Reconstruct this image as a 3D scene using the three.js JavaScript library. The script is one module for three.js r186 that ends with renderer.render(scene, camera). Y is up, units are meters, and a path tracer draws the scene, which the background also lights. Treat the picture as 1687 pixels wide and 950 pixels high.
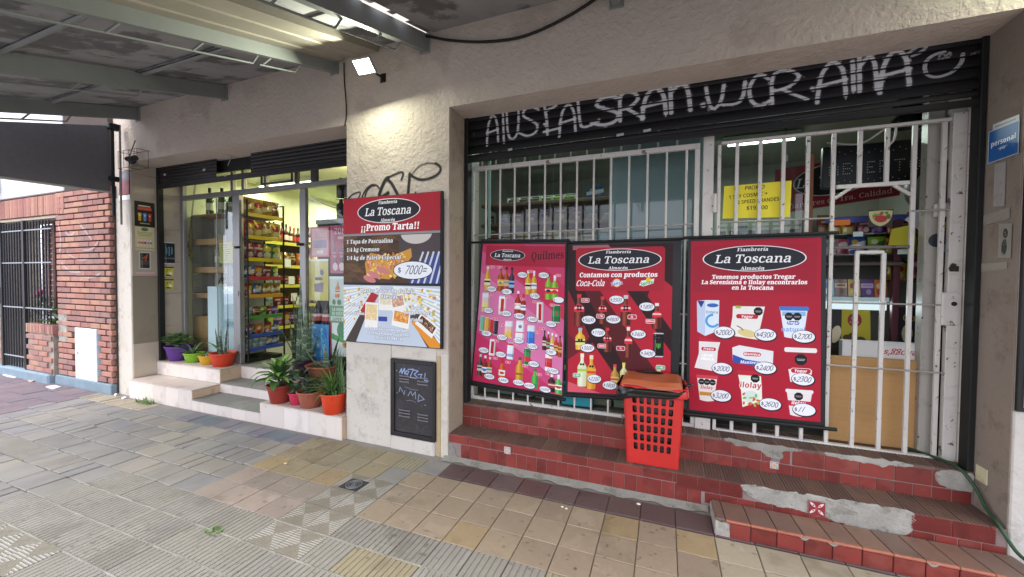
import * as THREE from 'three';
import { mergeGeometries } from 'three/addons/utils/BufferGeometryUtils.js';
import { RectAreaLightUniformsLib } from 'three/addons/lights/RectAreaLightUniformsLib.js';

// ---------------------------------------------------------------- camera, sky, sun, exposure
const scene = new THREE.Scene();
const renderer = new THREE.WebGLRenderer({ antialias: true });
renderer.setSize(1024, 577);
renderer.shadowMap.enabled = true;
renderer.toneMapping = THREE.LinearToneMapping;
renderer.toneMappingExposure = 3.0;
RectAreaLightUniformsLib.init();
const R = (d) => (d * Math.PI) / 180;
const camera = new THREE.PerspectiveCamera(72.63, 1024 / 577, 0.05, 400);
camera.position.set(0, 1.55, 2.942);
camera.rotation.order = 'YXZ';
camera.rotation.set(-0.02546, 0.3701, 0.00744);
{ // overcast sky: brighter overhead, a few soft cloud masses
  const w = 256, h = 128, d = new Float32Array(w * h * 4);
  for (let j = 0; j < h; j++) for (let i = 0; i < w; i++) {
    const el = ((j + 0.5) / h - 0.5) * Math.PI, az = (i / w) * Math.PI * 2, s = Math.sin(el);
    const x = Math.cos(az) * Math.cos(el), z = Math.sin(az) * Math.cos(el);
    const c = 1 + 0.05 * Math.sin(3 * x + 5 * s + 1) + 0.05 * Math.sin(7 * z - 4 * s) + 0.04 * Math.sin(11 * x + 9 * z);
    const L = s > 0 ? (0.8 + 0.7 * s) * c : 0.8 * Math.max(0.25, 1 + 3 * s);
    const o = (j * w + i) * 4;
    d[o] = L * 0.94; d[o + 1] = L * 0.98; d[o + 2] = L * 1.1; d[o + 3] = 1;
  }
  const t = new THREE.DataTexture(d, w, h, THREE.RGBAFormat, THREE.FloatType);
  t.mapping = THREE.EquirectangularReflectionMapping; t.magFilter = THREE.LinearFilter; t.needsUpdate = true;
  scene.background = t; scene.environment = t;
}
const sun = new THREE.DirectionalLight(0xfff4e4, 0.6);
sun.position.set(-14, 30, 22); sun.target.position.set(-3, 0, 0);
sun.castShadow = true; sun.shadow.radius = 30; sun.shadow.mapSize.set(2048, 2048);
Object.assign(sun.shadow.camera, { left: -20, right: 20, top: 20, bottom: -20, near: 1, far: 80 });
scene.add(sun, sun.target);

// ---------------------------------------------------------------- helpers
let seedState = 20240611;
function rnd() { seedState = (seedState + 0x6d2b79f5) | 0; let t = Math.imul(seedState ^ (seedState >>> 15), 1 | seedState); t = (t + Math.imul(t ^ (t >>> 7), 61 | t)) ^ t; return ((t ^ (t >>> 14)) >>> 0) / 4294967296; }
const rr = (a, b) => a + (b - a) * rnd();
const pick = (a) => a[Math.floor(rnd() * a.length) % a.length];
const clamp = (x, a = 0, b = 1) => Math.min(b, Math.max(a, x));
const sstep = (a, b, x) => { const t = clamp((x - a) / (b - a)); return t * t * (3 - 2 * t); };
const lerp = (a, b, t) => a + (b - a) * t;
const used = new Map();
function numbered(n) { const k = used.get(n) ?? 0; used.set(n, k + 1); return k ? n + '_' + String(k).padStart(3, '0') : n; }
const origin = new WeakMap();                                      // world origin of every object whose children are given in world coordinates
const O = (o) => origin.get(o) ?? [0, 0, 0];
function norm(g) {
  g = g.index ? g.toNonIndexed() : g;
  for (const k of Object.keys(g.attributes)) if (!['position', 'normal', 'uv'].includes(k)) g.deleteAttribute(k);
  if (!g.attributes.normal) g.computeVertexNormals();
  if (!g.attributes.uv) g.setAttribute('uv', new THREE.BufferAttribute(new Float32Array(g.attributes.position.count * 2), 2));
  g.morphAttributes = {};
  return g;
}
const join = (l) => { l = [].concat(l).map(norm); return l.length === 1 ? l[0] : mergeGeometries(l); };
function shadow(m) { m.castShadow = true; m.receiveShadow = true; return m; }
function tag(o, label, category, group, kind) { if (label) o.userData.label = label; if (category) o.userData.category = category; if (group) o.userData.group = group; if (kind) o.userData.kind = kind; return o; }
// a thing: Group at its base; parts are given in world coordinates and moved to it
function thing(name, label, category, base = [0, 0, 0], group) {
  const o = new THREE.Group(); o.name = numbered(name); o.position.set(...base); origin.set(o, base); scene.add(o);
  return tag(o, label, category, group);
}
function part(name, geos, mat, parent, o = {}) {
  const g = join(geos), [x, y, z] = O(parent);
  if (x || y || z) g.translate(-x, -y, -z);
  const m = shadow(new THREE.Mesh(g, mat)); m.name = name; origin.set(m, [x, y, z]); parent.add(m);
  if (o.label) m.userData.label = o.label;
  if (o.kind) m.userData.kind = o.kind;
  return m;
}
function solo(name, geos, mat, label, category, base, group) {      // a thing of one mesh
  const g = join(geos);
  if (!base) { g.computeBoundingBox(); const b = g.boundingBox; base = [(b.min.x + b.max.x) / 2, b.min.y, (b.min.z + b.max.z) / 2]; }
  g.translate(-base[0], -base[1], -base[2]);
  const m = shadow(new THREE.Mesh(g, mat)); m.name = numbered(name); m.position.set(...base); origin.set(m, base); scene.add(m);
  return tag(m, label, category, group);
}
function struct(name, geos, mat, parent) {
  const m = shadow(new THREE.Mesh(join(geos), mat)); m.name = parent ? name : numbered(name);
  if (parent) parent.add(m); else { m.userData.kind = 'structure'; scene.add(m); }
  return m;
}
function copy(o, base, turn, label, group) {
  const c = o.clone(); c.name = numbered(o.name.replace(/_\d{3}$/, '')); if (base) c.position.set(...base); if (turn !== undefined) c.rotation.y = turn; scene.add(c);
  c.userData = { ...o.userData }; if (label) c.userData.label = label; if (group) c.userData.group = group;
  return c;
}
// uv in metres from the dominant axis of every face
function wuv(g, ou = 0, ov = 0) {
  g = norm(g);
  const p = g.attributes.position, uv = new Float32Array(p.count * 2), a = new THREE.Vector3(), b = new THREE.Vector3(), c = new THREE.Vector3();
  for (let i = 0; i < p.count; i += 3) {
    a.fromBufferAttribute(p, i); b.fromBufferAttribute(p, i + 1).sub(a); c.fromBufferAttribute(p, i + 2).sub(a); b.cross(c);
    const ax = Math.abs(b.x), ay = Math.abs(b.y), az = Math.abs(b.z);
    for (let k = 0; k < 3; k++) {
      const x = p.getX(i + k), y = p.getY(i + k), z = p.getZ(i + k);
      const [u, v] = ay >= ax && ay >= az ? [x, -z] : ax >= az ? [z, y] : [x, y];
      uv[(i + k) * 2] = u + ou; uv[(i + k) * 2 + 1] = v + ov;
    }
  }
  g.setAttribute('uv', new THREE.BufferAttribute(uv, 2));
  return g;
}
// box from corner to corner with chamfered edges
function box(x0, x1, y0, y1, z0, z1, c = 0, ou, ov) {
  const pos = [], lo = [x0, y0, z0], hi = [x1, y1, z1];
  c = Math.min(c, (x1 - x0) / 2.01, (y1 - y0) / 2.01, (z1 - z0) / 2.01);
  if (c <= 0) { const g = new THREE.BoxGeometry(x1 - x0, y1 - y0, z1 - z0); g.translate((x0 + x1) / 2, (y0 + y1) / 2, (z0 + z1) / 2); return wuv(g, ou, ov); }
  const P = (s, axis) => [0, 1, 2].map((k) => (s[k] > 0 ? hi[k] - (k === axis ? 0 : c) : lo[k] + (k === axis ? 0 : c)));
  const ctr = lo.map((v, k) => (v + hi[k]) / 2);
  const poly = (pts) => {
    const a = new THREE.Vector3(...pts[0]), n = new THREE.Vector3(...pts[1]).sub(a).cross(new THREE.Vector3(...pts[2]).sub(a));
    if (n.dot(a.clone().sub(new THREE.Vector3(...ctr))) < 0) pts.reverse();
    for (let i = 1; i + 1 < pts.length; i++) pos.push(...pts[0], ...pts[i], ...pts[i + 1]);
  };
  for (let ax = 0; ax < 3; ax++) {
    const u = (ax + 1) % 3, v = (ax + 2) % 3, S = (a, b, d) => { const s = [0, 0, 0]; s[ax] = a; s[u] = b; s[v] = d; return s; };
    for (const a of [-1, 1]) poly([S(a, -1, -1), S(a, 1, -1), S(a, 1, 1), S(a, -1, 1)].map((s) => P(s, ax)));
    for (const b of [-1, 1]) for (const d of [-1, 1]) poly([P(S(-1, b, d), u), P(S(1, b, d), u), P(S(1, b, d), v), P(S(-1, b, d), v)]);
  }
  for (const a of [-1, 1]) for (const b of [-1, 1]) for (const d of [-1, 1]) poly([0, 1, 2].map((k) => P([a, b, d], k)));
  const g = new THREE.BufferGeometry(); g.setAttribute('position', new THREE.Float32BufferAttribute(pos, 3)); g.computeVertexNormals();
  return wuv(g, ou, ov);
}
// quad or grid patch from a function (s, t) -> [x, y, z]; uv = (s, t) unless metres
function patch(f, nu = 1, nv = 1, metres) {
  const pos = [], uv = [], idx = [];
  for (let j = 0; j <= nv; j++) for (let i = 0; i <= nu; i++) { pos.push(...f(i / nu, j / nv)); uv.push(i / nu, j / nv); }
  for (let j = 0; j < nv; j++) for (let i = 0; i < nu; i++) { const a = j * (nu + 1) + i, b = a + 1, c = a + nu + 1, d = c + 1; idx.push(a, b, d, a, d, c); }
  const g = new THREE.BufferGeometry(); g.setAttribute('position', new THREE.Float32BufferAttribute(pos, 3)); g.setAttribute('uv', new THREE.Float32BufferAttribute(uv, 2)); g.setIndex(idx); g.computeVertexNormals();
  return metres ? wuv(g) : g;
}
const quad = (a, b, c, d) => patch((s, t) => [0, 1, 2].map((k) => lerp(lerp(a[k], b[k], s), lerp(d[k], c[k], s), t)));  // a b c d counter-clockwise from lower left
function cyl(a, b, r0, r1 = r0, seg = 10, capped = true) {
  const A = new THREE.Vector3(...a), B = new THREE.Vector3(...b), L = A.distanceTo(B), g = new THREE.CylinderGeometry(r1, r0, L, seg, 1, !capped);
  g.applyQuaternion(new THREE.Quaternion().setFromUnitVectors(new THREE.Vector3(0, 1, 0), B.clone().sub(A).normalize())); g.translate(...A.add(B).multiplyScalar(0.5).toArray());
  return g;
}
const tube = (pts, r, seg = 24, rad = 6) => new THREE.TubeGeometry(new THREE.CatmullRomCurve3(pts.map((p) => new THREE.Vector3(...p))), seg, r, rad, false);
const lathe = (pts, seg = 20) => new THREE.LatheGeometry(pts.map(([r, y]) => new THREE.Vector2(r, y)), seg);
const mv = (g, x, y, z) => g.clone().translate(x, y, z);
// profile [[a, b], ...] closed polygon swept along an axis between two positions
function sweepX(prof, x0, x1, uvm = true) {
  const s = new THREE.Shape(prof.map(([z, y]) => new THREE.Vector2(-z, y))), g = new THREE.ExtrudeGeometry(s, { depth: x1 - x0, bevelEnabled: false });
  g.rotateY(Math.PI / 2); g.translate(x0, 0, 0);
  return uvm ? wuv(g) : g;
}

// ---------------------------------------------------------------- textures
const hash = (x, y, s) => { let h = Math.imul(x, 374761393) ^ Math.imul(y, 668265263) ^ Math.imul(s, 974634541); h = Math.imul(h ^ (h >>> 13), 1274126177); return ((h ^ (h >>> 16)) >>> 0) / 4294967296; };
function vnoise(x, y, p, s) {                                       // value noise with period p
  const X = Math.floor(x), Y = Math.floor(y), fx = x - X, fy = y - Y, u = fx * fx * (3 - 2 * fx), v = fy * fy * (3 - 2 * fy), m = (n) => ((n % p) + p) % p;
  return lerp(lerp(hash(m(X), m(Y), s), hash(m(X + 1), m(Y), s), u), lerp(hash(m(X), m(Y + 1), s), hash(m(X + 1), m(Y + 1), s), u), v);
}
function fbm(u, v, p, oct, s, gain = 0.5) { let a = 1, t = 0, n = 0; for (let o = 0; o < oct; o++) { t += a * vnoise(u * p, v * p, p, s + o); n += a; a *= gain; p *= 2; } return t / n; }
function tex(n, metres, f) {                                        // f(u, v) -> [r, g, b] linear tints
  const d = new Uint8Array(n * n * 4);
  for (let j = 0; j < n; j++) for (let i = 0; i < n; i++) { const c = f(i / n, j / n), o = (j * n + i) * 4; d[o] = clamp(c[0]) * 255; d[o + 1] = clamp(c[1]) * 255; d[o + 2] = clamp(c[2]) * 255; d[o + 3] = 255; }
  const t = new THREE.DataTexture(d, n, n); t.wrapS = t.wrapT = THREE.RepeatWrapping; t.magFilter = THREE.LinearFilter; t.minFilter = THREE.LinearMipmapLinearFilter; t.generateMipmaps = true; t.repeat.set(1 / metres, 1 / metres); t.needsUpdate = true;
  return t;
}
const g1 = (v) => [v, v, v];
const canvasTex = (w, h, draw) => {
  const c = document.createElement('canvas'); c.width = w; c.height = h; const x = c.getContext('2d'); draw(x, w, h);
  const t = new THREE.CanvasTexture(c); t.colorSpace = THREE.SRGBColorSpace; t.anisotropy = 8; return t;
};
const col = (hex) => new THREE.Color(hex);
const mat = (hex, rough = 0.7, o = {}) => new THREE.MeshStandardMaterial({ color: col(hex), roughness: rough, ...o });

const TX = {
  grain: tex(256, 0.35, (u, v) => g1(0.82 + 0.18 * fbm(u, v, 16, 4, 3))),
  blotch: tex(512, 1.7, (u, v) => { const a = fbm(u, v, 4, 5, 11), b = fbm(u, v, 24, 3, 17); const k = 0.72 + 0.3 * a + 0.1 * (b - 0.5); return [k, k * 0.99, k * 0.965]; }),
  stuccoB: tex(1024, 1.3, (u, v) => { const a = fbm(u + 0.02 * fbm(u, v, 8, 2, 5), v, 46, 4, 23, 0.55), b = fbm(u, v, 150, 2, 29); return g1(0.75 * sstep(0.3, 0.72, a) + 0.25 * b); }),
  wall: tex(1024, 3.1, (u, v) => {
    const a = fbm(u, v, 3, 5, 41), b = fbm(u, v, 9, 5, 43), s = fbm(u * 1, v, 60, 3, 47), st = sstep(0.58, 0.75, fbm(u, v, 7, 5, 53, 0.62));
    const k = 0.8 + 0.16 * a + 0.08 * (b - 0.5) + 0.07 * (s - 0.5) - 0.13 * st; return [k, k * (0.985 - 0.02 * st), k * (0.965 - 0.03 * st)];
  }),
  limewash: tex(1024, 1.9, (u, v) => {
    const a = fbm(u, v, 4, 5, 61), s = sstep(0.55, 0.75, fbm(u, v, 22, 6, 67, 0.7)), f = sstep(0.58, 0.7, fbm(u, v, 10, 6, 71, 0.62)), k = 0.86 + 0.14 * a;
    return [k - 0.19 * s - 0.06 * f, k * 0.985 - 0.195 * s - 0.075 * f, k * 0.955 - 0.2 * s - 0.11 * f];
  }),
  speck: tex(512, 0.62, (u, v) => { const a = fbm(u, v, 5, 5, 73), b = fbm(u, v, 90, 2, 79), s = sstep(0.63, 0.72, fbm(u, v, 11, 5, 83, 0.6)); const k = 0.74 + 0.28 * a + 0.12 * (b - 0.5) - 0.16 * s; return [k, k, k * (1 - 0.02 * a)]; }),
  slate: tex(512, 0.9, (u, v) => { const a = fbm(u, v, 6, 5, 89), b = vnoise(u * 120, v * 8, 120, 97) * 0.5 + vnoise(u * 60, v * 4, 60, 98) * 0.5; const k = 0.7 + 0.3 * a + 0.14 * (b - 0.5); return [k, k, k]; }),
  bloom: tex(512, 0.95, (u, v) => {                                 // worn red tile: whitish lime bloom over the glaze
    const a = fbm(u, v, 5, 5, 101), m = sstep(0.53, 0.78, fbm(u, v, 7, 6, 103, 0.6)) * 0.55, d = sstep(0.6, 0.75, fbm(u, v, 9, 5, 107)) * 0.22, k = 0.72 + 0.3 * a - d;
    return [clamp(k + m * 0.3), clamp(k * 0.44 + m * 0.42), clamp(k * 0.41 + m * 0.4)];
  }),
  fibro: tex(1024, 2.4, (u, v) => {
    const a = fbm(u, v, 3, 6, 109, 0.58), w = sstep(0.45, 0.62, fbm(u, v * 1, 9, 6, 113, 0.62)), s = vnoise(u * 44, v * 3, 44, 127); const k = 0.62 + 0.5 * a - 0.46 * w + 0.1 * (s - 0.5); return [k, k * 0.99, k * 0.96];
  }),
  chips: tex(1024, 0.8, (u, v) => {                                 // white paint with chips down to rust and dirt
    const a = fbm(u, v, 6, 4, 131), m = sstep(0.7, 0.72, fbm(u, v, 22, 6, 137, 0.7)), n = sstep(0.6, 0.8, fbm(u, v, 20, 4, 139)) * 0.12, k = 0.88 + 0.12 * a - n;
    return [lerp(k, 0.2, m), lerp(k * 0.99, 0.15, m), lerp(k * 0.97, 0.12, m)];
  }),
  brick: tex(512, 0.5, (u, v) => { const a = fbm(u, v, 6, 5, 149), b = fbm(u, v, 70, 2, 151); const k = 0.7 + 0.3 * a + 0.15 * (b - 0.5); return [k, k * 0.97, k * 0.95]; }),
  wood: tex(512, 0.8, (u, v) => { const a = fbm(u, v, 5, 5, 157), b = vnoise(u * 6, v * 90, 90, 163), c = fbm(u, v, 120, 2, 167), k = 0.76 + 0.2 * a + 0.07 * (b - 0.5) + 0.1 * (c - 0.5); return [k, k * 0.97, k * 0.93]; }),
  cement: tex(512, 0.7, (u, v) => { const a = fbm(u, v, 5, 6, 173, 0.6), b = fbm(u, v, 100, 2, 179); return g1(0.68 + 0.32 * a + 0.14 * (b - 0.5)); }),
  mortar: tex(512, 0.55, (u, v) => { const a = fbm(u, v, 5, 6, 263, 0.62), b = fbm(u, v, 90, 2, 269), c = sstep(0.58, 0.7, fbm(u, v, 8, 6, 277, 0.64)); const k = 0.5 + 0.55 * a + 0.16 * (b - 0.5) - 0.2 * c; return [k, k * 0.995, k * (0.97 - 0.04 * c)]; }),
  cer: tex(512, 1.3, (u, v) => { const a = fbm(u, v, 4, 4, 181), s = sstep(0.6, 0.78, fbm(u, v, 8, 6, 191, 0.6)); const k = 0.9 + 0.1 * a - 0.14 * s; return [k, k * 0.985, k * (0.97 - 0.03 * s)]; }),
  pave: tex(1024, 2.3, (u, v) => {                                 // paving: stains that run across joints, worn pale spots, dark specks
    const a = fbm(u, v, 4, 6, 223, 0.58), b = fbm(u, v, 110, 2, 227), st = sstep(0.55, 0.72, fbm(u, v, 6, 6, 229, 0.62)), pale = sstep(0.62, 0.72, fbm(u, v, 17, 5, 233, 0.6)), dot = sstep(0.8, 0.84, fbm(u, v, 60, 2, 239));
    const k = 0.72 + 0.3 * a + 0.12 * (b - 0.5) - 0.2 * st + 0.13 * pale - 0.3 * dot; return [k, k * (0.99 - 0.012 * st), k * (0.975 - 0.02 * st + 0.03 * pale)];
  }),
  grime: tex(512, 1.1, (u, v) => { const a = fbm(u, v, 4, 6, 193, 0.6); return g1(0.45 + 0.55 * a); }),
  brushed: tex(256, 0.5, (u, v) => g1(0.8 + 0.2 * (vnoise(u * 128, v * 4, 128, 197) * 0.6 + 0.4 * fbm(u, v, 4, 3, 199)))),
};
// ---------------------------------------------------------------- materials
const bump = (t, s) => ({ bumpMap: t, bumpScale: s });
const M = {
  stucco: mat('#c9bcb1', 0.92, { map: TX.wall, ...bump(TX.stuccoB, 0.0034) }),
  limewash: mat('#cbc5bd', 0.9, { map: TX.limewash, ...bump(TX.stuccoB, 0.0018) }),
  greyRender: mat('#93877e', 0.93, { map: TX.limewash, ...bump(TX.stuccoB, 0.0012) }),
  beigeTile: mat('#b5aa9b', 0.45, { map: TX.cer }),
  whiteTile: mat('#d8cfc8', 0.38, { map: TX.cer }),
  ochreSide: mat('#c5ab92', 0.8, { map: TX.speck }),
  greySlab: mat('#8a8884', 0.75, { map: TX.speck }),
  grout: mat('#8d8781', 0.95, { map: TX.cement }),
  cement: mat('#95918b', 0.95, { map: TX.mortar, ...bump(TX.mortar, 0.008) }),
  cementLight: mat('#aba7a0', 0.95, { map: TX.mortar, ...bump(TX.mortar, 0.012) }),
  asphalt: mat('#77777a', 0.95, { map: TX.cement }),
  fibro: mat('#9d9ca0', 0.95, { map: TX.fibro, ...bump(TX.fibro, 0.003) }),
  beamGreen: mat('#858988', 0.6, { map: TX.blotch }),
  beamDark: mat('#5d5d60', 0.6, { map: TX.blotch }),
  ductSheet: mat('#a39c90', 0.5, { map: TX.blotch }),
  blackPaint: mat('#100f12', 0.5, { map: TX.grime }),
  black: mat('#0c0c0d', 0.65),
  whitePaint: mat('#d2cdc8', 0.45, { map: TX.chips }),
  aluminium: mat('#9b9a9a', 0.42, { map: TX.brushed, metalness: 0.55 }),
  glass: new THREE.MeshPhysicalMaterial({ color: 0xf2f7f4, roughness: 0.03, transmission: 1, thickness: 0, ior: 1.5 }),
  tealGlass: new THREE.MeshPhysicalMaterial({ color: 0xdde8e6, roughness: 0.04, transmission: 1, thickness: 0, ior: 1.5 }),
};
const tint = (m, hex, o = {}) => { const n = m.clone(); n.color = col(hex); Object.assign(n, o); return n; };

// ---------------------------------------------------------------- ground
struct('road', box(-60, 60, -0.42, -0.14, 3.6, 16, 0), M.asphalt);
struct('ground', box(-90, 90, -0.6, -0.45, -60, 60, 0), M.asphalt);
struct('kerb', box(-40, 40, -0.42, 0.002, 3.4, 3.6, 0.015), M.cement);
const sidewalk = struct('sidewalk', [box(-40, 40, -0.44, -0.012, -0.7, 3.4, 0)], M.grout);

// paving: one grid of 0.2155 m tiles, x lines at -0.771 + 0.2155 k, z lines at 0.75 + 0.2155 k
const TP = 0.2155, gx = (k) => -0.771 + TP * k, gz = (k) => 0.75 + TP * k;
const pave = {};
const muted = (h) => { const c = col(h), g = c.r * 0.3 + c.g * 0.55 + c.b * 0.15; return c.lerp(new THREE.Color(g, g, g), 0.3).multiplyScalar(0.86); };
const pm = (kind, hexes, rough, base, o = {}) => { pave[kind] = hexes.map((h) => new THREE.MeshStandardMaterial({ color: muted(h), roughness: rough, map: base, ...o })); };
pm('tan', ['#a18a6e', '#9d866c', '#a48d70', '#9c8870', '#a58f70'], 0.6, TX.pave, bump(TX.speck, 0.0012));
pm('sand', ['#b0a083', '#ab9b7e', '#b4a485'], 0.65, TX.pave);
pm('gold', ['#ab8f5c', '#a68a5c'], 0.6, TX.pave);
pm('purple', ['#664c4c', '#6e4a4a', '#705a58', '#6a5450', '#74464a'], 0.55, TX.pave, bump(TX.speck, 0.0012));
pm('pinkbrown', ['#a08d80', '#9a877c', '#a69083', '#958578'], 0.65, TX.pave, bump(TX.speck, 0.0012));
pm('olive', ['#9c8a63', '#a18f68', '#978762', '#9f906f'], 0.6, TX.pave, bump(TX.speck, 0.0012));
pm('vainilla', ['#989287', '#958f86', '#9a9488'], 0.75, TX.pave);
pm('vainillaYellow', ['#9f9574', '#a0916c'], 0.75, TX.pave);
pm('slate', ['#938d89', '#918b86', '#96918d', '#8f8b8b', '#98928a'], 0.7, TX.slate, bump(TX.slate, 0.002));
pm('slateTan', ['#a0968a', '#9b9186', '#a3998a', '#979087'], 0.7, TX.slate, bump(TX.slate, 0.002));
pm('slateBlue', ['#6f7a87', '#76808c', '#6b7682', '#837c8a', '#8f8c90'], 0.6, TX.slate, bump(TX.slate, 0.002));
pm('pinkRib', ['#8d7680', '#94797f', '#877480'], 0.7, TX.speck);
pm('patch', ['#8d8984', '#96918a'], 0.9, TX.cement, bump(TX.cement, 0.003));
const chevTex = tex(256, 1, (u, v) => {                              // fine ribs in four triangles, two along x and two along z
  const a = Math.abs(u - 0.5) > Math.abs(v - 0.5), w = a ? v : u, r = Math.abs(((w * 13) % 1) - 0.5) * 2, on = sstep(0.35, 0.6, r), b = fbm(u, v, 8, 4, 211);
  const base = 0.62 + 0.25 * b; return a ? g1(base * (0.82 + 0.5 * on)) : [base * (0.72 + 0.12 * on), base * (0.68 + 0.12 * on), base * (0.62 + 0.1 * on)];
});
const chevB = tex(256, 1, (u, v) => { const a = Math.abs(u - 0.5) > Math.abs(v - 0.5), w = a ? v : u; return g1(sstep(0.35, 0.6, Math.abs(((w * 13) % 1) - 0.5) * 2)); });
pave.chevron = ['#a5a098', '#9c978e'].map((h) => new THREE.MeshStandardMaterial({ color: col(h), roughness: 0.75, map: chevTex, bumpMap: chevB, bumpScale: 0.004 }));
// tile shapes, centred on the origin, top at y = 0
const uvShift = () => [rr(0, 5), rr(0, 5)];
const flatTile = Array.from({ length: 6 }, () => { const [a, b] = uvShift(); return box(-0.5, 0.5, -0.03, 0, -0.5, 0.5, 0, a, b); });
function plainTile(w, d, ch = 0.003, tilt = 0.0015) {
  const [a, b] = uvShift(), g = box(-w / 2, w / 2, -0.03, 0, -d / 2, d / 2, ch, a, b);
  if (tilt) { g.rotateX(rr(-tilt, tilt) / d); g.rotateZ(rr(-tilt, tilt) / w); }
  return g;
}
function ribbedTile(w, d, n, gap, dep = 0.005, alongX = false) {   // raised ribs with real grooves
  const p = [[-w / 2, -0.03]], s = w / n;
  for (let i = 0; i < n; i++) { const x = -w / 2 + s * i; p.push([x + gap * 0.2, -dep], [x + gap * 0.45, 0], [x + s - gap * 0.45, 0], [x + s - gap * 0.2, -dep]); }
  p.push([w / 2, -0.03]);
  const sh = new THREE.Shape(p.map(([a, b]) => new THREE.Vector2(a, b))), g = new THREE.ExtrudeGeometry(sh, { depth: d, bevelEnabled: false });
  g.translate(0, 0, -d / 2); if (alongX) g.rotateY(Math.PI / 2);
  return wuv(g, rr(0, 5), rr(0, 5));
}
const V = {
  plain: Array.from({ length: 10 }, () => plainTile(TP - 0.005, TP - 0.005)),
  rib: Array.from({ length: 4 }, () => ribbedTile(TP - 0.001, TP - 0.004, 6, 0.011, 0.005)),
  chev: [(() => { const g = box(-TP / 2 + 0.002, TP / 2 - 0.002, -0.03, 0, -TP / 2 + 0.002, TP / 2 - 0.002, 0); const p = g.attributes.position, uv = g.attributes.uv; for (let i = 0; i < p.count; i++) uv.setXY(i, p.getX(i) / TP + 0.5, p.getZ(i) / TP + 0.5); return g; })()],
};
const tiles = [];                                                   // [geometry, material, x, z, dy]
const put = (kind, shape, x, z, dy = rr(-0.0015, 0.0015)) => tiles.push([shape, pick(pave[kind]), x, z, dy]);
for (let j = -4; j <= 9; j++) for (let i = -30; i <= 12; i++) {
  const x0 = gx(i), z0 = gz(j), x = x0 + TP / 2, z = z0 + TP / 2;
  if (z < 0.0 || x < -3.15) continue;                                 // the stone setts further left are laid below
  if (x < -2.06 && z < 0.53) { put('olive', pick(V.plain), x, z); continue; }
  if (x < -2.25 && z < 0.75) { put(rnd() < 0.75 ? 'gold' : 'olive', pick(V.plain), x, z); continue; }
  if (x > -2.06 && x < -1.84 && z < 0.53) { put(z < 0.33 ? 'vainillaYellow' : 'patch', z < 0.33 ? pick(V.rib) : pick(V.plain), x, z); continue; }
  if (x > -1.84 && z < 0.3) {
    if (z < 0.1) continue;
    put(x < -1.63 ? 'patch' : 'purple', pick(V.plain), x, z - 0.012); continue;
  }
  if (x < -1.84 && z > 0.53 && x > -2.27 && z < 1.41) { put('chevron', V.chev[0], x, z); continue; }
  if (x > -1.84 && z < 0.97) { put(i === 4 && j === -2 ? 'gold' : x > 0.3 ? 'sand' : rnd() < 0.12 ? 'gold' : 'tan', pick(V.plain), x, z); continue; }
  if (x <= -2.27 && z < 1.18) { put('pinkbrown', pick(V.plain), x, z); continue; }
  if (x > -0.12 && z > 0.97) { put('tan', pick(V.plain), x, z); continue; }
  put((i === 1 && j === 1) || (i === -3 && j === 2) || (i === -4 && j === 2) ? 'vainillaYellow' : 'vainilla', pick(V.rib), x, z);
}
// stone setts and ribbed tiles left of x = -3.14
for (let j = -4; j <= 10; j++) {
  const z0 = gz(j), z = z0 + TP / 2; if (z < 0.0) continue;
  for (let x = -3.13; x > -9.6;) {
    let w = TP, kind, shape;
    if (x < -6.85) { kind = 'pinkRib'; shape = ribbedTile(w - 0.005, TP - 0.005, 7, 0.008, 0.0025); }
    else if (z > 1.18 && x > -4.1 && !(z < 1.6 && x < -3.95) && z < 1.83) { kind = 'vainilla'; shape = pick(V.rib); }
    else if (z > 1.83 && x > -4.6) { kind = 'chevron'; shape = V.chev[0]; }
    else if (z > 1.18 && z < 1.4 && x < -4.9) { kind = 'vainilla'; shape = pick(V.rib); }
    else {
      w = Math.min(pick([0.105, 0.13, 0.17, 0.2155, 0.26, 0.3]), 0.3);
      kind = z < 0.3 ? (x > -4.75 ? 'slateBlue' : x > -5.6 ? 'slate' : 'sand') : (x > -4.35 && z < 1.4 ? (fbm(x * 0.35 + 3, z * 0.5, 7, 3, 251) > 0.45 ? 'slateTan' : 'slate') : fbm(x * 0.3 + 3, z * 0.5, 7, 3, 253) > 0.62 ? 'slateTan' : 'slate');
      shape = plainTile(w - rr(0.005, 0.012), TP - rr(0.004, 0.014), 0.004, 0.005);
    }
    tiles.push([shape, pick(pave[kind]), x - w / 2, z, rr(-0.004, 0.003)]);
    x -= w;
  }
}
{ // the 280 nearest to the camera that can be in view are tiles of their own; the rest are laid as one
  const ahead = new THREE.Vector3(-Math.sin(0.3701), 0, -Math.cos(0.3701)), inView = (t) => { const dx = t[2], dz = t[3] - 2.942, f = dx * ahead.x + dz * ahead.z, s = dx * -ahead.z + dz * ahead.x; return f > 0.9 && Math.abs(s) < f * 1.42 + 0.3 && f > 1.75 - 0.1; };
  tiles.sort((a, b) => Number(inView(b)) - Number(inView(a)) || Math.hypot(a[2], a[3] - 2.942) - Math.hypot(b[2], b[3] - 2.942));
  const rest = new Map();
  tiles.forEach(([g, m, x, z, dy], n) => {
    if (n < 285) { if (g !== V.chev[0]) { g = g.clone(); const uv = g.attributes.uv; for (let k = 0; k < uv.count; k++) uv.setXY(k, uv.getX(k) + x, uv.getY(k) - z); } const t = shadow(new THREE.Mesh(g, m)); t.name = 'tile'; t.position.set(x, dy, z); sidewalk.add(t); }
    else { if (!rest.has(m)) rest.set(m, []); rest.get(m).push(mv(g, x, dy, z)); }
  });
  for (const [m, l] of rest) tag(struct('far_tiles', l, m, sidewalk), null, null, null, 'stuff');
}
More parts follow.
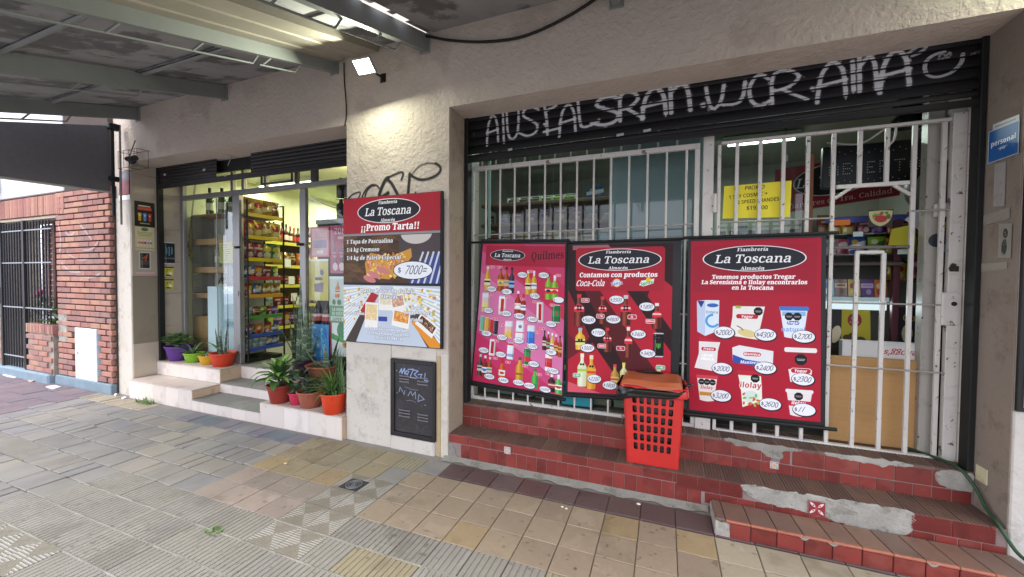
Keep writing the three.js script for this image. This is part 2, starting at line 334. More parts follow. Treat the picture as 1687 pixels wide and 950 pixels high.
// pale mortar in the joints between rows of ribbed tiles
for (const [k, x0, x1] of [[3, -4.1, 0.2], [4, -4.0, -0.4], [5, -4.1, -1.2], [2, -2.3, 0.25]]) struct('mortar_joint', patch((s, t) => { const x = lerp(x0, x1, s); return [x, -0.003 + 0.0048 * Math.sin(Math.PI * t) * (0.55 + 0.9 * fbm(x * 0.4 + 9, 0.3, 32, 3, 261 + k)), gz(k) + (t - 0.5) * (0.006 + 0.02 * fbm(x * 0.3 + 9, 0.7, 48, 3, 271 + k))]; }, 260, 4, true), tint(M.cement, '#93908a'), sidewalk);
// cement strips: joint along the foot of the red steps, broken joints
struct('cement_joint', [patch((s, t) => { const x = lerp(-1.75, 0.3, s); return [x, -0.004 + 0.022 * (1 - t) ** 1.5, lerp(0.004, 0.07 + 0.014 * Math.sin(x * 17) + 0.01 * Math.sin(x * 41), t)]; }, 60, 1, true)], M.cement, sidewalk);

// ---------------------------------------------------------------- facade
{
  const s = new THREE.Shape([[-6.76, -0.15], [-6.4, -0.15], [-6.4, 3], [-2.84, 3], [-2.84, -0.15], [-1.726, -0.15], [-1.726, 3], [1.77, 3], [1.77, -0.15], [3.6, -0.15], [3.6, 4.6], [-6.76, 4.6]].map((p) => new THREE.Vector2(...p)));
  const g = new THREE.ExtrudeGeometry(s, { depth: 0.58, bevelEnabled: false }); g.translate(0, 0, -0.58);
  const facade = struct('facade_wall', wuv(g), M.stucco);
  const slab = (name, x0, x1, y0, y1, z0, z1, m, c = 0.006) => struct(name, box(x0, x1, y0, y1, z0, z1, c, rr(0, 3), rr(0, 3)), m, facade);
  // white column at the left end, its whitewash cut at the daylight edge, light painted in
  slab('whitewash', -6.763, -6.398, -0.1, 2.56, -0.012, 0.006, M.limewash);
  // pillar between the shops: smooth whitewashed foot under the board
  slab('whitewash', -2.846, -2.318, -0.1, 0.94, -0.01, 0.012, M.limewash);
  slab('whitewash', -2.316, -1.842, 0.82, 0.94, -0.01, 0.01, M.limewash);
  slab('whitewash', -2.316, -1.852, -0.1, 0.105, -0.01, 0.02, M.limewash);
  slab('plaster_edge', -1.84, -1.796, -0.1, 0.87, -0.01, 0.006, tint(M.limewash, '#b7a27c'));
  slab('plaster_edge', -1.794, -1.722, -0.1, 0.9, -0.01, 0.012, M.limewash);
  struct('scuff_marks', quad([-2.82, 0.12, 0.0145], [-2.36, 0.12, 0.0145], [-2.36, 0.62, 0.0145], [-2.82, 0.62, 0.0145]), new THREE.MeshStandardMaterial({ transparent: true, roughness: 0.95, map: canvasTex(384, 420, (c) => { c.clearRect(0, 0, 384, 420); c.lineCap = 'round'; for (let i = 0; i < 620; i++) { const a = rr(0, 6.28), d = Math.sqrt(rnd()) * rr(0.4, 1), x = 185 + Math.cos(a) * d * 190, y = 225 + Math.sin(a) * d * 130 + (x - 185) * 0.22; c.strokeStyle = `rgba(${pick(['50,48,50', '84,80,80', '38,36,40'])},${rr(0.1, 0.4)})`; c.lineWidth = rr(0.8, 2.6); c.beginPath(); c.moveTo(x, y); c.lineTo(x + rr(-9, 9), y + rr(-16, 4)); c.stroke(); } }) }), facade);
  // reveal of the pillar towards the red steps, rough worn render
  slab('worn_render', -1.729, -1.719, 0.2, 2.998, -0.26, -0.004, tint(M.limewash, '#a89a88'), 0.004);
  // right pillar: grey render on the reveal, pale rough front below
  slab('grey_render', 1.764, 1.775, 0.05, 3.0, -0.33, -0.004, M.greyRender, 0.003);
  slab('whitewash', 1.767, 3.6, -0.15, 0.86, -0.01, 0.008, tint(M.limewash, '#c3beb9'));
  slab('paint_flake', 1.76, 1.764, 0.37, 0.46, -0.24, -0.15, tint(M.limewash, '#d8cfae'), 0.001);
  // tiled reveal of the left shop
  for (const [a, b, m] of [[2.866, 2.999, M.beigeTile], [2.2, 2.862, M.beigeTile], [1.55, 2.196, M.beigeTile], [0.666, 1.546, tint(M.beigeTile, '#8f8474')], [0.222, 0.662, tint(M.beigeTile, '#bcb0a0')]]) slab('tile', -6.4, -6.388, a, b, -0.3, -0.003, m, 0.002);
  for (const [a, b] of [[2.656, 2.999], [2.192, 2.652], [1.751, 2.188], [1.31, 1.747], [0.866, 1.306], [0.404, 0.862]]) slab('tile', -6.4, -6.388, a, b, -0.56, -0.34, M.beigeTile, 0.002);
  // white tiled jamb left of the grille, and painted jamb right of it
  for (const [a, b] of [[2.4, 2.75], [1.98, 2.396], [1.56, 1.976], [1.14, 1.556], [0.72, 1.136], [0.4, 0.716]]) { slab('tile', -1.729, -1.716, a, b, -0.56, -0.33, tint(M.whiteTile, '#b9b2aa'), 0.002); slab('tile', 1.758, 1.772, a, b, -0.58, -0.34, M.whitePaint, 0.002); }
}
// rooms behind the shopfronts
{
  const green = mat('#e2e5bd', 0.6, { map: TX.cer }), ceilingM = mat('#ccd2ae', 0.8), floorM = mat('#8d8a80', 0.5, { map: TX.speck }), dark = mat('#8f8d86', 0.85, { map: TX.wall });
  const room = (x0, x1, z1, wallM, ceilM, flM, y1) => {
    struct('interior_wall', [box(x0 - 0.12, x0, 0.2, y1, z1, -0.6, 0), box(x1, x1 + 0.12, 0.2, y1, z1, -0.6, 0), box(x0, x1, 0.2, y1, z1 - 0.12, z1, 0)], wallM);
    struct('interior_ceiling', box(x0 - 0.12, x1 + 0.12, y1, y1 + 0.12, z1 - 0.12, -0.585, 0), ceilM);
    struct('interior_floor', box(x0, x1, 0.18, 0.4, z1, -0.57, 0), flM);
  };
  room(-6.5, -2.6, -4.6, green, ceilingM, floorM, 3.12);
  room(-2.4, 2.6, -3.6, dark, mat('#9a9c92', 0.9), mat('#55504a', 0.7, { map: TX.speck }), 3.2);
}

// ---------------------------------------------------------------- canopy
{
  const t = thing('canopy', 'sloping grey sheet canopy over the pavement on steel beams', 'canopy', [-2, 3.65, 0]);
  const Y = (z, d = 0) => 3.655 - 0.3055 * z + d;
  const slope = (x0, x1, z0, z1, d0, th, m, name, bow = 0) => part(name, wuv(norm((() => { const g = new THREE.BoxGeometry(1, 1, 1, 1, 1, 6), p = g.attributes.position; for (let i = 0; i < p.count; i++) { const x = p.getX(i) < 0 ? x0 : x1, z = lerp(z0, z1, p.getZ(i) + 0.5), y = Y(z, d0) + (p.getY(i) < 0 ? 0 : th) + bow * Math.sin(z * 5 + x); p.setXYZ(i, x, y, z); } g.computeVertexNormals(); return g; })()), rr(0, 2), rr(0, 2)), m, t);
  let fb = 0;
  // fibre cement sheets, lapped along the slope
  for (const [x0, x1] of [[-6.42, -5.36], [-5.385, -4.28], [-4.3, -2.96], [-2.99, -2.44], [-2.46, -1.985], [-1.89, -0.6], [-0.62, 0.92], [0.9, 2.32], [2.3, 3.6]])
    for (const [z0, z1, k] of [[-0.02, 0.78, 0], [0.74, 1.62, 1], [1.58, 2.46, 2], [2.42, 2.8, 3]])
      slope(x0 === -1.89 ? (k < 2 ? -1.885 : -1.95) : x0 + rr(0, 0.006), x1 - rr(0, 0.006), z0, z1, 0.004 + (k % 2) * 0.014 + (fb++ % 2) * 0.006 + rr(0, 0.002), 0.01, M.fibro, 'sheet', 0.002);
  for (const [a, b, x0] of [[0.0, 0.3, -1.955], [0.3, 0.36, -1.91], [0.46, 0.53, -1.95], [0.53, 0.6, -1.905], [0.7, 0.82, -1.95], [0.9, 1.7, -1.955]]) slope(x0, -1.87, a, b, 0.022, 0.004, M.fibro, 'sheet_scrap', 0.003);
  // folded metal trough sheet between two beams, with ribs along the slope
  {
    const seg = [], xs = [-2.965, -2.955, -2.86, -2.85, -2.76, -2.75, -2.66, -2.65, -2.56, -2.55, -2.46, -2.45], dy = [0.0, -0.05, -0.05, -0.04, -0.04, -0.05, -0.05, -0.04, -0.04, -0.05, -0.05, 0.03];
    for (let i = 0; i + 1 < xs.length; i++) seg.push(patch((s, u) => { const z = lerp(0.01, 2.8, u); return [lerp(xs[i], xs[i + 1], s), Y(z, lerp(dy[i], dy[i + 1], s)), z]; }, 1, 8, true));
    part('trough_sheet', seg, new THREE.MeshStandardMaterial({ ...{ color: M.ductSheet.color, roughness: 0.45, map: TX.blotch }, side: THREE.DoubleSide }), t);
    part('trough_side', patch((s, u) => { const z = lerp(0.05, 2.8, u); return [-2.445, Y(z, lerp(-0.05, 0.06, s)), z]; }, 1, 6, true), tint(M.ductSheet, '#a39c90', { side: THREE.DoubleSide }), t);
  }
  const beam = (x, m, rod) => {
    const W = 0.026, H0 = 0.0, H1 = -0.145;
    const b = part('beam', [
      patch((s, u) => { const z = lerp(0.012, 2.78, u); return [x + W, Y(z, lerp(H1, H0, s)), z]; }, 1, 1, true), patch((s, u) => { const z = lerp(0.012, 2.78, u); return [x - W, Y(z, lerp(H0, H1, s)), z]; }, 1, 1, true),
      patch((s, u) => { const z = lerp(0.012, 2.78, u); return [lerp(x - W, x + W, s), Y(z, H1), z]; }, 1, 1, true), patch((s, u) => { const z = lerp(0.012, 2.78, u); return [lerp(x - W, x + W, s), Y(z, H0), z]; }, 1, 1, true)], tint(m, '#' + m.color.getHexString(), { side: THREE.DoubleSide }), t);
    part('wall_plate', box(x - 0.05, x + 0.05, 3.49, 3.66, 0.001, 0.012, 0.002), m, b);
    for (const [za, zb, d] of rod) {
      part('tie_bar', [cyl([x - 0.05, Y(za, -0.2), za], [x - 0.05, Y(zb, -0.2), zb], 0.008, 0.008, 6), cyl([x - 0.05, Y(za, -0.2), za], [x - 0.01, Y(za, -0.13), za - 0.02], 0.008, 0.008, 6), ...d.map((z) => cyl([x - 0.05, Y(z, -0.2), z], [x - 0.01, Y(z, -0.12), z - 0.05], 0.008, 0.008, 6))], m, b);
    }
  };
    beam(-6.2, M.beamGreen, [[0.62, 1.9, [0.95, 1.4]], [1.95, 2.75, [2.4]]]);
  beam(-4.56, M.beamGreen, [[0.76, 2.75, [1.2, 1.7, 2.4]]]);
  beam(-2.98, M.beamGreen, [[0.78, 2.75, [1.2, 1.65, 2.3]], [0.4, 0.72, [0.7]]]);
  beam(-1.965, M.beamGreen, [[0.35, 0.9, [0.6]], [0.95, 2.75, [1.4, 2]]]);
  beam(-0.35, M.beamGreen, [[0.7, 2.75, [1.2]]]); beam(1.3, M.beamGreen, [[0.7, 2.75, [1.2]]]);
  for (const z of [0.75, 1.6, 2.44]) part('purlin', patch((s, u) => { const a = u * Math.PI * 2; return [lerp(-6.42, -3.0, s), Y(z, -0.012) + 0.02 * Math.sin(a), z + 0.02 * Math.cos(a)]; }, 1, 4, true), M.beamGreen, t);
}
// ---------------------------------------------------------------- red tiled steps of the right shop
{
  const redM = ['#a8483f', '#a34a42', '#b04e44', '#9c443c', '#ad5a50'].map((h, i) => new THREE.MeshPhysicalMaterial({ color: col('#d0857c').multiplyScalar(0.3 + 0.03 * i), roughness: 0.36, map: TX.bloom }));
  const treadM = ['#675049', '#6e554b', '#624c46', '#725a50'].map((h) => mat(h, 0.6, { map: TX.speck }));
  const topM = ['#846558', '#7e6156', '#8a6b5c', '#7a6258'].map((h) => mat(h, 0.55, { map: TX.speck, ...bump(TX.speck, 0.001) }));
  const nose = mat('#a8604a', 0.5, { map: TX.speck }), groutR = mat('#94807c', 0.9, { map: TX.cement });
  const t = thing('entrance_steps', 'worn red tiled steps below the barred window, patched with grey cement', 'steps', [0, 0, 0]);
  part('core', [box(-1.722, 1.762, 0.19, 0.398, -0.6, -0.2535, 0), box(-1.722, 1.768, -0.1, 0.197, -0.6, -0.0035, 0)], groutR, t);
  const A = [0, 0, 0];
  const riser = (x0, x1, y0, y1, z, m, c = 0.003) => part('tile', box(x0 + 0.0015, x1 - 0.0015, y0 + 0.0015, y1 - 0.0015, z - 0.014, z + rr(0, 0.0015), c, rr(0, 4), rr(0, 4)), m, t);
  const diag = (x0, x1, y0, y1, z, m) => {                          // tile with raised diagonal ribs
    const l = [box(x0 + 0.002, x1 - 0.002, y0 + 0.002, y1 - 0.002, z - 0.014, z - 0.0005, 0)], w = x1 - x0 - 0.004, h = y1 - y0 - 0.004;
    for (let d = -h; d < w; d += 0.0165) {                            // ribs fall to the right, clipped to the tile
      const a = Math.max(d, 0), b = Math.min(d + h, w); if (b - a < 0.008) continue;
      const P = (k, e) => [x0 + 0.002 + k, y1 - 0.002 - (k - d) + e, z + 0.0055];
      const q = [P(a, 0.0045), P(b, 0.0045), P(b, -0.0045), P(a, -0.0045)].map((p) => [p[0], clamp(p[1], y0 + 0.002, y1 - 0.002), p[2]]);
      l.push(wuv(quad(q[3], q[2], q[1], q[0])));
      l.push(wuv(quad([q[0][0], q[0][1], z - 0.0005], [q[1][0], q[1][1], z - 0.0005], q[1], q[0]).scale(1, 1, 1)), wuv(quad(q[3], q[2], [q[2][0], q[2][1], z - 0.0005], [q[3][0], q[3][1], z - 0.0005])));
    }
    return part('tile', l, m, t);
  };
  // lower riser: a row of nosing tiles above narrow upright ones; from x = 0.1 on ribbed tiles
  for (let x = -1.722; x < 0.09; x += 0.2) riser(x, Math.min(x + 0.2, 0.1), 0.132, 0.2, 0, pick(redM));
  for (let x = -1.6; x < 0.29; x += 0.0845) { if (x > 0.2) continue; riser(x, Math.min(x + 0.0845, 0.29), 0.012, 0.13, 0, pick(redM)); }
  for (let x = 0.1; x < 0.5; x += 0.135) diag(x, Math.min(x + 0.135, 0.505), 0.105, 0.2, 0, pick(redM));
  for (let x = 1.36; x < 1.7; x += 0.18) diag(x, Math.min(x + 0.18, 1.765), 0.105, 0.2, 0, pick(redM));
  for (let x = 0.28; x < 1.7; x += 0.099) riser(x, Math.min(x + 0.099, 1.766), 0.03, 0.103, 0, pick(redM));
  // cement patches over lost tiles
  const blob = (name, pts, z, m, th = 0.008) => {
    const s = new THREE.Shape(); s.setFromPoints(new THREE.CatmullRomCurve3(pts.map(([x, y]) => new THREE.Vector3(x, y, 0)), true, 'catmullrom', 0.4).getPoints(pts.length * 14).map((p) => new THREE.Vector2(p.x + 0.055 * (fbm(p.x * 0.5 + 5, p.y * 0.5 + 5, 40, 3, 281) - 0.5), p.y + 0.03 * (fbm(p.x * 0.5 + 5, p.y * 0.5 + 5, 60, 3, 283) - 0.5))));
    const g = new THREE.ExtrudeGeometry(s, { depth: th, bevelEnabled: true, bevelSize: 0.004, bevelThickness: 0.003, bevelSegments: 1 }); g.translate(0, 0, z);
    return part(name, wuv(g), m, t);
  };
  blob('cement_patch', [[0.49, 0.196], [0.53, 0.14], [0.62, 0.11], [0.78, 0.1], [0.94, 0.085], [1.08, 0.06], [1.2, 0.05], [1.31, 0.06], [1.36, 0.12], [1.37, 0.2], [1.1, 0.203], [0.8, 0.202]], -0.008, M.cementLight);
  blob('cement_patch', [[-1.724, 0.0], [-1.63, 0.0], [-1.64, 0.05], [-1.68, 0.11], [-1.724, 0.135]], -0.006, M.cement);
  // upper riser: large tiles above a low row
  const U = -0.25;
  for (let x = -1.722, k = 0; x < 1.6; x += 0.183, k++) if (!(x > 0.62 && x < 0.8)) riser(x, Math.min(x + 0.183, 1.64), 0.278, 0.385, U, pick(redM));
  riser(0.66, 0.72, 0.278, 0.34, U, redM[1]); riser(0.77, 0.83, 0.278, 0.37, U, redM[2]);
  for (let x = -1.722; x < 1.7; x += 0.0915) riser(x, Math.min(x + 0.0915, 1.762), 0.2, 0.276, U, pick(redM));
  blob('cement_patch', [[0.45, 0.396], [0.5, 0.368], [0.57, 0.362], [0.65, 0.35], [0.7, 0.312], [0.77, 0.312], [0.8, 0.37], [0.87, 0.396]], U - 0.008, M.cement);
  blob('cement_patch', [[1.05, 0.396], [1.12, 0.37], [1.2, 0.375], [1.3, 0.365], [1.4, 0.372], [1.46, 0.396]], U - 0.008, M.cementLight);
  blob('cement_patch', [[1.6, 0.38], [1.61, 0.31], [1.68, 0.285], [1.75, 0.29], [1.755, 0.38]], U - 0.008, M.cementLight);
  // small patterned tiles set among the plain ones
  const star = (bg, fg, kind) => canvasTex(96, 96, (c, w) => {
    c.fillStyle = bg; c.fillRect(0, 0, w, w); c.translate(w / 2, w / 2);
    for (let k = 0; k < 4; k++) { c.rotate(Math.PI / 2); c.fillStyle = fg[0]; c.beginPath(); if (kind) { c.moveTo(8, 8); c.quadraticCurveTo(34, 10, 42, 42); c.quadraticCurveTo(10, 34, 8, 8); } else { c.moveTo(0, -40); c.lineTo(9, -10); c.lineTo(-9, -10); } c.fill(); c.fillStyle = fg[1]; c.beginPath(); c.arc(kind ? 20 : 30, kind ? 20 : 30, kind ? 5 : 9, 0, 7); c.fill(); }
    c.fillStyle = fg[2]; c.beginPath(); c.arc(0, 0, 11, 0, 7); c.fill();
  });
  const deco = (x, y, w, z, tx, label) => { part('tile', box(x - w / 2, x + w / 2, y - w / 2, y + w / 2, z - 0.014, z + 0.001, 0.003), groutR, t); part('decorated_tile', quad([x - w / 2 + 0.003, y - w / 2 + 0.003, z + 0.002], [x + w / 2 - 0.003, y - w / 2 + 0.003, z + 0.002], [x + w / 2 - 0.003, y + w / 2 - 0.003, z + 0.002], [x - w / 2 + 0.003, y + w / 2 - 0.003, z + 0.002]), new THREE.MeshStandardMaterial({ map: tx, roughness: 0.35 }), t, { label }); };
  const tA = star('#b9b0ae', ['#c29a52', '#6d7087', '#c9a35c'], 0), tB = star('#8c2f33', ['#d8d2d2', '#8c2f33', '#a64a4d'], 1);
  deco(-1.17, 0.15, 0.06, 0.004, tA, 'small tile with a yellow star'); deco(0.735, 0.262, 0.055, U + 0.004, tA, 'small tile with a yellow star'); deco(0.905, 0.136, 0.09, 0.012, tB, 'red and white flower tile');
  // treads: ribbed tiles
  for (let x = -1.722, k = 0; x < 1.7; x += 0.118, k++) {
    const w = Math.min(0.118, 1.764 - x), g = ribbedTile(w - 0.003, 0.248, 6, 0.008, 0.003, false); g.translate(x + w / 2, 0.2035, -0.128); part('tile', g, pick(treadM), t);
    const g2 = ribbedTile(w - 0.003, 0.3, 6, 0.008, 0.003, false); g2.translate(x + w / 2, 0.4015, -0.4); part('tile', g2, treadM[k % 4], t);
  }
  // low front step at the right, its top leaning back a little
  const f = thing('front_step', 'low red tiled step at the right end, its left corner patched with cement', 'step', [1.05, 0, 0.15]);
  const zf = 0.285, ya = 0.068, yb = 0.1;
  const topY = (z) => lerp(ya, yb, z / zf);
  part('core', norm((() => { const g = new THREE.BoxGeometry(1.47, 0.2, zf - 0.012), p = g.attributes.position; for (let i = 0; i < p.count; i++) { const z = p.getZ(i) < 0 ? 0.0125 : zf - 0.012; p.setXYZ(i, p.getX(i) + 1.05, p.getY(i) < 0 ? -0.12 : topY(z) - 0.011, z); } g.computeVertexNormals(); return wuv(g); })()), groutR, f);
  const xs = [0.318, 0.37]; for (let x = 0.37 + 0.132; x < 1.76; x += 0.132) xs.push(x); xs.push(1.78);
  for (let i = 0; i + 1 < xs.length; i++) {
    const a = xs[i] + 0.002, b = xs[i + 1] - 0.002, [ou, ov] = uvShift();
    const g = box(a, b, -0.012, 0, 0.013, zf, 0.003, ou, ov), p = g.attributes.position; for (let k = 0; k < p.count; k++) p.setY(k, p.getY(k) + topY(p.getZ(k))); g.computeVertexNormals();
    part('tile', g, pick(topM), f);
    if (i) { part('tile', box(a, b, -0.09, yb - 0.02, zf - 0.012, zf + 0.003, 0.003, ou, ov), pick(redM), f); part('nosing', patch((s, u) => [lerp(a, b, s), yb - 0.009 + 0.009 * Math.sin(u * 2.6 - 1), zf - 0.002 + 0.009 * Math.cos(u * 2.6 - 1)], 1, 5, true), nose, f); }
  }
  const cp = (pts, z) => { const s = new THREE.Shape(pts.map(([x, y]) => new THREE.Vector2(x, y))), g = new THREE.ExtrudeGeometry(s, { depth: 0.012, bevelEnabled: true, bevelSize: 0.003, bevelThickness: 0.003, bevelSegments: 1 }); g.translate(0, 0, z); return wuv(g); };
  part('cement_patch', [cp([[0.316, -0.09], [0.388, -0.09], [0.39, 0.0], [0.386, 0.075], [0.37, 0.079], [0.345, 0.074], [0.316, 0.085]], zf - 0.004), box(0.311, 0.319, -0.1, 0.062, 0.02, zf + 0.004, 0.003)], M.cementLight, f);
  for (const x of [0.765, 0.9, 1.32]) part('chip', [patch((s, u) => [x + (s - 0.5) * 0.055, yb - 0.004 - 0.022 * u * Math.sin(Math.PI * s), zf + 0.0085 - 0.004 * (1 - u)], 8, 2, true)], M.cement, f);
}

// ---------------------------------------------------------------- white tiled stoop of the left shop
{
  const t = thing('entrance_stoop', 'stepped white tiled stoop with grey treads at the left shop door', 'steps', [-4.6, 0, 0]);
  const F = 0.06, wm = [M.whiteTile, tint(M.whiteTile, '#d2c8c2'), tint(M.whiteTile, '#dcd4cf')];
  const blocks = [[-6.36, -5.105, 0.222, -0.26, F], [-6.39, -5.105, 0.402, -0.56, -0.252], [-5.105, -3.97, 0.118, -0.26, F], [-5.105, -3.97, 0.238, -0.53, -0.252], [-3.97, -2.852, 0.218, -0.26, F], [-3.97, -2.852, 0.402, -0.56, -0.252], [-5.105, -3.97, 0.402, -0.62, -0.52]];
  for (const [x0, x1, y, z0, z1] of blocks) part('core', box(x0 + 0.004, x1 - 0.004, -0.1, y - 0.01, z0, z1 - 0.012, 0), M.grout, t);
  const rise = (x0, x1, y0, y1, z, w) => { const n = Math.max(1, Math.round((x1 - x0) / w)), s = (x1 - x0) / n; for (let i = 0; i < n; i++) part('tile', box(x0 + s * i + 0.001, x0 + s * (i + 1) - 0.001, y0, y1, z - 0.013, z, 0.002, rr(0, 4), rr(0, 4)), pick(wm), t); };
  const top = (x0, x1, y, z0, z1, w, ms) => { const n = Math.max(1, Math.round((x1 - x0) / w)), s = (x1 - x0) / n; for (let i = 0; i < n; i++) part('tile', box(x0 + s * i + 0.001, x0 + s * (i + 1) - 0.001, y - 0.011, y, z0 + 0.001, z1 - 0.001, 0.002, rr(0, 4), rr(0, 4)), pick(ms), t); };
  const topM = ['#c6b9b0', '#bdb0a8', '#c9beb6'].map((h) => tint(M.whiteTile, h)), slab = [M.greySlab, tint(M.greySlab, '#84827f')];
  rise(-6.36, -5.105, -0.09, 0.208, F, 0.235); top(-6.36, -5.105, 0.222, -0.25, F + 0.004, 0.235, topM);
  rise(-6.386, -5.105, 0.222, 0.388, -0.25, 0.235); top(-6.386, -5.105, 0.402, -0.56, -0.246, 0.235, topM);
  rise(-5.104, -3.972, -0.09, 0.102, F, 0.235); top(-5.104, -3.972, 0.118, -0.25, F + 0.006, 0.57, slab);
  rise(-5.104, -3.972, 0.118, 0.222, -0.25, 0.235); top(-5.104, -3.972, 0.238, -0.52, -0.244, 0.57, slab);
  rise(-5.104, -3.972, 0.238, 0.388, -0.51, 0.235); top(-5.104, -3.972, 0.402, -0.62, -0.506, 0.57, slab);
  rise(-3.97, -2.93, -0.09, 0.205, F, 0.35); rise(-2.93, -2.852, -0.09, 0.205, F + 0.004, 0.09); top(-3.97, -2.852, 0.218, -0.25, F + 0.004, 0.28, topM);
  rise(-3.97, -2.852, 0.218, 0.388, -0.25, 0.235); top(-3.97, -2.852, 0.402, -0.56, -0.246, 0.28, topM);
  // cheeks beside the grey treads
  for (const [x, y0, y1, z0, z1] of [[-5.103, 0.12, 0.208, -0.25, F - 0.002], [-5.103, 0.24, 0.388, -0.51, -0.252]]) part('cheek', box(x - 0.004, x + 0.004, y0, y1, z0, z1, 0.001), M.ochreSide, t);
  for (const [x, y0, y1, z0, z1] of [[-3.972, 0.12, 0.205, -0.25, F - 0.002], [-3.972, 0.24, 0.388, -0.51, -0.252]]) part('cheek', box(x - 0.004, x + 0.004, y0, y1, z0, z1, 0.001), M.whiteTile, t);
  part('cheek', box(-2.853, -2.847, -0.1, 0.205, -0.01, F, 0.001), M.ochreSide, t);
}

// ---------------------------------------------------------------- roller shutters
// graffiti letters as pen strokes on a unit height: [x, y] points, y up
const strokes = {
  A: [[[0, -0.1], [0.02, 0.55], [0.15, 0.95], [0.3, 0.98], [0.42, 0.7], [0.46, 0]], [[0, 0.35], [0.45, 0.45]]], I: [[[0.08, 1], [0.12, 0]]],
  U: [[[0, 1], [0.02, 0.3], [0.14, 0.02], [0.32, 0.06], [0.42, 0.35], [0.42, 1]]], S: [[[0.45, 0.85], [0.32, 1], [0.12, 0.95], [0.06, 0.72], [0.25, 0.55], [0.45, 0.35], [0.4, 0.08], [0.2, -0.02], [0, 0.15]]],
  E: [[[0, 1], [0.1, 0.5], [0.12, 0]], [[0.05, 0.78], [0.4, 0.9]], [[0, 0.1], [0.5, 0.16]]], L: [[[0.05, 1], [0.1, 0.3], [0.15, 0.02], [0.35, 0.02], [0.6, 0.2]]],
  R: [[[0.05, 0], [0.02, 0.6], [0.06, 1], [0.35, 0.98], [0.5, 0.72], [0.3, 0.45], [0.06, 0.4]], [[0.2, 0.42], [0.6, 0.0]]], N: [[[0.05, 0], [0.02, 1]], [[0.06, 0.75], [0.2, 0.98], [0.36, 0.85], [0.42, 0]]],
  C: [[[0.42, 0.8], [0.3, 1], [0.1, 0.9], [0, 0.5], [0.1, 0.1], [0.3, -0.02], [0.45, 0.12]]], W: [[[0, 1], [0.06, 0.05], [0.26, 0.25], [0.3, 1]], [[0.27, 0.25], [0.5, 0.15], [0.62, 0.4], [0.64, 1]]], '.': [[[0.1, 0.45], [0.14, 0.38]]],
  P: [[[0.1, -0.2], [0.14, 0.9]], [[0.14, 0.75], [0.6, 1.2], [1.1, 1.3], [1.4, 1.05], [1.2, 0.7], [0.7, 0.5], [0.2, 0.7]]], M: [[[0, 0], [0.1, 1], [0.28, 0.3], [0.5, 1], [0.55, 0]]], D: [[[0, 0], [0.05, 0.95], [0.45, 0.6], [0.4, 0.2], [0, 0]]],
};
function spray(c, word, x, y, h, w, o = {}) {                       // y is the baseline, canvas pixels
  c.save(); c.lineCap = c.lineJoin = 'round'; c.strokeStyle = o.color ?? 'rgb(206,206,208)';
  for (const ch of word) {
    if (ch === ' ') { x += h * 0.3; continue; }
    for (const [k, s] of strokes[ch].entries()) {
      const pts = s.map(([a, b]) => [x + a * h * (o.sx ?? 1), y - b * h]);
      for (const [lw, al] of [[1.9, 0.12], [1.35, 0.25], [1, 0.9]]) {
        c.globalAlpha = al; c.lineWidth = w * lw; c.beginPath(); c.moveTo(...pts[0]);
        for (let i = 1; i < pts.length - 1; i++) c.quadraticCurveTo(...pts[i], (pts[i][0] + pts[i + 1][0]) / 2, (pts[i][1] + pts[i + 1][1]) / 2);
        c.lineTo(...pts[pts.length - 1]); c.stroke();
      }
      for (let i = 0; i + 1 < pts.length; i++) for (let q = 0; q < 14; q++) { const f = rnd(), px = lerp(pts[i][0], pts[i + 1][0], f), py = lerp(pts[i][1], pts[i + 1][1], f); c.globalAlpha = rr(0.15, 0.6); c.fillStyle = c.strokeStyle; c.beginPath(); c.arc(px + rr(-1, 1) * w * 0.7, py + rr(-1, 1) * w * 0.7, q < 4 ? w * rr(0.25, 0.5) : rr(0.5, 1.8), 0, 7); c.fill(); }
      if (rnd() < 0.6) { const e = pts[pts.length - 1]; c.globalAlpha = 0.75; c.lineWidth = w * 0.3; c.beginPath(); c.moveTo(...e); c.lineTo(e[0], e[1] + rr(8, 26)); c.stroke(); }
    }
    x += h * (o.sx ?? 1) * (Math.max(...strokes[ch].flat().map((p) => p[0])) + (o.gap ?? 0.16));
  }
  c.restore(); return x;
}
function shutterSlat(x0, x1, y0, y1, z, vs) {                       // curved slat, uv across the whole curtain
  return patch((s, t) => { const a = t * 2 - 1; return [lerp(x0, x1, s), lerp(y0, y1, t), z + 0.011 * Math.sqrt(Math.max(0, 1 - a * a * 0.92))]; }, 1, 7);
}
function setV(g, v0, v1, u0 = 0, u1 = 1) { const uv = g.attributes.uv; for (let i = 0; i < uv.count; i++) uv.setXY(i, lerp(u0, u1, uv.getX(i)), lerp(v0, v1, uv.getY(i))); return g; }
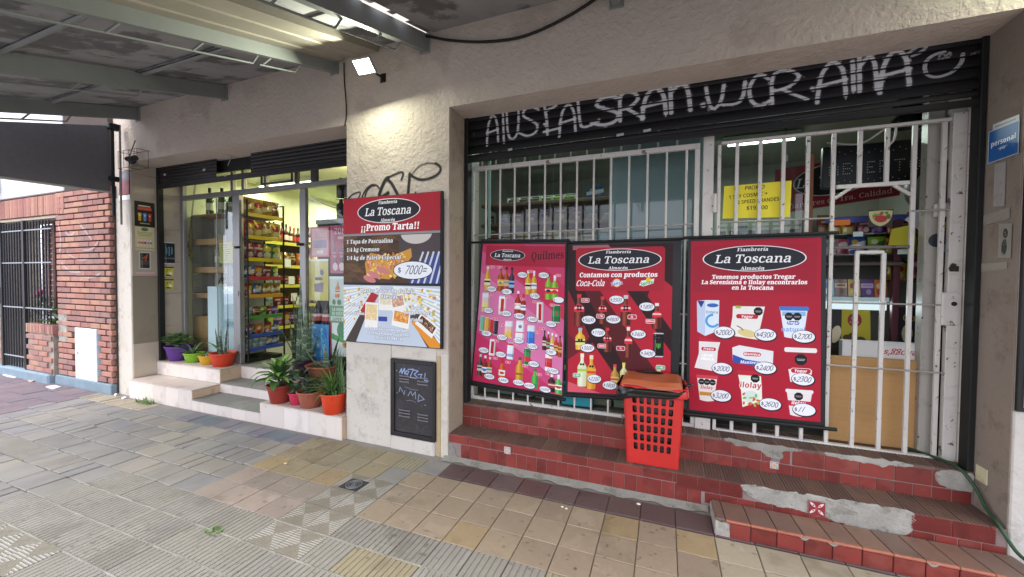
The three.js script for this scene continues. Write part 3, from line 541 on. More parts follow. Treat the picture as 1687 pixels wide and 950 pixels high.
{
  const W = 2048, H = 256, tx = canvasTex(W, H, (c) => {
    c.fillStyle = '#100f12'; c.fillRect(0, 0, W, H);
    for (let i = 0; i < 900; i++) { c.fillStyle = `rgba(${pick(['60,58,60', '8,8,10', '40,38,44'])},${rr(0.05, 0.22)})`; c.fillRect(rr(0, W), rr(0, H), rr(4, 60), rr(1, 4)); }
    const X = (m) => ((m + 1.71) / 3.46) * W;
const fit = (ch, x0, x1, y0, y1, w) => spray(c, ch, X(x0), y1, y1 - y0, w, { sx: (X(x1) - X(x0)) / (y1 - y0) / Math.max(...strokes[ch].flat().map((p) => p[0])) });
    fit('A', -1.5, -1.39, 30, 196, 11); fit('I', -1.37, -1.335, 26, 210, 11); fit('U', -1.31, -1.2, 30, 200, 11); fit('S', -1.19, -1.02, 14, 190, 12); spray(c, '.', X(-0.985), 182, 112, 11);
    fit('E', -0.97, -0.84, 16, 196, 13); fit('A', -0.835, -0.7, 34, 200, 12); fit('L', -0.7, -0.51, 20, 186, 13); fit('S', -0.57, -0.35, 26, 188, 17); fit('R', -0.36, -0.17, 20, 178, 15); fit('A', -0.18, -0.01, 20, 170, 17); fit('N', 0.01, 0.16, 14, 172, 17);
    spray(c, '.', X(0.22), 200, 112, 17); fit('W', 0.26, 0.51, 56, 200, 14); fit('C', 0.53, 0.66, 34, 200, 14); fit('R', 0.66, 0.88, 36, 200, 13); spray(c, '.', X(0.885), 196, 112, 13);
    fit('A', 0.935, 1.09, 30, 206, 14); fit('I', 1.1, 1.13, 44, 190, 14); fit('N', 1.15, 1.25, 26, 196, 14); fit('A', 1.265, 1.41, 24, 200, 15);
    c.strokeStyle = 'rgba(178,178,180,0.9)'; c.lineCap = 'round'; c.lineWidth = 12; c.beginPath(); c.moveTo(X(1.39), 56); c.quadraticCurveTo(X(1.44), 20, X(1.48), 14); c.quadraticCurveTo(X(1.5), 46, X(1.42), 62); c.stroke();
    c.lineWidth = 13; c.beginPath(); c.moveTo(X(1.57), 66); c.quadraticCurveTo(X(1.48), 70, X(1.48), 130); c.quadraticCurveTo(X(1.5), 200, X(1.6), 168); c.quadraticCurveTo(X(1.66), 140, X(1.655), 90); c.stroke();
    c.fillStyle = 'rgba(150,150,152,0.7)'; for (let i = 0; i < 60; i++) { c.beginPath(); c.arc(X(1.575) + rr(-18, 18), 84 + rr(-14, 14), rr(1, 4), 0, 7); c.fill(); }
    for (let i = 1; i < 5; i++) { c.globalAlpha = 0.8; c.fillStyle = '#100f12'; c.fillRect(0, (i / 5) * H - 3, W, 6); c.globalAlpha = 0.35; c.fillRect(0, (i / 5) * H - 14, W, 5); } c.fillStyle = 'rgb(180,180,182)';
    for (let i = 0; i < 24; i++) { c.globalAlpha = 0.4; c.beginPath(); c.arc(X(-1.63) + rr(-6, 6), 130 + rr(-12, 12), rr(0.5, 2), 0, 7); c.fill(); } c.globalAlpha = 1;
    for (let i = 0; i < 14; i++) { c.fillStyle = 'rgba(170,170,172,0.6)'; c.fillRect(X(1.71) + rr(-14, 14), 90 + rr(-8, 8), rr(2, 9), rr(1, 4)); }
  });
  const gm = new THREE.MeshPhysicalMaterial({ map: tx, roughness: 0.5, specularIntensity: 0.5 });
  const t = thing('roller_shutter', 'black roller shutter sprayed with large white graffiti letters above the barred window', 'roller shutter', [0, 2.7, -0.28]);
  const yb = 2.705, n = 5, h = (3.04 - yb) / n, tiltY = (g) => { const p = g.attributes.position; for (let i = 0; i < p.count; i++) p.setY(i, p.getY(i) - 0.035 * (1 - (p.getX(i) + 1.71) / 3.46) * sstep(3.1, 2.6, p.getY(i))); g.computeVertexNormals(); return g; };
  for (let i = 0; i < n; i++) part('slat', tiltY(setV(shutterSlat(-1.71, 1.75, yb + h * i + 0.002, yb + h * (i + 1) - 0.002, -0.285), i / n, (i + 1) / n)), gm, t);
  part('bottom_rail', [tiltY(setV(shutterSlat(-1.71, 1.75, 2.662, yb - 0.002, -0.29), 0.0, 0.02, 0.9, 0.99)), box(-1.7, 1.74, 2.605, 2.645, -0.3, -0.265, 0.004)].map((g) => norm(g)), M.blackPaint, t);
  part('backing', box(-1.71, 1.75, 2.72, 3.1, -0.33, -0.31, 0), M.black, t);
  for (const x of [[-1.716, -1.68], [1.732, 1.762]]) part('guide', box(x[0], x[1], 0.395, 3.02, -0.34, -0.255, 0.004), M.black, t);
  for (const [x, y, w] of [[-1.29, 2.66, 0.04], [-0.37, 2.672, 0.055], [-0.17, 2.68, 0.055]]) part('paper_scrap', quad([x, y, -0.262], [x + w, y + 0.004, -0.262], [x + w, y + 0.024, -0.262], [x, y + 0.02, -0.262]), tint(M.limewash, x < -1 ? '#b9c4d8' : '#c9c8cc', { side: THREE.DoubleSide }), t);

  const t2 = thing('roller_shutter', 'dark brown roller shutter half missing a slat panel above the left shop door', 'roller shutter', [-4.6, 2.74, -0.28]);
  const dm = mat('#1c191d', 0.5, { map: TX.grime }), yb2 = 2.78, n2 = 6, h2 = (3.03 - yb2) / n2;
  for (let i = 0; i < n2; i++) { const a = yb2 + h2 * i + 0.001, b = yb2 + h2 * (i + 1) - 0.001; for (const [x0, x1] of i >= 0 ? [[-6.37, -5.17], [-4.56, -2.86]] : [[-6.37, -2.86]]) part('slat', shutterSlat(x0, x1, a, b, -0.29), dm, t2); }
  part('bottom_rail', box(-6.37, -2.86, 2.715, 2.778, -0.3, -0.27, 0.006), dm, t2);
  part('guide', box(-6.386, -6.35, 0.404, 3.0, -0.335, -0.27, 0.004), M.black, t2);
  part('shutter_box', box(-6.37, -2.86, 2.86, 3.1, -0.4, -0.36, 0), M.black, t2);
  part('broken_rod', cyl([-4.92, 3.01, -0.3], [-4.99, 2.9, -0.3], 0.005, 0.005, 6), M.aluminium, t2);
  for (const [x, y] of [[-6.2, 2.87], [-5.4, 2.86], [-5.0, 2.76]]) part('paper_scrap', quad([x, y, -0.262], [x + 0.05, y + 0.005, -0.262], [x + 0.05, y + 0.03, -0.262], [x, y + 0.03, -0.262]), tint(M.limewash, '#c4bfc0', { side: THREE.DoubleSide }), t2);
}

// ---------------------------------------------------------------- aluminium front of the left shop
{
  const t = thing('shopfront', 'grey aluminium shopfront with transom lights and an open doorway', 'shopfront', [-4.6, 0.4, -0.57]);
  const bar = (x0, x1, y0, y1, z0 = -0.6, z1 = -0.55, m = M.aluminium) => part('frame_bar', box(x0, x1, y0, y1, z0, z1, 0.004), m, t);
  bar(-6.395, -6.325, 0.404, 2.99); bar(-5.3, -5.235, 0.404, 2.61); bar(-5.23, -5.165, 0.404, 2.61, -0.61, -0.545); bar(-4.105, -4.01, 0.404, 2.61); bar(-6.32, -2.85, 2.615, 2.675, -0.605, -0.545);
  bar(-6.32, -5.31, 0.404, 0.47); bar(-4.0, -2.85, 0.404, 0.47); bar(-6.32, -2.85, 2.955, 2.99);
  for (const x of [-5.34, -5.13, -4.72, -4.19, -3.93]) bar(x, x + (x === -3.93 ? 0.09 : 0.045), 2.68, 2.95, -0.6, -0.555, x > -4.3 ? mat('#4b4b50', 0.5) : M.aluminium);
  part('pane', quad([-6.32, 0.475, -0.578], [-5.31, 0.475, -0.578], [-5.31, 2.61, -0.578], [-6.32, 2.61, -0.578]), M.glass, t);
  part('pane', quad([-4.005, 0.475, -0.578], [-2.85, 0.475, -0.578], [-2.85, 2.61, -0.578], [-4.005, 2.61, -0.578]), M.glass, t);
  const leaf = part('door_leaf', box(-5.64, -5.628, 0.48, 2.6, -0.572, -0.56, 0.002), M.aluminium, t); part('pane', quad([-5.627, 0.48, -0.565], [-5.305, 0.48, -0.565], [-5.305, 2.6, -0.565], [-5.627, 2.6, -0.565]), new THREE.MeshPhysicalMaterial({ color: 0xdfe8ea, roughness: 0.02, transmission: 1, thickness: 0, ior: 2.1 }), leaf);
  part('sash', [box(-4.74, -4.2, 2.7, 2.72, -0.55, -0.53, 0.003), box(-4.74, -4.72, 2.7, 2.82, -0.55, -0.53, 0.003), box(-4.22, -4.2, 2.7, 2.84, -0.55, -0.53, 0.003)], mat('#3f3f44', 0.5), t);
  for (const [x, y] of [[-5.19, 1.93], [-4.08, 1.94]]) { const l = part('lock', [box(x - 0.05, x + 0.05, y - 0.015, y + 0.015, -0.545, -0.525, 0.004), cyl([x + 0.02, y, -0.525], [x + 0.02, y, -0.505], 0.012, 0.012, 10)], M.black, t); }
  for (const y of [0.6, 1.3]) part('latch', box(-5.215, -5.18, y, y + 0.06, -0.545, -0.535, 0.003), M.aluminium, t);
}

// ---------------------------------------------------------------- white steel grille and gate of the right shop
{
  const Z = -0.42, WP = M.whitePaint, t = thing('security_grille', 'white barred grille over the left half of the shop window', 'security grille', [-0.7, 0.4, Z]);
  const flat = (o, name, x0, x1, y0, y1, d = 0.018, c = 0.003) => part(name, box(x0, x1, y0, y1, Z - d, Z + d, c, rr(0, 3), rr(0, 3)), WP, o);
  flat(t, 'frame_bar', -1.72, -1.695, 0.39, 2.6); flat(t, 'frame_bar', -1.694, 0.24, 2.56, 2.6); flat(t, 'frame_bar', -1.694, 0.24, 0.39, 0.425); flat(t, 'frame_bar', 0.205, 0.24, 0.426, 2.559);
  for (let i = 0; i < 13; i++) { const x = -1.572 + 0.1432 * i; if (x < 0.17) part('bar', cyl([x, 0.42, Z], [x, 2.57, Z], 0.009, 0.009, 8), WP, t); }
  for (let i = 0; i < 14; i++) { const x = -1.64 + 0.1432 * i; if (x < 0.2) part('bar', cyl([x, 2.57, Z - 0.05], [x, 2.98, Z - 0.05], 0.009, 0.009, 8), WP, t); }
  for (const y of [1.955, 1.25, 0.86]) part('rail', cyl([-1.694, y, Z + 0.004], [0.205, y + 0.03, Z + 0.004], 0.006, 0.006, 8), tint(WP, '#a8a29d'), t);
  const p = thing('grille_post', 'white steel post between the grille and the barred gate', 'post', [0.3, 0.36, Z]);
  flat(p, 'post', 0.262, 0.335, 0.36, 3.0, 0.025, 0.004); part('hinge', [box(0.325, 0.36, 2.06, 2.2, Z - 0.02, Z + 0.034, 0.005), cyl([0.345, 2.06, Z + 0.034], [0.345, 2.2, Z + 0.034], 0.012, 0.012, 10)], WP, p); part('hinge', box(0.31, 0.36, 0.5, 0.62, Z - 0.02, Z + 0.034, 0.005), WP, p);
  part('foot', box(0.235, 0.345, 0.355, 0.5, Z - 0.03, Z + 0.03, 0.004), WP, p);
  const g = thing('barred_gate', 'white barred gate with a small serving hatch at the right of the window', 'gate', [1.05, 0.38, Z]);
  flat(g, 'frame_bar', 0.362, 0.385, 0.4, 2.57); flat(g, 'frame_bar', 0.386, 1.685, 2.572, 2.592); flat(g, 'frame_bar', 0.386, 1.69, 0.385, 0.412); flat(g, 'frame_bar', 1.688, 1.757, 0.385, 2.62, 0.02);
  const bx = [0.492, 0.642, 0.786, 0.932, 1.079, 1.225, 1.369, 1.509, 1.655];
  bx.forEach((x, i) => {
    const spans = i === 4 ? [[0.41, 2.57]] : i >= 5 && i <= 7 ? (i === 7 ? [[0.41, 2.57]] : [[0.41, 1.74], [2.2, 2.57]]) : [[0.41, 2.57]];
    for (const [a, b] of spans) part('bar', box(x - 0.012, x + 0.012, a, b, Z - 0.01, Z + 0.01, 0.002, rr(0, 3), rr(0, 3)), WP, g);
  });
  part('hatch_frame', box(1.1, 1.49, 2.185, 2.212, Z - 0.012, Z + 0.012, 0.003), WP, g); part('hatch_rail', box(1.215, 1.37, 1.735, 1.757, Z - 0.012, Z + 0.012, 0.003), WP, g);
  for (const s of [-1, 1]) { const x = s < 0 ? 1.092 : 1.497; part('gusset', cyl([x, 2.12, Z], [x - s * 0.09, 2.19, Z], 0.012, 0.012, 6), WP, g); }
  for (const [y, x0, x1] of [[1.985, 0.386, 1.08], [2.01, 1.5, 1.688], [1.4, 1.09, 1.688], [0.962, 1.07, 1.74]]) part('rail', cyl([x0, y, Z + 0.014], [x1, y, Z + 0.014], 0.006, 0.006, 8), tint(WP, '#a09a94'), g);
  part('sill_bar', box(1.09, 1.5, 1.77, 1.79, Z - 0.012, Z + 0.012, 0.003), tint(WP, '#5d544e'), g);
  const lb = part('lock_box', box(1.66, 1.755, 1.27, 1.48, Z - 0.03, Z + 0.028, 0.006), WP, g); part('keyhole', cyl([1.715, 1.41, Z + 0.026], [1.715, 1.41, Z + 0.033], 0.014, 0.014, 10), M.black, lb);
  part('bolt', [cyl([1.7, 1.63, Z + 0.02], [1.7, 1.66, Z + 0.045], 0.014, 0.012, 8), box(1.69, 1.735, 1.615, 1.65, Z + 0.02, Z + 0.026, 0.002)], tint(M.aluminium, '#4a443e'), g);
  const j = thing('wall_jamb', 'chipped white wooden jamb of the shop window at its right end', 'jamb', [1.68, 0.4, -0.5]);
  part('board', box(1.6, 1.684, 0.402, 3.0, -0.55, -0.47, 0.006), tint(WP, '#a5a099'), j); part('moulding', box(1.686, 1.757, 2.62, 3.0, -0.46, -0.42, 0.004), WP, j);
  part('weld_spot', [cyl([1.17, 0.385, Z + 0.01], [1.2, 0.382, Z + 0.05], 0.012, 0.018, 8)], WP, g);
}
// ---------------------------------------------------------------- printed things: drawing helpers
function write(c, s, x, y, size, o = {}) {
  c.save(); c.translate(x, y); if (o.rot) c.rotate(o.rot); c.transform(o.sx ?? 1, 0, o.skew ?? 0, 1, 0, 0);
  c.font = `${o.bold === false ? '' : 'bold '}${size}px ${o.font ?? 'serif'}`; c.textAlign = o.align ?? 'center'; c.textBaseline = 'middle';
  if (o.shadow) { c.fillStyle = o.shadow; c.fillText(s, size * 0.06, size * 0.06); }
  if (o.stroke) { c.strokeStyle = o.stroke; c.lineWidth = o.lw ?? size * 0.12; c.lineJoin = 'round'; c.strokeText(s, 0, 0); }
  c.fillStyle = o.color ?? '#fff'; c.fillText(s, 0, 0); c.restore();
}
const rrect = (c, x, y, w, h, r) => { c.beginPath(); c.roundRect(x, y, w, h, r); };
function shopLogo(c, cx, cy, rx, ry) {
  c.fillStyle = '#efeef0'; c.beginPath(); c.ellipse(cx, cy, rx, ry, 0, 0, 7); c.fill(); c.fillStyle = '#24242e'; c.beginPath(); c.ellipse(cx, cy, rx * 0.975, ry * 0.94, 0, 0, 7); c.fill();
  write(c, 'La Toscana', cx, cy + ry * 0.02, ry * 0.88, { skew: -0.22, bold: false, color: '#f3f2f4', stroke: '#f3f2f4', lw: ry * 0.025, sx: (rx / ry) * 0.315 });
  write(c, 'Fiambrería', cx, cy - ry * 0.7, ry * 0.36, { skew: -0.15, stroke: '#24242e', lw: ry * 0.06, sx: (rx / ry) * 0.29 }); write(c, 'Almacén', cx, cy + ry * 0.76, ry * 0.36, { skew: -0.15, stroke: '#24242e', lw: ry * 0.06, sx: (rx / ry) * 0.29 });
}
function bubble(c, x, y, rx, ry, s) {
  c.fillStyle = '#15151a'; c.beginPath(); c.ellipse(x + rx * 0.03, y + ry * 0.06, rx * 1.04, ry * 1.05, 0.03, 0, 7); c.fill(); c.fillStyle = '#e9eaf2'; c.beginPath(); c.ellipse(x, y, rx * 0.96, ry * 0.92, 0.03, 0, 7); c.fill();
  write(c, '$', x - rx * 0.7, y, ry * 0.75, { color: '#22222a' });
  c.save(); c.translate(x - rx * 0.5, y); for (const [i, ch] of [...s].entries()) { c.save(); c.translate(rx * (0.14 + 0.31 * i), ry * (0.05 * Math.sin(i * 2.1 + x))); c.rotate(0.12 * Math.sin(i * 1.7 + y)); write(c, ch, 0, 0, ry * 1.12, { font: 'sans-serif', bold: false, skew: -0.3, color: '#2b2b33', sx: 0.85 }); c.restore(); } c.restore();
}
function pill(c, x, y, w, h, s, bg = '#d5203a') { c.fillStyle = '#efe6ea'; rrect(c, x - w / 2, y - h / 2, w, h, h * 0.3); c.fill(); c.fillStyle = bg; rrect(c, x - w * 0.44, y - h * 0.38, w * 0.88, h * 0.76, h * 0.2); c.fill(); write(c, s, x, y, h * 0.55, { font: 'sans-serif' }); }
// bottle print: x, y, w, h of its box
function bottle(c, x, y, w, h, body, label, cap, o = {}) {
  const n = o.neck ?? 0.34, sh = o.sh ?? 0.36, cx = x + w / 2;
  c.beginPath(); c.moveTo(cx - (w * n) / 2, y + h * 0.05); c.lineTo(cx - (w * n) / 2, y + h * (sh - 0.16)); c.bezierCurveTo(cx - (w * n) / 2, y + h * (sh - 0.04), x, y + h * (sh - 0.04), x, y + h * (sh + 0.1)); c.lineTo(x + w * 0.02, y + h * 0.95); c.quadraticCurveTo(x + w * 0.04, y + h, x + w * 0.15, y + h); c.lineTo(x + w * 0.85, y + h); c.quadraticCurveTo(x + w * 0.96, y + h, x + w * 0.98, y + h * 0.95); c.lineTo(x + w, y + h * (sh + 0.1)); c.bezierCurveTo(x + w, y + h * (sh - 0.04), cx + (w * n) / 2, y + h * (sh - 0.04), cx + (w * n) / 2, y + h * (sh - 0.16)); c.lineTo(cx + (w * n) / 2, y + h * 0.05); c.closePath();
  const g = c.createLinearGradient(x, 0, x + w, 0); g.addColorStop(0, body[0]); g.addColorStop(0.35, body[1]); g.addColorStop(0.75, body[0]); g.addColorStop(1, body[2] ?? body[0]); c.fillStyle = g; c.fill();
  c.save(); c.clip(); if (label) { c.fillStyle = label[0]; c.fillRect(x, y + h * (o.l0 ?? 0.52), w, h * ((o.l1 ?? 0.78) - (o.l0 ?? 0.52))); c.fillStyle = label[1]; c.fillRect(x, y + h * (o.l0 ?? 0.52) + h * 0.07, w, h * 0.07); if (label[2]) { c.fillStyle = label[2]; c.beginPath(); c.ellipse(cx, y + h * ((o.l0 ?? 0.52) + 0.14), w * 0.34, h * 0.055, 0, 0, 7); c.fill(); } if (o.seals) { c.fillStyle = '#16161a'; for (const k of [0, 1]) for (const l of o.seals > 2 ? [0, 1] : [0]) { c.beginPath(); c.arc(cx - w * 0.13 + k * w * 0.27, y + h * (o.sy ?? 0.5) + l * w * 0.27, w * 0.12, 0, 7); c.fill(); } } } c.restore();
  c.fillStyle = cap; c.fillRect(cx - w * n * 0.58, y, w * n * 1.16, h * (typeof o.cap === 'number' ? o.cap : 0.12)); if (o.foil) { c.fillStyle = o.foil; c.fillRect(cx - w * n * 0.5, y + h * 0.02, w * n, h * 0.2); }
}
function can(c, x, y, w, h, bands, emblem) {
  c.save(); rrect(c, x, y, w, h, w * 0.16); c.clip(); const n = bands.length; bands.forEach((b, i) => { c.fillStyle = b; c.fillRect(x, y + (h * i) / n, w, h / n + 1); });
  c.fillStyle = 'rgba(255,255,255,0.35)'; c.fillRect(x + w * 0.14, y, w * 0.1, h); c.fillStyle = 'rgba(0,0,0,0.18)'; c.fillRect(x + w * 0.82, y, w * 0.18, h); c.fillStyle = '#c9ccd4'; c.fillRect(x, y, w, h * 0.05); c.fillRect(x, y + h * 0.95, w, h * 0.05);
  if (emblem) emblem(c, x + w / 2, y + h / 2, w, h); c.restore();
}
const cup = (c, x, y, w, h, lid, side, band) => { c.fillStyle = side; c.beginPath(); c.moveTo(x + w * 0.04, y + h * 0.06); c.lineTo(x + w * 0.96, y + h * 0.06); c.lineTo(x + w * 0.82, y + h * 0.96); c.quadraticCurveTo(x + w / 2, y + h * 1.04, x + w * 0.18, y + h * 0.96); c.fill(); c.save(); c.clip(); c.fillStyle = band; c.fillRect(x, y + h * 0.42, w, h * 0.2); c.restore(); c.fillStyle = lid; rrect(c, x, y, w, h * 0.13, h * 0.05); c.fill(); };
const seal = (c, x, y, r) => { c.fillStyle = '#141418'; c.beginPath(); for (let i = 0; i < 8; i++) c.lineTo(x + r * Math.cos((i + 0.5) * 0.785), y + r * Math.sin((i + 0.5) * 0.785)); c.fill(); c.fillStyle = '#d8d8dc'; c.fillRect(x - r * 0.65, y - r * 0.12, r * 1.3, r * 0.08); c.fillRect(x - r * 0.55, y + r * 0.1, r * 1.1, r * 0.08); };
const pouch = (c, pts, top, low, mid) => { c.beginPath(); pts.forEach(([a, b], i) => (i ? c.lineTo(a, b) : c.moveTo(a, b))); c.closePath(); c.fillStyle = low; c.fill(); c.save(); c.clip(); c.fillStyle = top; const [x0, y0] = pts[0], [, , [x2, y2]] = pts; c.fillRect(Math.min(...pts.map((p) => p[0])), y0 - 9, 400, (y2 - y0) * 0.45); c.fillStyle = mid; c.fillRect(0, y0 - 9, 2000, (y2 - y0) * 0.1); c.restore(); };
// a hung vinyl sheet with slight waves, between four corners [x, y] at depth z
function vinyl(tl, tr, br, bl, z, amp, seed, wave = 5) {
  return patch((s, t) => { const k = t, x = lerp(lerp(bl[0], br[0], s), lerp(tl[0], tr[0], s), k), y = lerp(lerp(bl[1], br[1], s), lerp(tl[1], tr[1], s), k), e = Math.sin(Math.PI * Math.min(1, (1 - t) * 1.1)); return [x, y, z + amp * (Math.sin(s * wave + seed + 2 * t) + 0.5 * Math.sin(s * wave * 2.3 + 4 * t + seed * 2)) * (0.35 + 0.65 * e) + amp * 0.6 * Math.sin(t * 7 + seed)]; }, 26, 30);
}
const vm = (t) => new THREE.MeshPhysicalMaterial({ map: t, roughness: 0.5, specularIntensity: 0.55, side: THREE.DoubleSide });
const blackVinyl = mat('#0e0d10', 0.5, { side: THREE.DoubleSide });
function banner(name, label, tl, tr, br, bl, z, tx, edge, amp, seed, rods) {
  const t = thing(name, label, 'banner', [(tl[0] + tr[0]) / 2, bl[1], z], 'advertising banners tied to the grille');
  part('print', vinyl(tl, tr, br, bl, z + 0.003, amp, seed), vm(tx), t);
  const [l, tt, r, b] = edge, ex = (p, dx, dy) => [p[0] + dx, p[1] + dy];
  part('backing', vinyl(ex(tl, -l, tt), ex(tr, r, tt), ex(br, r, -b), ex(bl, -l, -b), z - 0.003, amp, seed), blackVinyl, t);
  for (const [a, c, rad] of rods) part('rod', cyl(a, c, rad, rad, 10), M.black, t);
  return t;
}
{ // pink banner of beer bottles and cans
  const tx = canvasTex(600, 984, (c, W, H) => {
    c.fillStyle = '#c43a68'; c.fillRect(0, 0, W, H);
    const band = (col_, a, b, d, e) => { c.fillStyle = col_; c.beginPath(); c.moveTo(0, a * H); c.lineTo(W, b * H); c.lineTo(W, e * H); c.lineTo(0, d * H); c.fill(); };
    band('#c62950', -0.3, 0.28, 0.0, 0.5); band('#cf5c8c', 0.05, 0.5, 0.2, 0.62); band('#d576a6', 0.2, 0.62, 0.55, 0.92); band('#c9477c', 0.56, 0.93, 0.64, 1.0); band('#c42e62', 0.64, 1.0, 0.8, 1.2); band('#bd2350', 0.8, 1.1, 1, 1.3);
    c.fillStyle = '#a31a36'; c.globalAlpha = 0.85; c.fillRect(0.05 * W, 0.012 * H, 0.95 * W, 0.14 * H); c.globalAlpha = 1;
    shopLogo(c, 0.32 * W, 0.078 * H, 0.215 * W, 0.04 * H); write(c, 'Quilmes', 0.8 * W, 0.075 * H, 70, { skew: -0.1, sx: 0.78, color: '#2a1018', rot: -0.07 });
    const B = (u0, v0, u1, v1, ...a) => bottle(c, u0 * W, v0 * H, (u1 - u0) * W, (v1 - v0) * H, ...a), Q = (u0, v0, u1, v1, ...a) => can(c, u0 * W, v0 * H, (u1 - u0) * W, (v1 - v0) * H, ...a), P = (u, v, s) => bubble(c, u * W, v * H, 0.062 * W, 0.0215 * H, s), T = (u, v) => pill(c, u * W, v * H, 34, 17, '473');
    const amber = ['#7a2f12', '#c0662a'], gold = ['#c08a18', '#eac545'], green = ['#2d7a34', '#68b74a'], dk = ['#2a1a18', '#54302a'];
    B(0.05, 0.16, 0.125, 0.335, gold, ['#e5dfb8', '#1d1d24'], '#d8d8d8'); B(0.215, 0.16, 0.285, 0.335, amber, ['#d4b43a', '#e8d9a0', '#7f878c'], '#26262c'); B(0.285, 0.16, 0.35, 0.335, amber, ['#cfa889', '#8f8f90'], '#26262c'); B(0.35, 0.16, 0.415, 0.345, ['#26202a', '#54424c'], ['#88b4d8', '#2d3a60'], '#26262c');
    B(0.545, 0.18, 0.615, 0.345, gold, ['#e5dfb8', '#1d1d24'], '#e6e6e6'); B(0.62, 0.18, 0.685, 0.34, gold, ['#e8e8ea', '#4a87d0'], '#e6e6e6', { foil: '#e0e2ea' }); B(0.785, 0.195, 0.86, 0.37, ['#5b9a26', '#a3d04a'], ['#d8392f', '#e9e4dc', '#2a2a40'], '#2c5a28'); B(0.855, 0.205, 0.93, 0.365, ['#5b9a26', '#a3d04a'], ['#d9343a', '#eee', '#c9252f'], '#e4e6ea', { foil: '#dfe2e8' });
    Q(0.035, 0.35, 0.125, 0.49, ['#dfe6ee', '#e6c9c9', '#e8d896', '#e0b23a']); Q(0.245, 0.365, 0.33, 0.5, ['#eee', '#eee', '#d9d2d2'], (k, x, y, w, h) => { k.fillStyle = '#c3262f'; k.fillRect(x - w * 0.22, y - h * 0.34, w * 0.44, h * 0.68); });
    B(0.43, 0.325, 0.5, 0.49, ['#7e1d18', '#c23a2a'], ['#e6e2dc', '#e0ad34', '#f0f0f0'], '#e6e6e6'); B(0.5, 0.345, 0.56, 0.49, ['#7e1d18', '#b53326'], ['#eee', '#3b7fc9'], '#c8202a'); Q(0.69, 0.39, 0.77, 0.53, ['#ece9e9', '#ece9e9'], (k, x, y, w, h) => { k.fillStyle = '#b3222c'; k.fillRect(x - w * 0.2, y - h * 0.4, w * 0.42, h * 0.8); }); Q(0.87, 0.4, 0.96, 0.52, ['#1f6e3a', '#2f8a4a', '#1f6e3a'], (k, x, y, w) => { k.fillStyle = '#cf2b2b'; k.beginPath(); for (let i = 0; i < 10; i++) k.lineTo(x + w * (i % 2 ? 0.1 : 0.26) * Math.sin(i * 0.628), y - w * (i % 2 ? 0.1 : 0.26) * Math.cos(i * 0.628)); k.fill(); });
    ['#74b79a', '#d7ae33', '#c12a2f', '#2b2630'].forEach((k, i) => Q(0.03 + i * 0.058, 0.52 + i * 0.007, 0.082 + i * 0.058, 0.63 + i * 0.007, [k, k, k])); Q(0.335, 0.54, 0.425, 0.66, ['#dfe4ea', '#e0b7a5', '#e2b93e']); Q(0.46, 0.53, 0.555, 0.675, ['#e8eaee', '#e8eaee', '#e5e7ea'], (k, x, y, w, h) => { k.fillStyle = '#6b7fa8'; k.beginPath(); k.arc(x, y - h * 0.2, w * 0.2, 0, 7); k.fill(); k.fillStyle = '#b9313a'; k.fillRect(x - w / 2, y + h * 0.06, w, h * 0.04); }); Q(0.59, 0.555, 0.68, 0.69, ['#dfe5ee', '#3b7ed2', '#2d68c4']);
    [dk, ['#6b1b1c', '#a83a30'], ['#c8a43a', '#e7cf6a'], ['#a3241e', '#cf4a2c'], ['#8a2318', '#c04a2a']].forEach((k, i) => B(0.77 + i * 0.043, 0.58 + i * 0.006, 0.815 + i * 0.043, 0.715 + i * 0.008, k, [['#d8cfc0', '#7fae9a', '#e6e2d8', '#d0b070', '#caa040'][i], '#8a2b26'], ['#26262a', '#e8e8e8', '#efefef', '#e0e0e0', '#26262a'][i]));
    Q(0.17, 0.68, 0.24, 0.8, ['#ece9ea', '#ece9ea'], (k, x, y, w, h) => { k.fillStyle = '#b3222c'; k.fillRect(x - w * 0.25, y - h * 0.36, w * 0.5, h * 0.72); }); Q(0.38, 0.69, 0.455, 0.81, ['#c2313c', '#e8eaee', '#e8eaee', '#dfe4ee', '#8aa0c8', '#e8eaee']); Q(0.57, 0.715, 0.645, 0.835, ['#1f6e3a', '#2f8a4a', '#cf2b2b', '#1f6e3a']); Q(0.81, 0.735, 0.885, 0.855, ['#eee', '#d03a3f', '#c3262f', '#eee']);
    B(0.045, 0.8, 0.105, 0.955, ['#2a2624', '#6a645c'], ['#c9c2b8', '#3a3632'], '#c9c6c0'); B(0.1, 0.805, 0.165, 0.965, ['#6b1b1c', '#a33024'], ['#e8e8ea', '#3b7fc9', '#3b7fc9'], '#e6e6e6'); B(0.16, 0.81, 0.22, 0.955, amber, ['#c7c9c0', '#3b8a4c'], '#cfcfcf'); B(0.3, 0.81, 0.375, 0.965, ['#b03a1a', '#e07a2a'], ['#e9e4e0', '#cfc7c4', '#c8202a'], '#c02030', { foil: '#b82434' }); B(0.49, 0.785, 0.575, 0.95, ['#b0761c', '#e2b03c'], ['#c99a2a', '#8a5a18'], '#6a4a1c', { l0: 0.6, l1: 0.62 }); B(0.67, 0.85, 0.745, 0.985, ['#2e8a3c', '#6fc25a'], ['#5cb04c', '#3b8a3c'], '#2f7a3c', { l0: 0.7, l1: 0.72 }); B(0.85, 0.86, 0.925, 0.99, ['#191517', '#473c3c'], ['#b5343a', '#d8cfc8'], '#ececec', { foil: '#e6e6ea' }); B(0.925, 0.865, 0.995, 0.995, ['#2f9a3e', '#7bd06a'], ['#eee', '#c9302f', '#c9302f'], '#ececec', { foil: '#e6e6ea' });
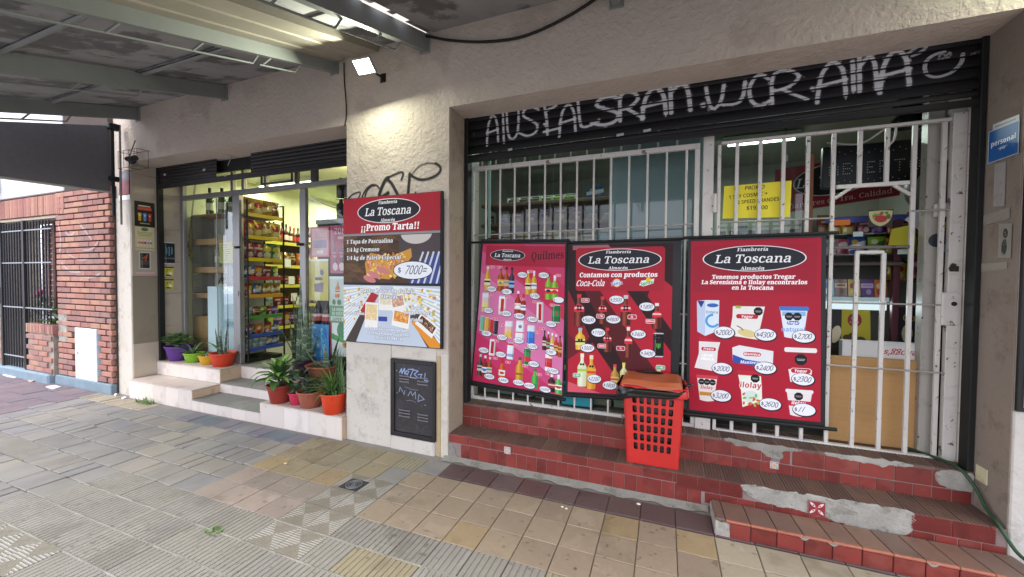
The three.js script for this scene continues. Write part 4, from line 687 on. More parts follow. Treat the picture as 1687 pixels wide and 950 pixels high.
    for (const [u, v] of [[0.14, 0.165], [0.235, 0.165], [0.61, 0.185], [0.93, 0.205], [0.14, 0.358], [0.34, 0.37], [0.52, 0.38], [0.665, 0.392], [0.87, 0.405], [0.21, 0.535], [0.3, 0.575], [0.57, 0.54], [0.7, 0.6], [0.76, 0.57], [0.25, 0.69], [0.47, 0.695], [0.66, 0.72], [0.88, 0.745], [0.25, 0.815], [0.4, 0.83], [0.59, 0.84], [0.75, 0.885], [0.85, 0.87]]) T(u, v);
    for (const [u, v, s] of [[0.145, 0.322, '5000'], [0.33, 0.335, '700'], [0.51, 0.212, '3100'], [0.665, 0.352, '2700'], [0.765, 0.208, '2400'], [0.935, 0.367, ''], [0.12, 0.478, '3000'], [0.34, 0.49, '5000'], [0.49, 0.5, '1800'], [0.64, 0.515, '3400'], [0.86, 0.533, '5200'], [0.12, 0.645, '700'], [0.31, 0.66, '2200'], [0.5, 0.672, '2000'], [0.66, 0.7, '2200'], [0.87, 0.722, '700'], [0.105, 0.768, '2300'], [0.31, 0.783, '2300'], [0.685, 0.82, '3800'], [0.9, 0.845, '2300'], [0.195, 0.952, '4000'], [0.36, 0.962, '3400'], [0.53, 0.962, '3200'], [0.65, 0.972, '6300'], [0.82, 0.98, '5300']]) P(u, v, s);
  });
  banner('advertising_banner', 'pink banner of beer bottles and cans, leftmost on the grille', [-1.575, 1.87], [-0.795, 1.845], [-0.81, 0.54], [-1.675, 0.585], -0.375, tx, [0.02, 0.045, 0.012, 0.05], 0.013, 1.2, [[[-1.7, 1.885, -0.37], [-0.76, 1.88, -0.37], 0.011], [[-1.72, 0.565, -0.37], [-0.78, 0.505, -0.37], 0.013]]);
}
{ // dark red banner of soft drinks
  const cola = (c, x, y, w, h, o = {}) => bottle(c, x, y, w, h, ['#3a1410', '#a84c3a', '#6a2c22'], ['#e02c3c', '#f0c4c6'], o.cap ?? '#d8313c', { sh: 0.4, neck: 0.36, l0: 0.32, l1: 0.55, seals: o.seals ?? 3, sy: 0.38, ...o });
  const tx = canvasTex(680, 980, (c, W, H) => {
    c.fillStyle = '#2c1216'; c.fillRect(0, 0, W, H);
    const poly = (k, p) => { c.fillStyle = k; c.beginPath(); p.forEach(([u, v]) => c.lineTo(u * W, v * H)); c.fill(); };
    poly('#8e1628', [[0, 0.3], [0.22, 0.62], [0.05, 0.8], [0, 0.75]]); poly('#561a20', [[0.16, 0.3], [0.48, 0.3], [1, 0.9], [1, 1], [0.72, 1]]); poly('#b51d33', [[0.3, 0.3], [0.56, 0.3], [1, 0.72], [1, 0.98]].map(([a, b]) => [a + 0.02, b])); poly('#3a1519', [[0.72, 0.3], [1, 0.56], [1, 0.3]]); poly('#b51d33', [[0.86, 0.2], [1, 0.28], [1, 0.56], [0.78, 0.34]]); poly('#6d1723', [[0, 0.6], [0.6, 0.99], [0.3, 1], [0, 0.84]]); poly('#b51d33', [[0, 0.78], [0.25, 0.66], [0.62, 1], [0, 1]]); poly('#d8576a', [[0, 0.93], [0.35, 1], [0, 1]]);
    poly('#a8626c', [[0.04, 0], [0.4, 0], [0.44, 0.03], [0.04, 0.03]]); c.fillStyle = '#a91c30'; rrect(c, 0.075 * W, 0.018 * H, 0.855 * W, 0.29 * H, 22); c.fill();
    shopLogo(c, 0.5 * W, 0.1 * H, 0.4 * W, 0.073 * H); write(c, 'Contamos con productos', 0.49 * W, 0.2 * H, 42, { skew: -0.12, sx: 0.98, stroke: '#f4f0f0', lw: 1.5 });
    write(c, 'Coca-Cola', 0.23 * W, 0.256 * H, 54, { skew: -0.35, bold: false, stroke: '#fff', lw: 1.5, sx: 0.8 });
    c.fillStyle = '#e07a1c'; c.beginPath(); c.arc(0.49 * W, 0.254 * H, 29, 0, 7); c.fill(); c.fillStyle = '#d8dce4'; c.beginPath(); c.arc(0.49 * W, 0.254 * H, 24, 0, 7); c.fill(); write(c, 'Fanta', 0.49 * W, 0.258 * H, 28, { font: 'sans-serif', stroke: '#fff', color: '#2347a8', rot: -0.15 });
    poly('#dfeee0', [[0.7, 0.27], [0.72, 0.24], [0.84, 0.226], [0.83, 0.258], [0.74, 0.278]]); c.fillStyle = '#f0c62a'; c.beginPath(); c.arc(0.785 * W, 0.232 * H, 15, 0, 7); c.fill(); write(c, 'Sprite', 0.77 * W, 0.255 * H, 27, { font: 'sans-serif', color: '#1f8a45', rot: -0.2 });
    const X = (u) => u * W, Y = (v) => v * H;
    cola(c, X(0.06), Y(0.33), X(0.105), Y(0.22)); cola(c, X(0.31), Y(0.345), X(0.085), Y(0.185)); cola(c, X(0.53), Y(0.335), X(0.1), Y(0.2), { cap: '#c9c9cc' }); cola(c, X(0.825), Y(0.385), X(0.085), Y(0.17), { cap: '#e6e2e2', seals: 0 });
    bottle(c, X(0.075), Y(0.56), X(0.1), Y(0.15), ['#d8a22a', '#efcb5a'], ['#e8dd8a', '#26262a'], '#8fc3dc', { seals: 1, sy: 0.55 }); cola(c, X(0.36), Y(0.555), X(0.085), Y(0.165)); cola(c, X(0.57), Y(0.545), X(0.075), Y(0.205), { cap: '#e6e2e2', seals: 0 });
    can(c, X(0.84), Y(0.58), X(0.095), Y(0.16), ['#141416', '#1c1c1f', '#141416'], (k, x, y, w, h) => { k.strokeStyle = '#5fb53a'; k.lineWidth = w * 0.09; for (const d of [-1, 0, 1]) { k.beginPath(); k.moveTo(x + d * w * 0.15, y - h * 0.06); k.lineTo(x + d * w * 0.13, y + h * (0.1 + 0.05 * (d === 0))); k.stroke(); } seal(k, x - w * 0.28, y - h * 0.3, w * 0.16); seal(k, x + w * 0.05, y - h * 0.3, w * 0.16); });
    bottle(c, X(0.1), Y(0.735), X(0.095), Y(0.225), ['#cfd8ac', '#eef2d6'], ['#d6e2ae', '#a8c850'], '#e7edc8', { seals: 1, sy: 0.33, l0: 0.4, l1: 0.6 }); bottle(c, X(0.195), Y(0.745), X(0.095), Y(0.23), ['#d08a1c', '#edb646'], ['#e6a53a', '#cf4a2a'], '#e9d9b0', { seals: 1, sy: 0.33, l0: 0.4, l1: 0.6 }); bottle(c, X(0.44), Y(0.8), X(0.08), Y(0.16), ['#b07a34', '#dba95a'], ['#dfc07a', '#c24a2a'], '#d94550'); bottle(c, X(0.53), Y(0.785), X(0.075), Y(0.15), ['#cfc98a', '#eee9b4'], ['#e7e2a0', '#a8b850'], '#e8d84a'); bottle(c, X(0.845), Y(0.79), X(0.1), Y(0.17), ['#cfd08a', '#f0efb6'], ['#d9e09a', '#78b040'], '#8fc86a');
    for (const [u, v, s, g] of [[0.175, 0.372, '2.25L'], [0.33, 0.478, '1.75L'], [0.64, 0.478, '2L'], [0.81, 0.505, '600ml'], [0.345, 0.68, 'MINI'], [0.535, 0.69, '1L'], [0.095, 0.885, '2.25L', 1], [0.91, 0.808, '1.50L', 1]]) pill(c, u * W, v * H, 58, 30, s, g ? '#4fa868' : '#c8243a');
    for (const [u, v, s] of [[0.21, 0.505, '5600'], [0.46, 0.497, '4800'], [0.49, 0.366, '3500'], [0.775, 0.41, '1800'], [0.2, 0.697, '3000'], [0.31, 0.59, '1100'], [0.7, 0.592, '3400'], [0.79, 0.718, '3400'], [0.275, 0.905, '2200'], [0.43, 0.943, '1800']]) bubble(c, u * W, v * H, 0.073 * W, 0.03 * H, s);
  });
  banner('advertising_banner', 'dark red banner of soft drink bottles, in the middle of the grille', [-0.77, 1.835], [0.06, 1.835], [0.055, 0.62], [-0.765, 0.575], -0.383, tx, [0.022, 0.03, 0.06, 0.05], 0.011, 3.1, [[[-0.8, 1.862, -0.378], [0.13, 1.868, -0.378], 0.011], [[-0.82, 0.545, -0.378], [0.12, 0.588, -0.378], 0.013]]);
}
{ // red banner of dairy products
  const tx = canvasTex(720, 1060, (c, W, H) => {
    c.fillStyle = '#aa1630'; c.fillRect(0, 0, W, H); c.fillStyle = '#9f1830'; rrect(c, 0.02 * W, 0.03 * H, 0.95 * W, 0.27 * H, 16); c.fill();
    shopLogo(c, 0.5 * W, 0.107 * H, 0.4 * W, 0.073 * H);
    ['Tenemos productos Tregar', 'La Serenísima e Ilolay encontrarlos', 'en la Toscana'].forEach((s, i) => write(c, s, 0.5 * W, (0.21 + 0.031 * i) * H, 34, { skew: -0.12, stroke: '#f4f0f0', lw: 1.2, sx: [1.0, 0.96, 1][i] }));
    const X = (u) => u * W, Y = (v) => v * H, p = (l) => l.map(([u, v]) => [X(u), Y(v)]), mark = (u, v, s, k = '#b91f33', w = 64, h = 26) => { c.fillStyle = '#f1e9ea'; rrect(c, X(u) - w, Y(v) - h / 1.6, w * 2, h * 1.25, 14); c.fill(); c.fillStyle = k; rrect(c, X(u) - w + 3, Y(v) - h / 1.6 + 3, w * 2 - 6, h * 1.25 - 6, 12); c.fill(); write(c, s, X(u), Y(v), h * 0.9, { skew: -0.2, font: 'sans-serif' }); };
    c.fillStyle = '#dce6f3'; c.beginPath(); p([[0.055, 0.35], [0.125, 0.345], [0.24, 0.345], [0.235, 0.52], [0.125, 0.555], [0.06, 0.53]]).forEach(([a, b]) => c.lineTo(a, b)); c.fill(); c.fillStyle = '#c0cfe6'; c.beginPath(); p([[0.055, 0.35], [0.125, 0.36], [0.125, 0.555], [0.06, 0.53]]).forEach(([a, b]) => c.lineTo(a, b)); c.fill(); c.fillStyle = '#2a3a8c'; c.beginPath(); p([[0.06, 0.35], [0.12, 0.35], [0.09, 0.39]]).forEach(([a, b]) => c.lineTo(a, b)); c.fill(); c.strokeStyle = '#4aa0dc'; c.lineWidth = 14; c.beginPath(); c.arc(X(0.185), Y(0.465), 36, 0.5, 4.8); c.stroke(); c.fillStyle = '#3b64b4'; c.beginPath(); c.ellipse(X(0.185), Y(0.375), 34, 12, 0, 0, 7); c.fill(); write(c, 'Entera', X(0.18), Y(0.415), 24, { color: '#3a4a80', font: 'sans-serif', bold: false });
    pouch(c, p([[0.35, 0.35], [0.6, 0.365], [0.58, 0.43], [0.54, 0.565], [0.32, 0.545], [0.345, 0.44]]), '#a81d30', '#e9e6e2', '#e6e2e0'); c.fillStyle = '#a8b84a'; c.fillRect(X(0.37), Y(0.375), 30, 16); mark(0.46, 0.435, 'Yogur'); seal(c, X(0.545), Y(0.405), 26); c.fillStyle = '#dcc98a'; c.beginPath(); c.ellipse(X(0.46), Y(0.53), 54, 22, 0.2, 0, 7); c.fill(); c.strokeStyle = '#4a3a2a'; c.lineWidth = 5; c.beginPath(); c.moveTo(X(0.38), Y(0.49)); c.quadraticCurveTo(X(0.42), Y(0.5), X(0.43), Y(0.515)); c.stroke();
    cup(c, X(0.7), Y(0.375), X(0.22), Y(0.175), '#3f78c9', '#dde6f2', '#dde6f2'); c.fillStyle = '#8fb2dc'; c.fillRect(X(0.725), Y(0.402), X(0.17), 26); seal(c, X(0.775), Y(0.43), 24); seal(c, X(0.835), Y(0.43), 24); mark(0.805, 0.465, 'Tregar', '#2f5cae', 36, 22); write(c, 'natural', X(0.805), Y(0.502), 36, { color: '#7fa4d8', font: 'sans-serif' });
    pouch(c, p([[0.075, 0.56], [0.25, 0.585], [0.23, 0.64], [0.22, 0.76], [0.04, 0.745], [0.075, 0.66]]), '#b8233a', '#e6e2e0', '#ece8e6'); mark(0.155, 0.63, 'Fresca', '#b91f33', 46, 22); write(c, 'LECHE', X(0.145), Y(0.668), 22, { font: 'sans-serif' }); write(c, 'FRESCA', X(0.145), Y(0.69), 22, { font: 'sans-serif' }); c.fillStyle = '#b8233a'; c.fillRect(X(0.07), Y(0.655), 100, 0);
    c.fillStyle = '#e2e2e6'; c.beginPath(); p([[0.345, 0.615], [0.4, 0.6], [0.66, 0.625], [0.655, 0.72], [0.35, 0.7]]).forEach(([a, b]) => c.lineTo(a, b)); c.fill(); c.fillStyle = '#2c4fa8'; c.beginPath(); p([[0.35, 0.655], [0.45, 0.68], [0.655, 0.695], [0.655, 0.725], [0.35, 0.7]]).forEach(([a, b]) => c.lineTo(a, b)); c.fill(); mark(0.5, 0.648, 'Manteca', '#b91f33', 52, 24); write(c, 'Manteca', X(0.48), Y(0.695), 24, { skew: -0.3 });
    cup(c, X(0.74), Y(0.6), X(0.235), Y(0.2), '#e6e3e3', '#a8182f', '#a8182f'); c.fillStyle = '#e8e4e2'; c.beginPath(); p([[0.77, 0.72], [0.94, 0.72], [0.93, 0.79], [0.785, 0.79]]).forEach(([a, b]) => c.lineTo(a, b)); c.fill(); seal(c, X(0.86), Y(0.665), 34); mark(0.86, 0.727, 'Yogur', '#b91f33', 54, 26);
    cup(c, X(0.055), Y(0.785), X(0.18), Y(0.155), '#c9404a', '#e9e3de', '#e9e3de'); for (const k of [0.1, 0.145, 0.19]) seal(c, X(k), Y(0.825), 20); write(c, 'Ilolay', X(0.145), Y(0.858), 26, { color: '#c2313c', skew: -0.2 }); c.fillStyle = '#c98a3a'; c.fillRect(X(0.085), Y(0.885), X(0.125), 22);
    pouch(c, p([[0.385, 0.745], [0.565, 0.745], [0.575, 0.82], [0.58, 0.91], [0.43, 0.955], [0.415, 0.84]]), '#b8233a', '#e3ead6', '#e9e6e4'); c.fillStyle = '#ecebe6'; c.beginPath(); c.ellipse(X(0.49), Y(0.83), 62, 50, 0, 0, 7); c.fill(); seal(c, X(0.525), Y(0.785), 26); write(c, 'ilolay', X(0.49), Y(0.825), 46, { color: '#c2313c', font: 'sans-serif', skew: -0.1 }); c.fillStyle = '#cfe0dc'; c.beginPath(); c.ellipse(X(0.495), Y(0.89), 42, 34, 0, 0, 7); c.fill(); for (let i = 0; i < 14; i++) { c.fillStyle = pick(['#7fae3a', '#cfd04a', '#d25a3a', '#9cc24a']); c.beginPath(); c.ellipse(X(rr(0.43, 0.57)), Y(rr(0.87, 0.94)), 11, 6, rr(0, 3), 0, 7); c.fill(); }
    cup(c, X(0.75), Y(0.83), X(0.2), Y(0.15), '#e6e2e2', '#e6dedd', '#b9273c'); seal(c, X(0.845), Y(0.868), 24); write(c, 'ilolay', X(0.845), Y(0.905), 28, { font: 'sans-serif', color: '#fff', skew: -0.1 });
    for (const [u, v, s] of [[0.28, 0.53, '2000'], [0.6, 0.535, '4300'], [0.88, 0.538, '2700'], [0.265, 0.74, '2000'], [0.6, 0.722, '2400'], [0.875, 0.772, '2300'], [0.26, 0.9, '3200'], [0.64, 0.925, '2600'], [0.885, 0.94, '//']]) bubble(c, u * W, v * H, 0.083 * W, 0.036 * H, s);
  });
  banner('advertising_banner', 'bright red banner of dairy products, rightmost on the grille', [0.185, 1.845], [1.005, 1.85], [1.03, 0.565], [0.195, 0.545], -0.365, tx, [0.02, 0.03, 0.03, 0.055], 0.006, 5.4, [[[0.13, 1.872, -0.36], [1.1, 1.878, -0.36], 0.012], [[0.15, 0.512, -0.36], [1.12, 0.528, -0.36], 0.013]]);
}
{ // promotion board on the pillar
  const x0 = -2.85, x1 = -1.765, y0 = 0.94, y1 = 2.29, tx = canvasTex(860, 1070, (c, W, H) => {
    c.fillStyle = '#1c1a1f'; c.fillRect(0, 0, W, H); c.fillStyle = '#a31d2e'; c.fillRect(0, 0, W, 0.245 * H); shopLogo(c, 0.485 * W, 0.1 * H, 0.325 * W, 0.082 * H); write(c, '¡¡Promo Tarta!!', 0.5 * W, 0.208 * H, 66, { skew: -0.12, stroke: '#f4f0f0', lw: 2 });
    c.save(); c.beginPath(); c.rect(0, 0.265 * H, W, 0.32 * H); c.clip(); c.fillStyle = '#4a3426'; c.fillRect(0, 0, W, H); // a slice of filled tart on a board
    for (let i = 0; i < 90; i++) { c.fillStyle = pick(['#5a3f2a', '#3a281d', '#6d4c30', '#7d5a38']); c.globalAlpha = 0.5; c.beginPath(); c.ellipse(rr(0, W * 0.6), rr(0.27, 0.58) * H, rr(20, 90), rr(6, 30), rr(-0.5, 0.5), 0, 7); c.fill(); } c.globalAlpha = 1;
    c.fillStyle = '#4a4042'; c.fillRect(0.6 * W, 0.26 * H, W, 0.2 * H); c.fillStyle = '#c7bfbb'; c.beginPath(); c.ellipse(0.77 * W, 0.26 * H, 130, 72, 0, 0, 7); c.fill(); c.fillStyle = '#3a4a86'; c.beginPath(); c.moveTo(0.74 * W, 0.47 * H); c.lineTo(W, 0.38 * H); c.lineTo(W, 0.6 * H); c.lineTo(0.7 * W, 0.6 * H); c.fill(); for (let i = 0; i < 6; i++) { c.strokeStyle = '#c7cade'; c.lineWidth = 15; c.beginPath(); c.moveTo((0.72 + i * 0.06) * W, 0.6 * H); c.lineTo((0.84 + i * 0.05) * W, 0.38 * H); c.stroke(); }
    c.fillStyle = '#c9913e'; c.beginPath(); [[0.3, 0.38], [0.5, 0.41], [0.72, 0.355], [0.73, 0.41], [0.62, 0.5], [0.5, 0.56], [0.26, 0.55], [0.24, 0.45]].forEach(([u, v]) => c.lineTo(u * W, v * H)); c.fill(); for (let i = 0; i < 130; i++) { c.fillStyle = pick(['#e6bf62', '#d39a44', '#b9762c', '#f0d488', '#c4704a', '#d98f86']); c.beginPath(); c.ellipse(rr(0.27, 0.66) * W, rr(0.39, 0.55) * H, rr(6, 20), rr(4, 12), rr(0, 3), 0, 7); c.fill(); } c.fillStyle = '#c77a7c'; for (const [u, v] of [[0.34, 0.53], [0.29, 0.56], [0.43, 0.5]]) { c.beginPath(); c.ellipse(u * W, v * H, 60, 22, 0.3, 0, 7); c.fill(); } c.restore();
    c.fillStyle = '#15141a'; c.beginPath(); c.ellipse(0.735 * W, 0.5 * H, 0.195 * W, 0.062 * H, 0, 0, 7); c.fill(); c.fillStyle = '#e6e8f0'; c.beginPath(); c.ellipse(0.735 * W, 0.5 * H, 0.188 * W, 0.057 * H, 0, 0, 7); c.fill(); write(c, '$', 0.605 * W, 0.5 * H, 52, { color: '#1c1c24' }); write(c, '7000=', 0.77 * W, 0.498 * H, 86, { font: 'sans-serif', bold: false, skew: -0.35, color: '#33333c', sx: 0.78 });
    ['1 Tapa de Pascualina', '1/4 kg Cremoso', '1/4 kg de Paleta Especial'].forEach((s, i) => write(c, s, 0.035 * W, (0.3 + 0.057 * i) * H, 42, { skew: -0.12, align: 'left', stroke: '#2a1d16', lw: 6, sx: 0.98 }));
    c.save(); c.beginPath(); c.rect(0, 0.602 * H, W, 0.4 * H); c.clip(); c.fillStyle = '#b9c3d0'; c.fillRect(0, 0.6 * H, W, 0.4 * H);  // shelves of a chilled aisle seen along its length
    const vx = 0.47 * W, vy = 0.6 * H; for (let k = 0; k < 15; k++) { for (const s of [-1, 1]) { c.fillStyle = k % 3 === 1 ? '#e9e4c8' : '#dfe6ee'; c.beginPath(); const a = 0.62 + k * 0.028; c.moveTo(vx + s * 60, vy + 6 + k); c.lineTo(s < 0 ? 0 : W, a * H); c.lineTo(s < 0 ? 0 : W, (a + 0.014) * H); c.lineTo(vx + s * 60, vy + 10 + k); c.fill(); } } for (let i = 0; i < 150; i++) { const s = rnd() < 0.5 ? -1 : 1, d = rr(90, 420); c.fillStyle = pick(['#e8c84a', '#d9a83a', '#e8eef4', '#efe6b0', '#cf8a4a', '#9fb26a']); c.fillRect(vx + s * d, vy + rr(0.02, 0.12 + d / 2600) * H, rr(8, 26), rr(8, 22)); }
    const tray = (u, v, w, h, r, k) => { c.save(); c.translate(u * W, v * H); c.rotate(r); c.fillStyle = '#e8e4de'; c.fillRect(-w / 2, -h / 2, w, h); c.fillStyle = k; c.fillRect(-w * 0.42, -h * 0.42, w * 0.84, h * 0.6); for (let i = 0; i < 40; i++) { c.fillStyle = 'rgba(255,235,190,0.35)'; c.beginPath(); c.ellipse(rr(-w * 0.4, w * 0.4), rr(-h * 0.4, h * 0.2), 9, 4, rr(0, 3), 0, 7); c.fill(); } c.restore(); };
    c.fillStyle = '#3f3633'; c.beginPath(); c.moveTo(0.02 * W, H); c.lineTo(0.2 * W, 0.79 * H); c.lineTo(0.26 * W, 0.8 * H); c.lineTo(0.14 * W, H); c.fill(); c.fillStyle = '#4a3f3a'; c.beginPath(); c.moveTo(0.7 * W, 0.8 * H); c.lineTo(0.8 * W, 0.78 * H); c.lineTo(W, 0.98 * H); c.lineTo(W, H); c.lineTo(0.88 * W, H); c.fill();
    c.fillStyle = '#a8232f'; c.beginPath(); c.moveTo(0.19 * W, 0.78 * H); c.lineTo(0.31 * W, 0.65 * H); c.lineTo(0.39 * W, 0.67 * H); c.lineTo(0.24 * W, 0.83 * H); c.fill(); tray(0.31, 0.81, 120, 190, 0.05, '#d9c08c'); tray(0.46, 0.71, 120, 130, 0, '#cfc6b0'); tray(0.59, 0.72, 120, 120, -0.2, '#b98a7a'); tray(0.62, 0.825, 150, 120, 0.15, '#cf7f2c'); c.fillStyle = '#d98a2a'; c.beginPath(); c.moveTo(0.72 * W, 0.84 * H); c.lineTo(0.78 * W, 0.82 * H); c.lineTo(W, 0.97 * H); c.lineTo(W, H); c.lineTo(0.9 * W, H); c.fill(); tray(0.87, 0.86, 170, 90, 0.6, '#4f2b22'); c.fillStyle = '#2c3f94'; c.fillRect(0.385 * W, 0.815 * H, 80, 34);
    c.restore();
    write(c, 'Pastas La 1ra De Galicia', 0.48 * W, 0.64 * H, 40, { skew: -0.12, stroke: '#3a4660', lw: 5 }); write(c, 'Frescas', 0.5 * W, 0.678 * H, 38, { skew: -0.12, stroke: '#3a4660', lw: 5 }); [['Ravioles', 0.13, 0.74], ['Ñoquis', 0.78, 0.745], ['papa y verdura', 0.79, 0.777], ['Fideos', 0.78, 0.826], ['Sorrentinos', 0.13, 0.8]].forEach(([s, u, v]) => write(c, s, u * W, v * H, 30, { skew: -0.12, stroke: '#4a5670', lw: 4 })); ['Las pastas son por pedidos', 'se retiran martes y viernes', 'CONSULTE PRECIO'].forEach((s, i) => write(c, s, 0.49 * W, (0.9 + 0.03 * i) * H, 28, { skew: -0.12, stroke: '#4a5670', lw: 4 }));
    c.fillStyle = '#8d8a8e'; c.fillRect(0, 0.246 * H, W, 0.016 * H); c.fillStyle = '#201e23'; c.fillRect(0, 0.586 * H, W, 0.016 * H);
  });
  void 0; const t = thing('promotion_board', 'printed board of a tart promotion and fresh pasta on the pillar between the shops', 'sign board', [-2.3, y0, 0.02]);
  part('panel', box(x0, x1, y0, y1, 0.013, 0.036, 0.002), M.black, t); part('print', quad([x0 + 0.004, y0 + 0.006, 0.039], [x1 - 0.02, y0 + 0.006, 0.039], [x1 - 0.02, y1 - 0.004, 0.039], [x0 + 0.004, y1 - 0.004, 0.039]), vm(tx), t);
}
{ // utility cabinet door in the pillar
  const tx = canvasTex(512, 768, (c, W, H) => {
    c.fillStyle = '#2b282b'; c.fillRect(0, 0, W, H); for (let i = 0; i < 500; i++) { c.fillStyle = `rgba(${pick(['120,116,116', '15,15,15', '80,76,76'])},${rr(0.03, 0.14)})`; c.fillRect(rr(0, W), rr(0, H), rr(2, 40), rr(2, 30)); } for (let i = 0; i < 400; i++) { c.fillStyle = `rgba(${pick(['140,132,126', '128,110,96', '104,102,104'])},${rr(0.05, 0.26)})`; c.fillRect(rr(0, W), H * (1 - 0.45 * rnd() * rnd()), rr(3, 26), rr(2, 9)); } for (let i = 0; i < 130; i++) { c.strokeStyle = `rgba(150,148,150,${rr(0.1, 0.4)})`; c.lineWidth = rr(0.6, 2); const x = rr(0, W), y = rr(0, H); c.beginPath(); c.moveTo(x, y); c.lineTo(x + rr(-40, 40), y + rr(-26, 26)); c.stroke(); }
    c.strokeStyle = '#8fa3cc'; c.lineWidth = 11; c.lineCap = c.lineJoin = 'round'; const line = (p, w) => { c.lineWidth = w; c.beginPath(); p.forEach(([a, b]) => c.lineTo(a * W, b * H)); c.stroke(); };
    line([[0.14, 0.15], [0.19, 0.09], [0.2, 0.16], [0.27, 0.08], [0.28, 0.165]], 12); line([[0.33, 0.11], [0.29, 0.14], [0.34, 0.17], [0.38, 0.12], [0.33, 0.11]], 10); line([[0.36, 0.09], [0.5, 0.08], [0.42, 0.19]], 10); line([[0.5, 0.09], [0.62, 0.1], [0.52, 0.15], [0.62, 0.2]], 10); line([[0.62, 0.15], [0.72, 0.14], [0.68, 0.18], [0.74, 0.2]], 9); line([[0.8, 0.12], [0.78, 0.22], [0.88, 0.225]], 10); line([[0.33, 0.2], [0.58, 0.205]], 8);
    c.strokeStyle = '#8794ae'; line([[0.12, 0.43], [0.15, 0.36], [0.26, 0.46], [0.28, 0.4]], 8); line([[0.36, 0.47], [0.43, 0.4], [0.48, 0.46], [0.55, 0.4], [0.56, 0.5]], 8); line([[0.62, 0.52], [0.64, 0.43], [0.78, 0.49], [0.62, 0.53]], 8); c.strokeStyle = '#77777c'; line([[0.28, 0.345], [0.45, 0.375], [0.62, 0.37]], 6); line([[0.33, 0.54], [0.43, 0.53], [0.56, 0.55]], 6);
    c.fillStyle = '#8794ae'; for (const [u, v] of [[0.06, 0.125], [0.8, 0.57], [0.06, 0.45]]) { c.beginPath(); c.arc(u * W, v * H, 7, 0, 7); c.fill(); }
  });
  const t = thing('utility_cabinet', 'scratched black metal utility cabinet with vents and blue tag writing in the pillar', 'utility cabinet', [-2.08, 0.11, 0.02]);
  const x0 = -2.316, x1 = -1.843, y0 = 0.112, y1 = 0.815, fr = mat('#252226', 0.5, { map: TX.grime });
  for (const [a, b, c2, d] of [[x0, x0 + 0.04, y0, y1], [x1 - 0.03, x1, y0, y1], [x0 + 0.041, x1 - 0.031, y1 - 0.032, y1], [x0 + 0.041, x1 - 0.031, y0, y0 + 0.04]]) part('frame', box(a, b, c2, d, -0.03, 0.026, 0.003), fr, t);
  part('door', [patch((s, u) => { const k = Math.exp(-((s - 0.12) ** 2 / 0.03 + (u - 0.47) ** 2 / 0.012)); return [lerp(x0 + 0.036, x1 - 0.026, s), lerp(y0 + 0.044, y1 - 0.03, u), 0.012 - 0.009 * k + 0.005 * Math.exp(-((s - 0.3) ** 2 / 0.004 + (u - 0.5) ** 2 / 0.02))]; }, 24, 36)], new THREE.MeshStandardMaterial({ map: tx, roughness: 0.5, side: THREE.DoubleSide }), t);
  part('back', box(x0, x1, y0, y1, -0.06, -0.035, 0), M.black, t);
  for (const [xa, xb, ys] of [[-2.222, -2.118, [0.655, 0.628, 0.603]], [-2.032, -1.92, [0.655, 0.625, 0.598]], [-2.228, -2.106, [0.345, 0.318, 0.29]], [-2.028, -1.916, [0.33, 0.303, 0.277]]])
    for (const y of ys) part('louvre', patch((s, u) => { const e = Math.sin(Math.PI * clamp(s, 0.02, 0.98)) ** 0.3; return [lerp(xa, xb, s), y + 0.016 * u, 0.0125 + 0.014 * e * Math.sin(Math.PI * Math.min(1, (1 - u) * 0.62 + 0.38))]; }, 10, 4), mat('#8f8c90', 0.45, { side: THREE.DoubleSide, map: TX.grime }), t);
}
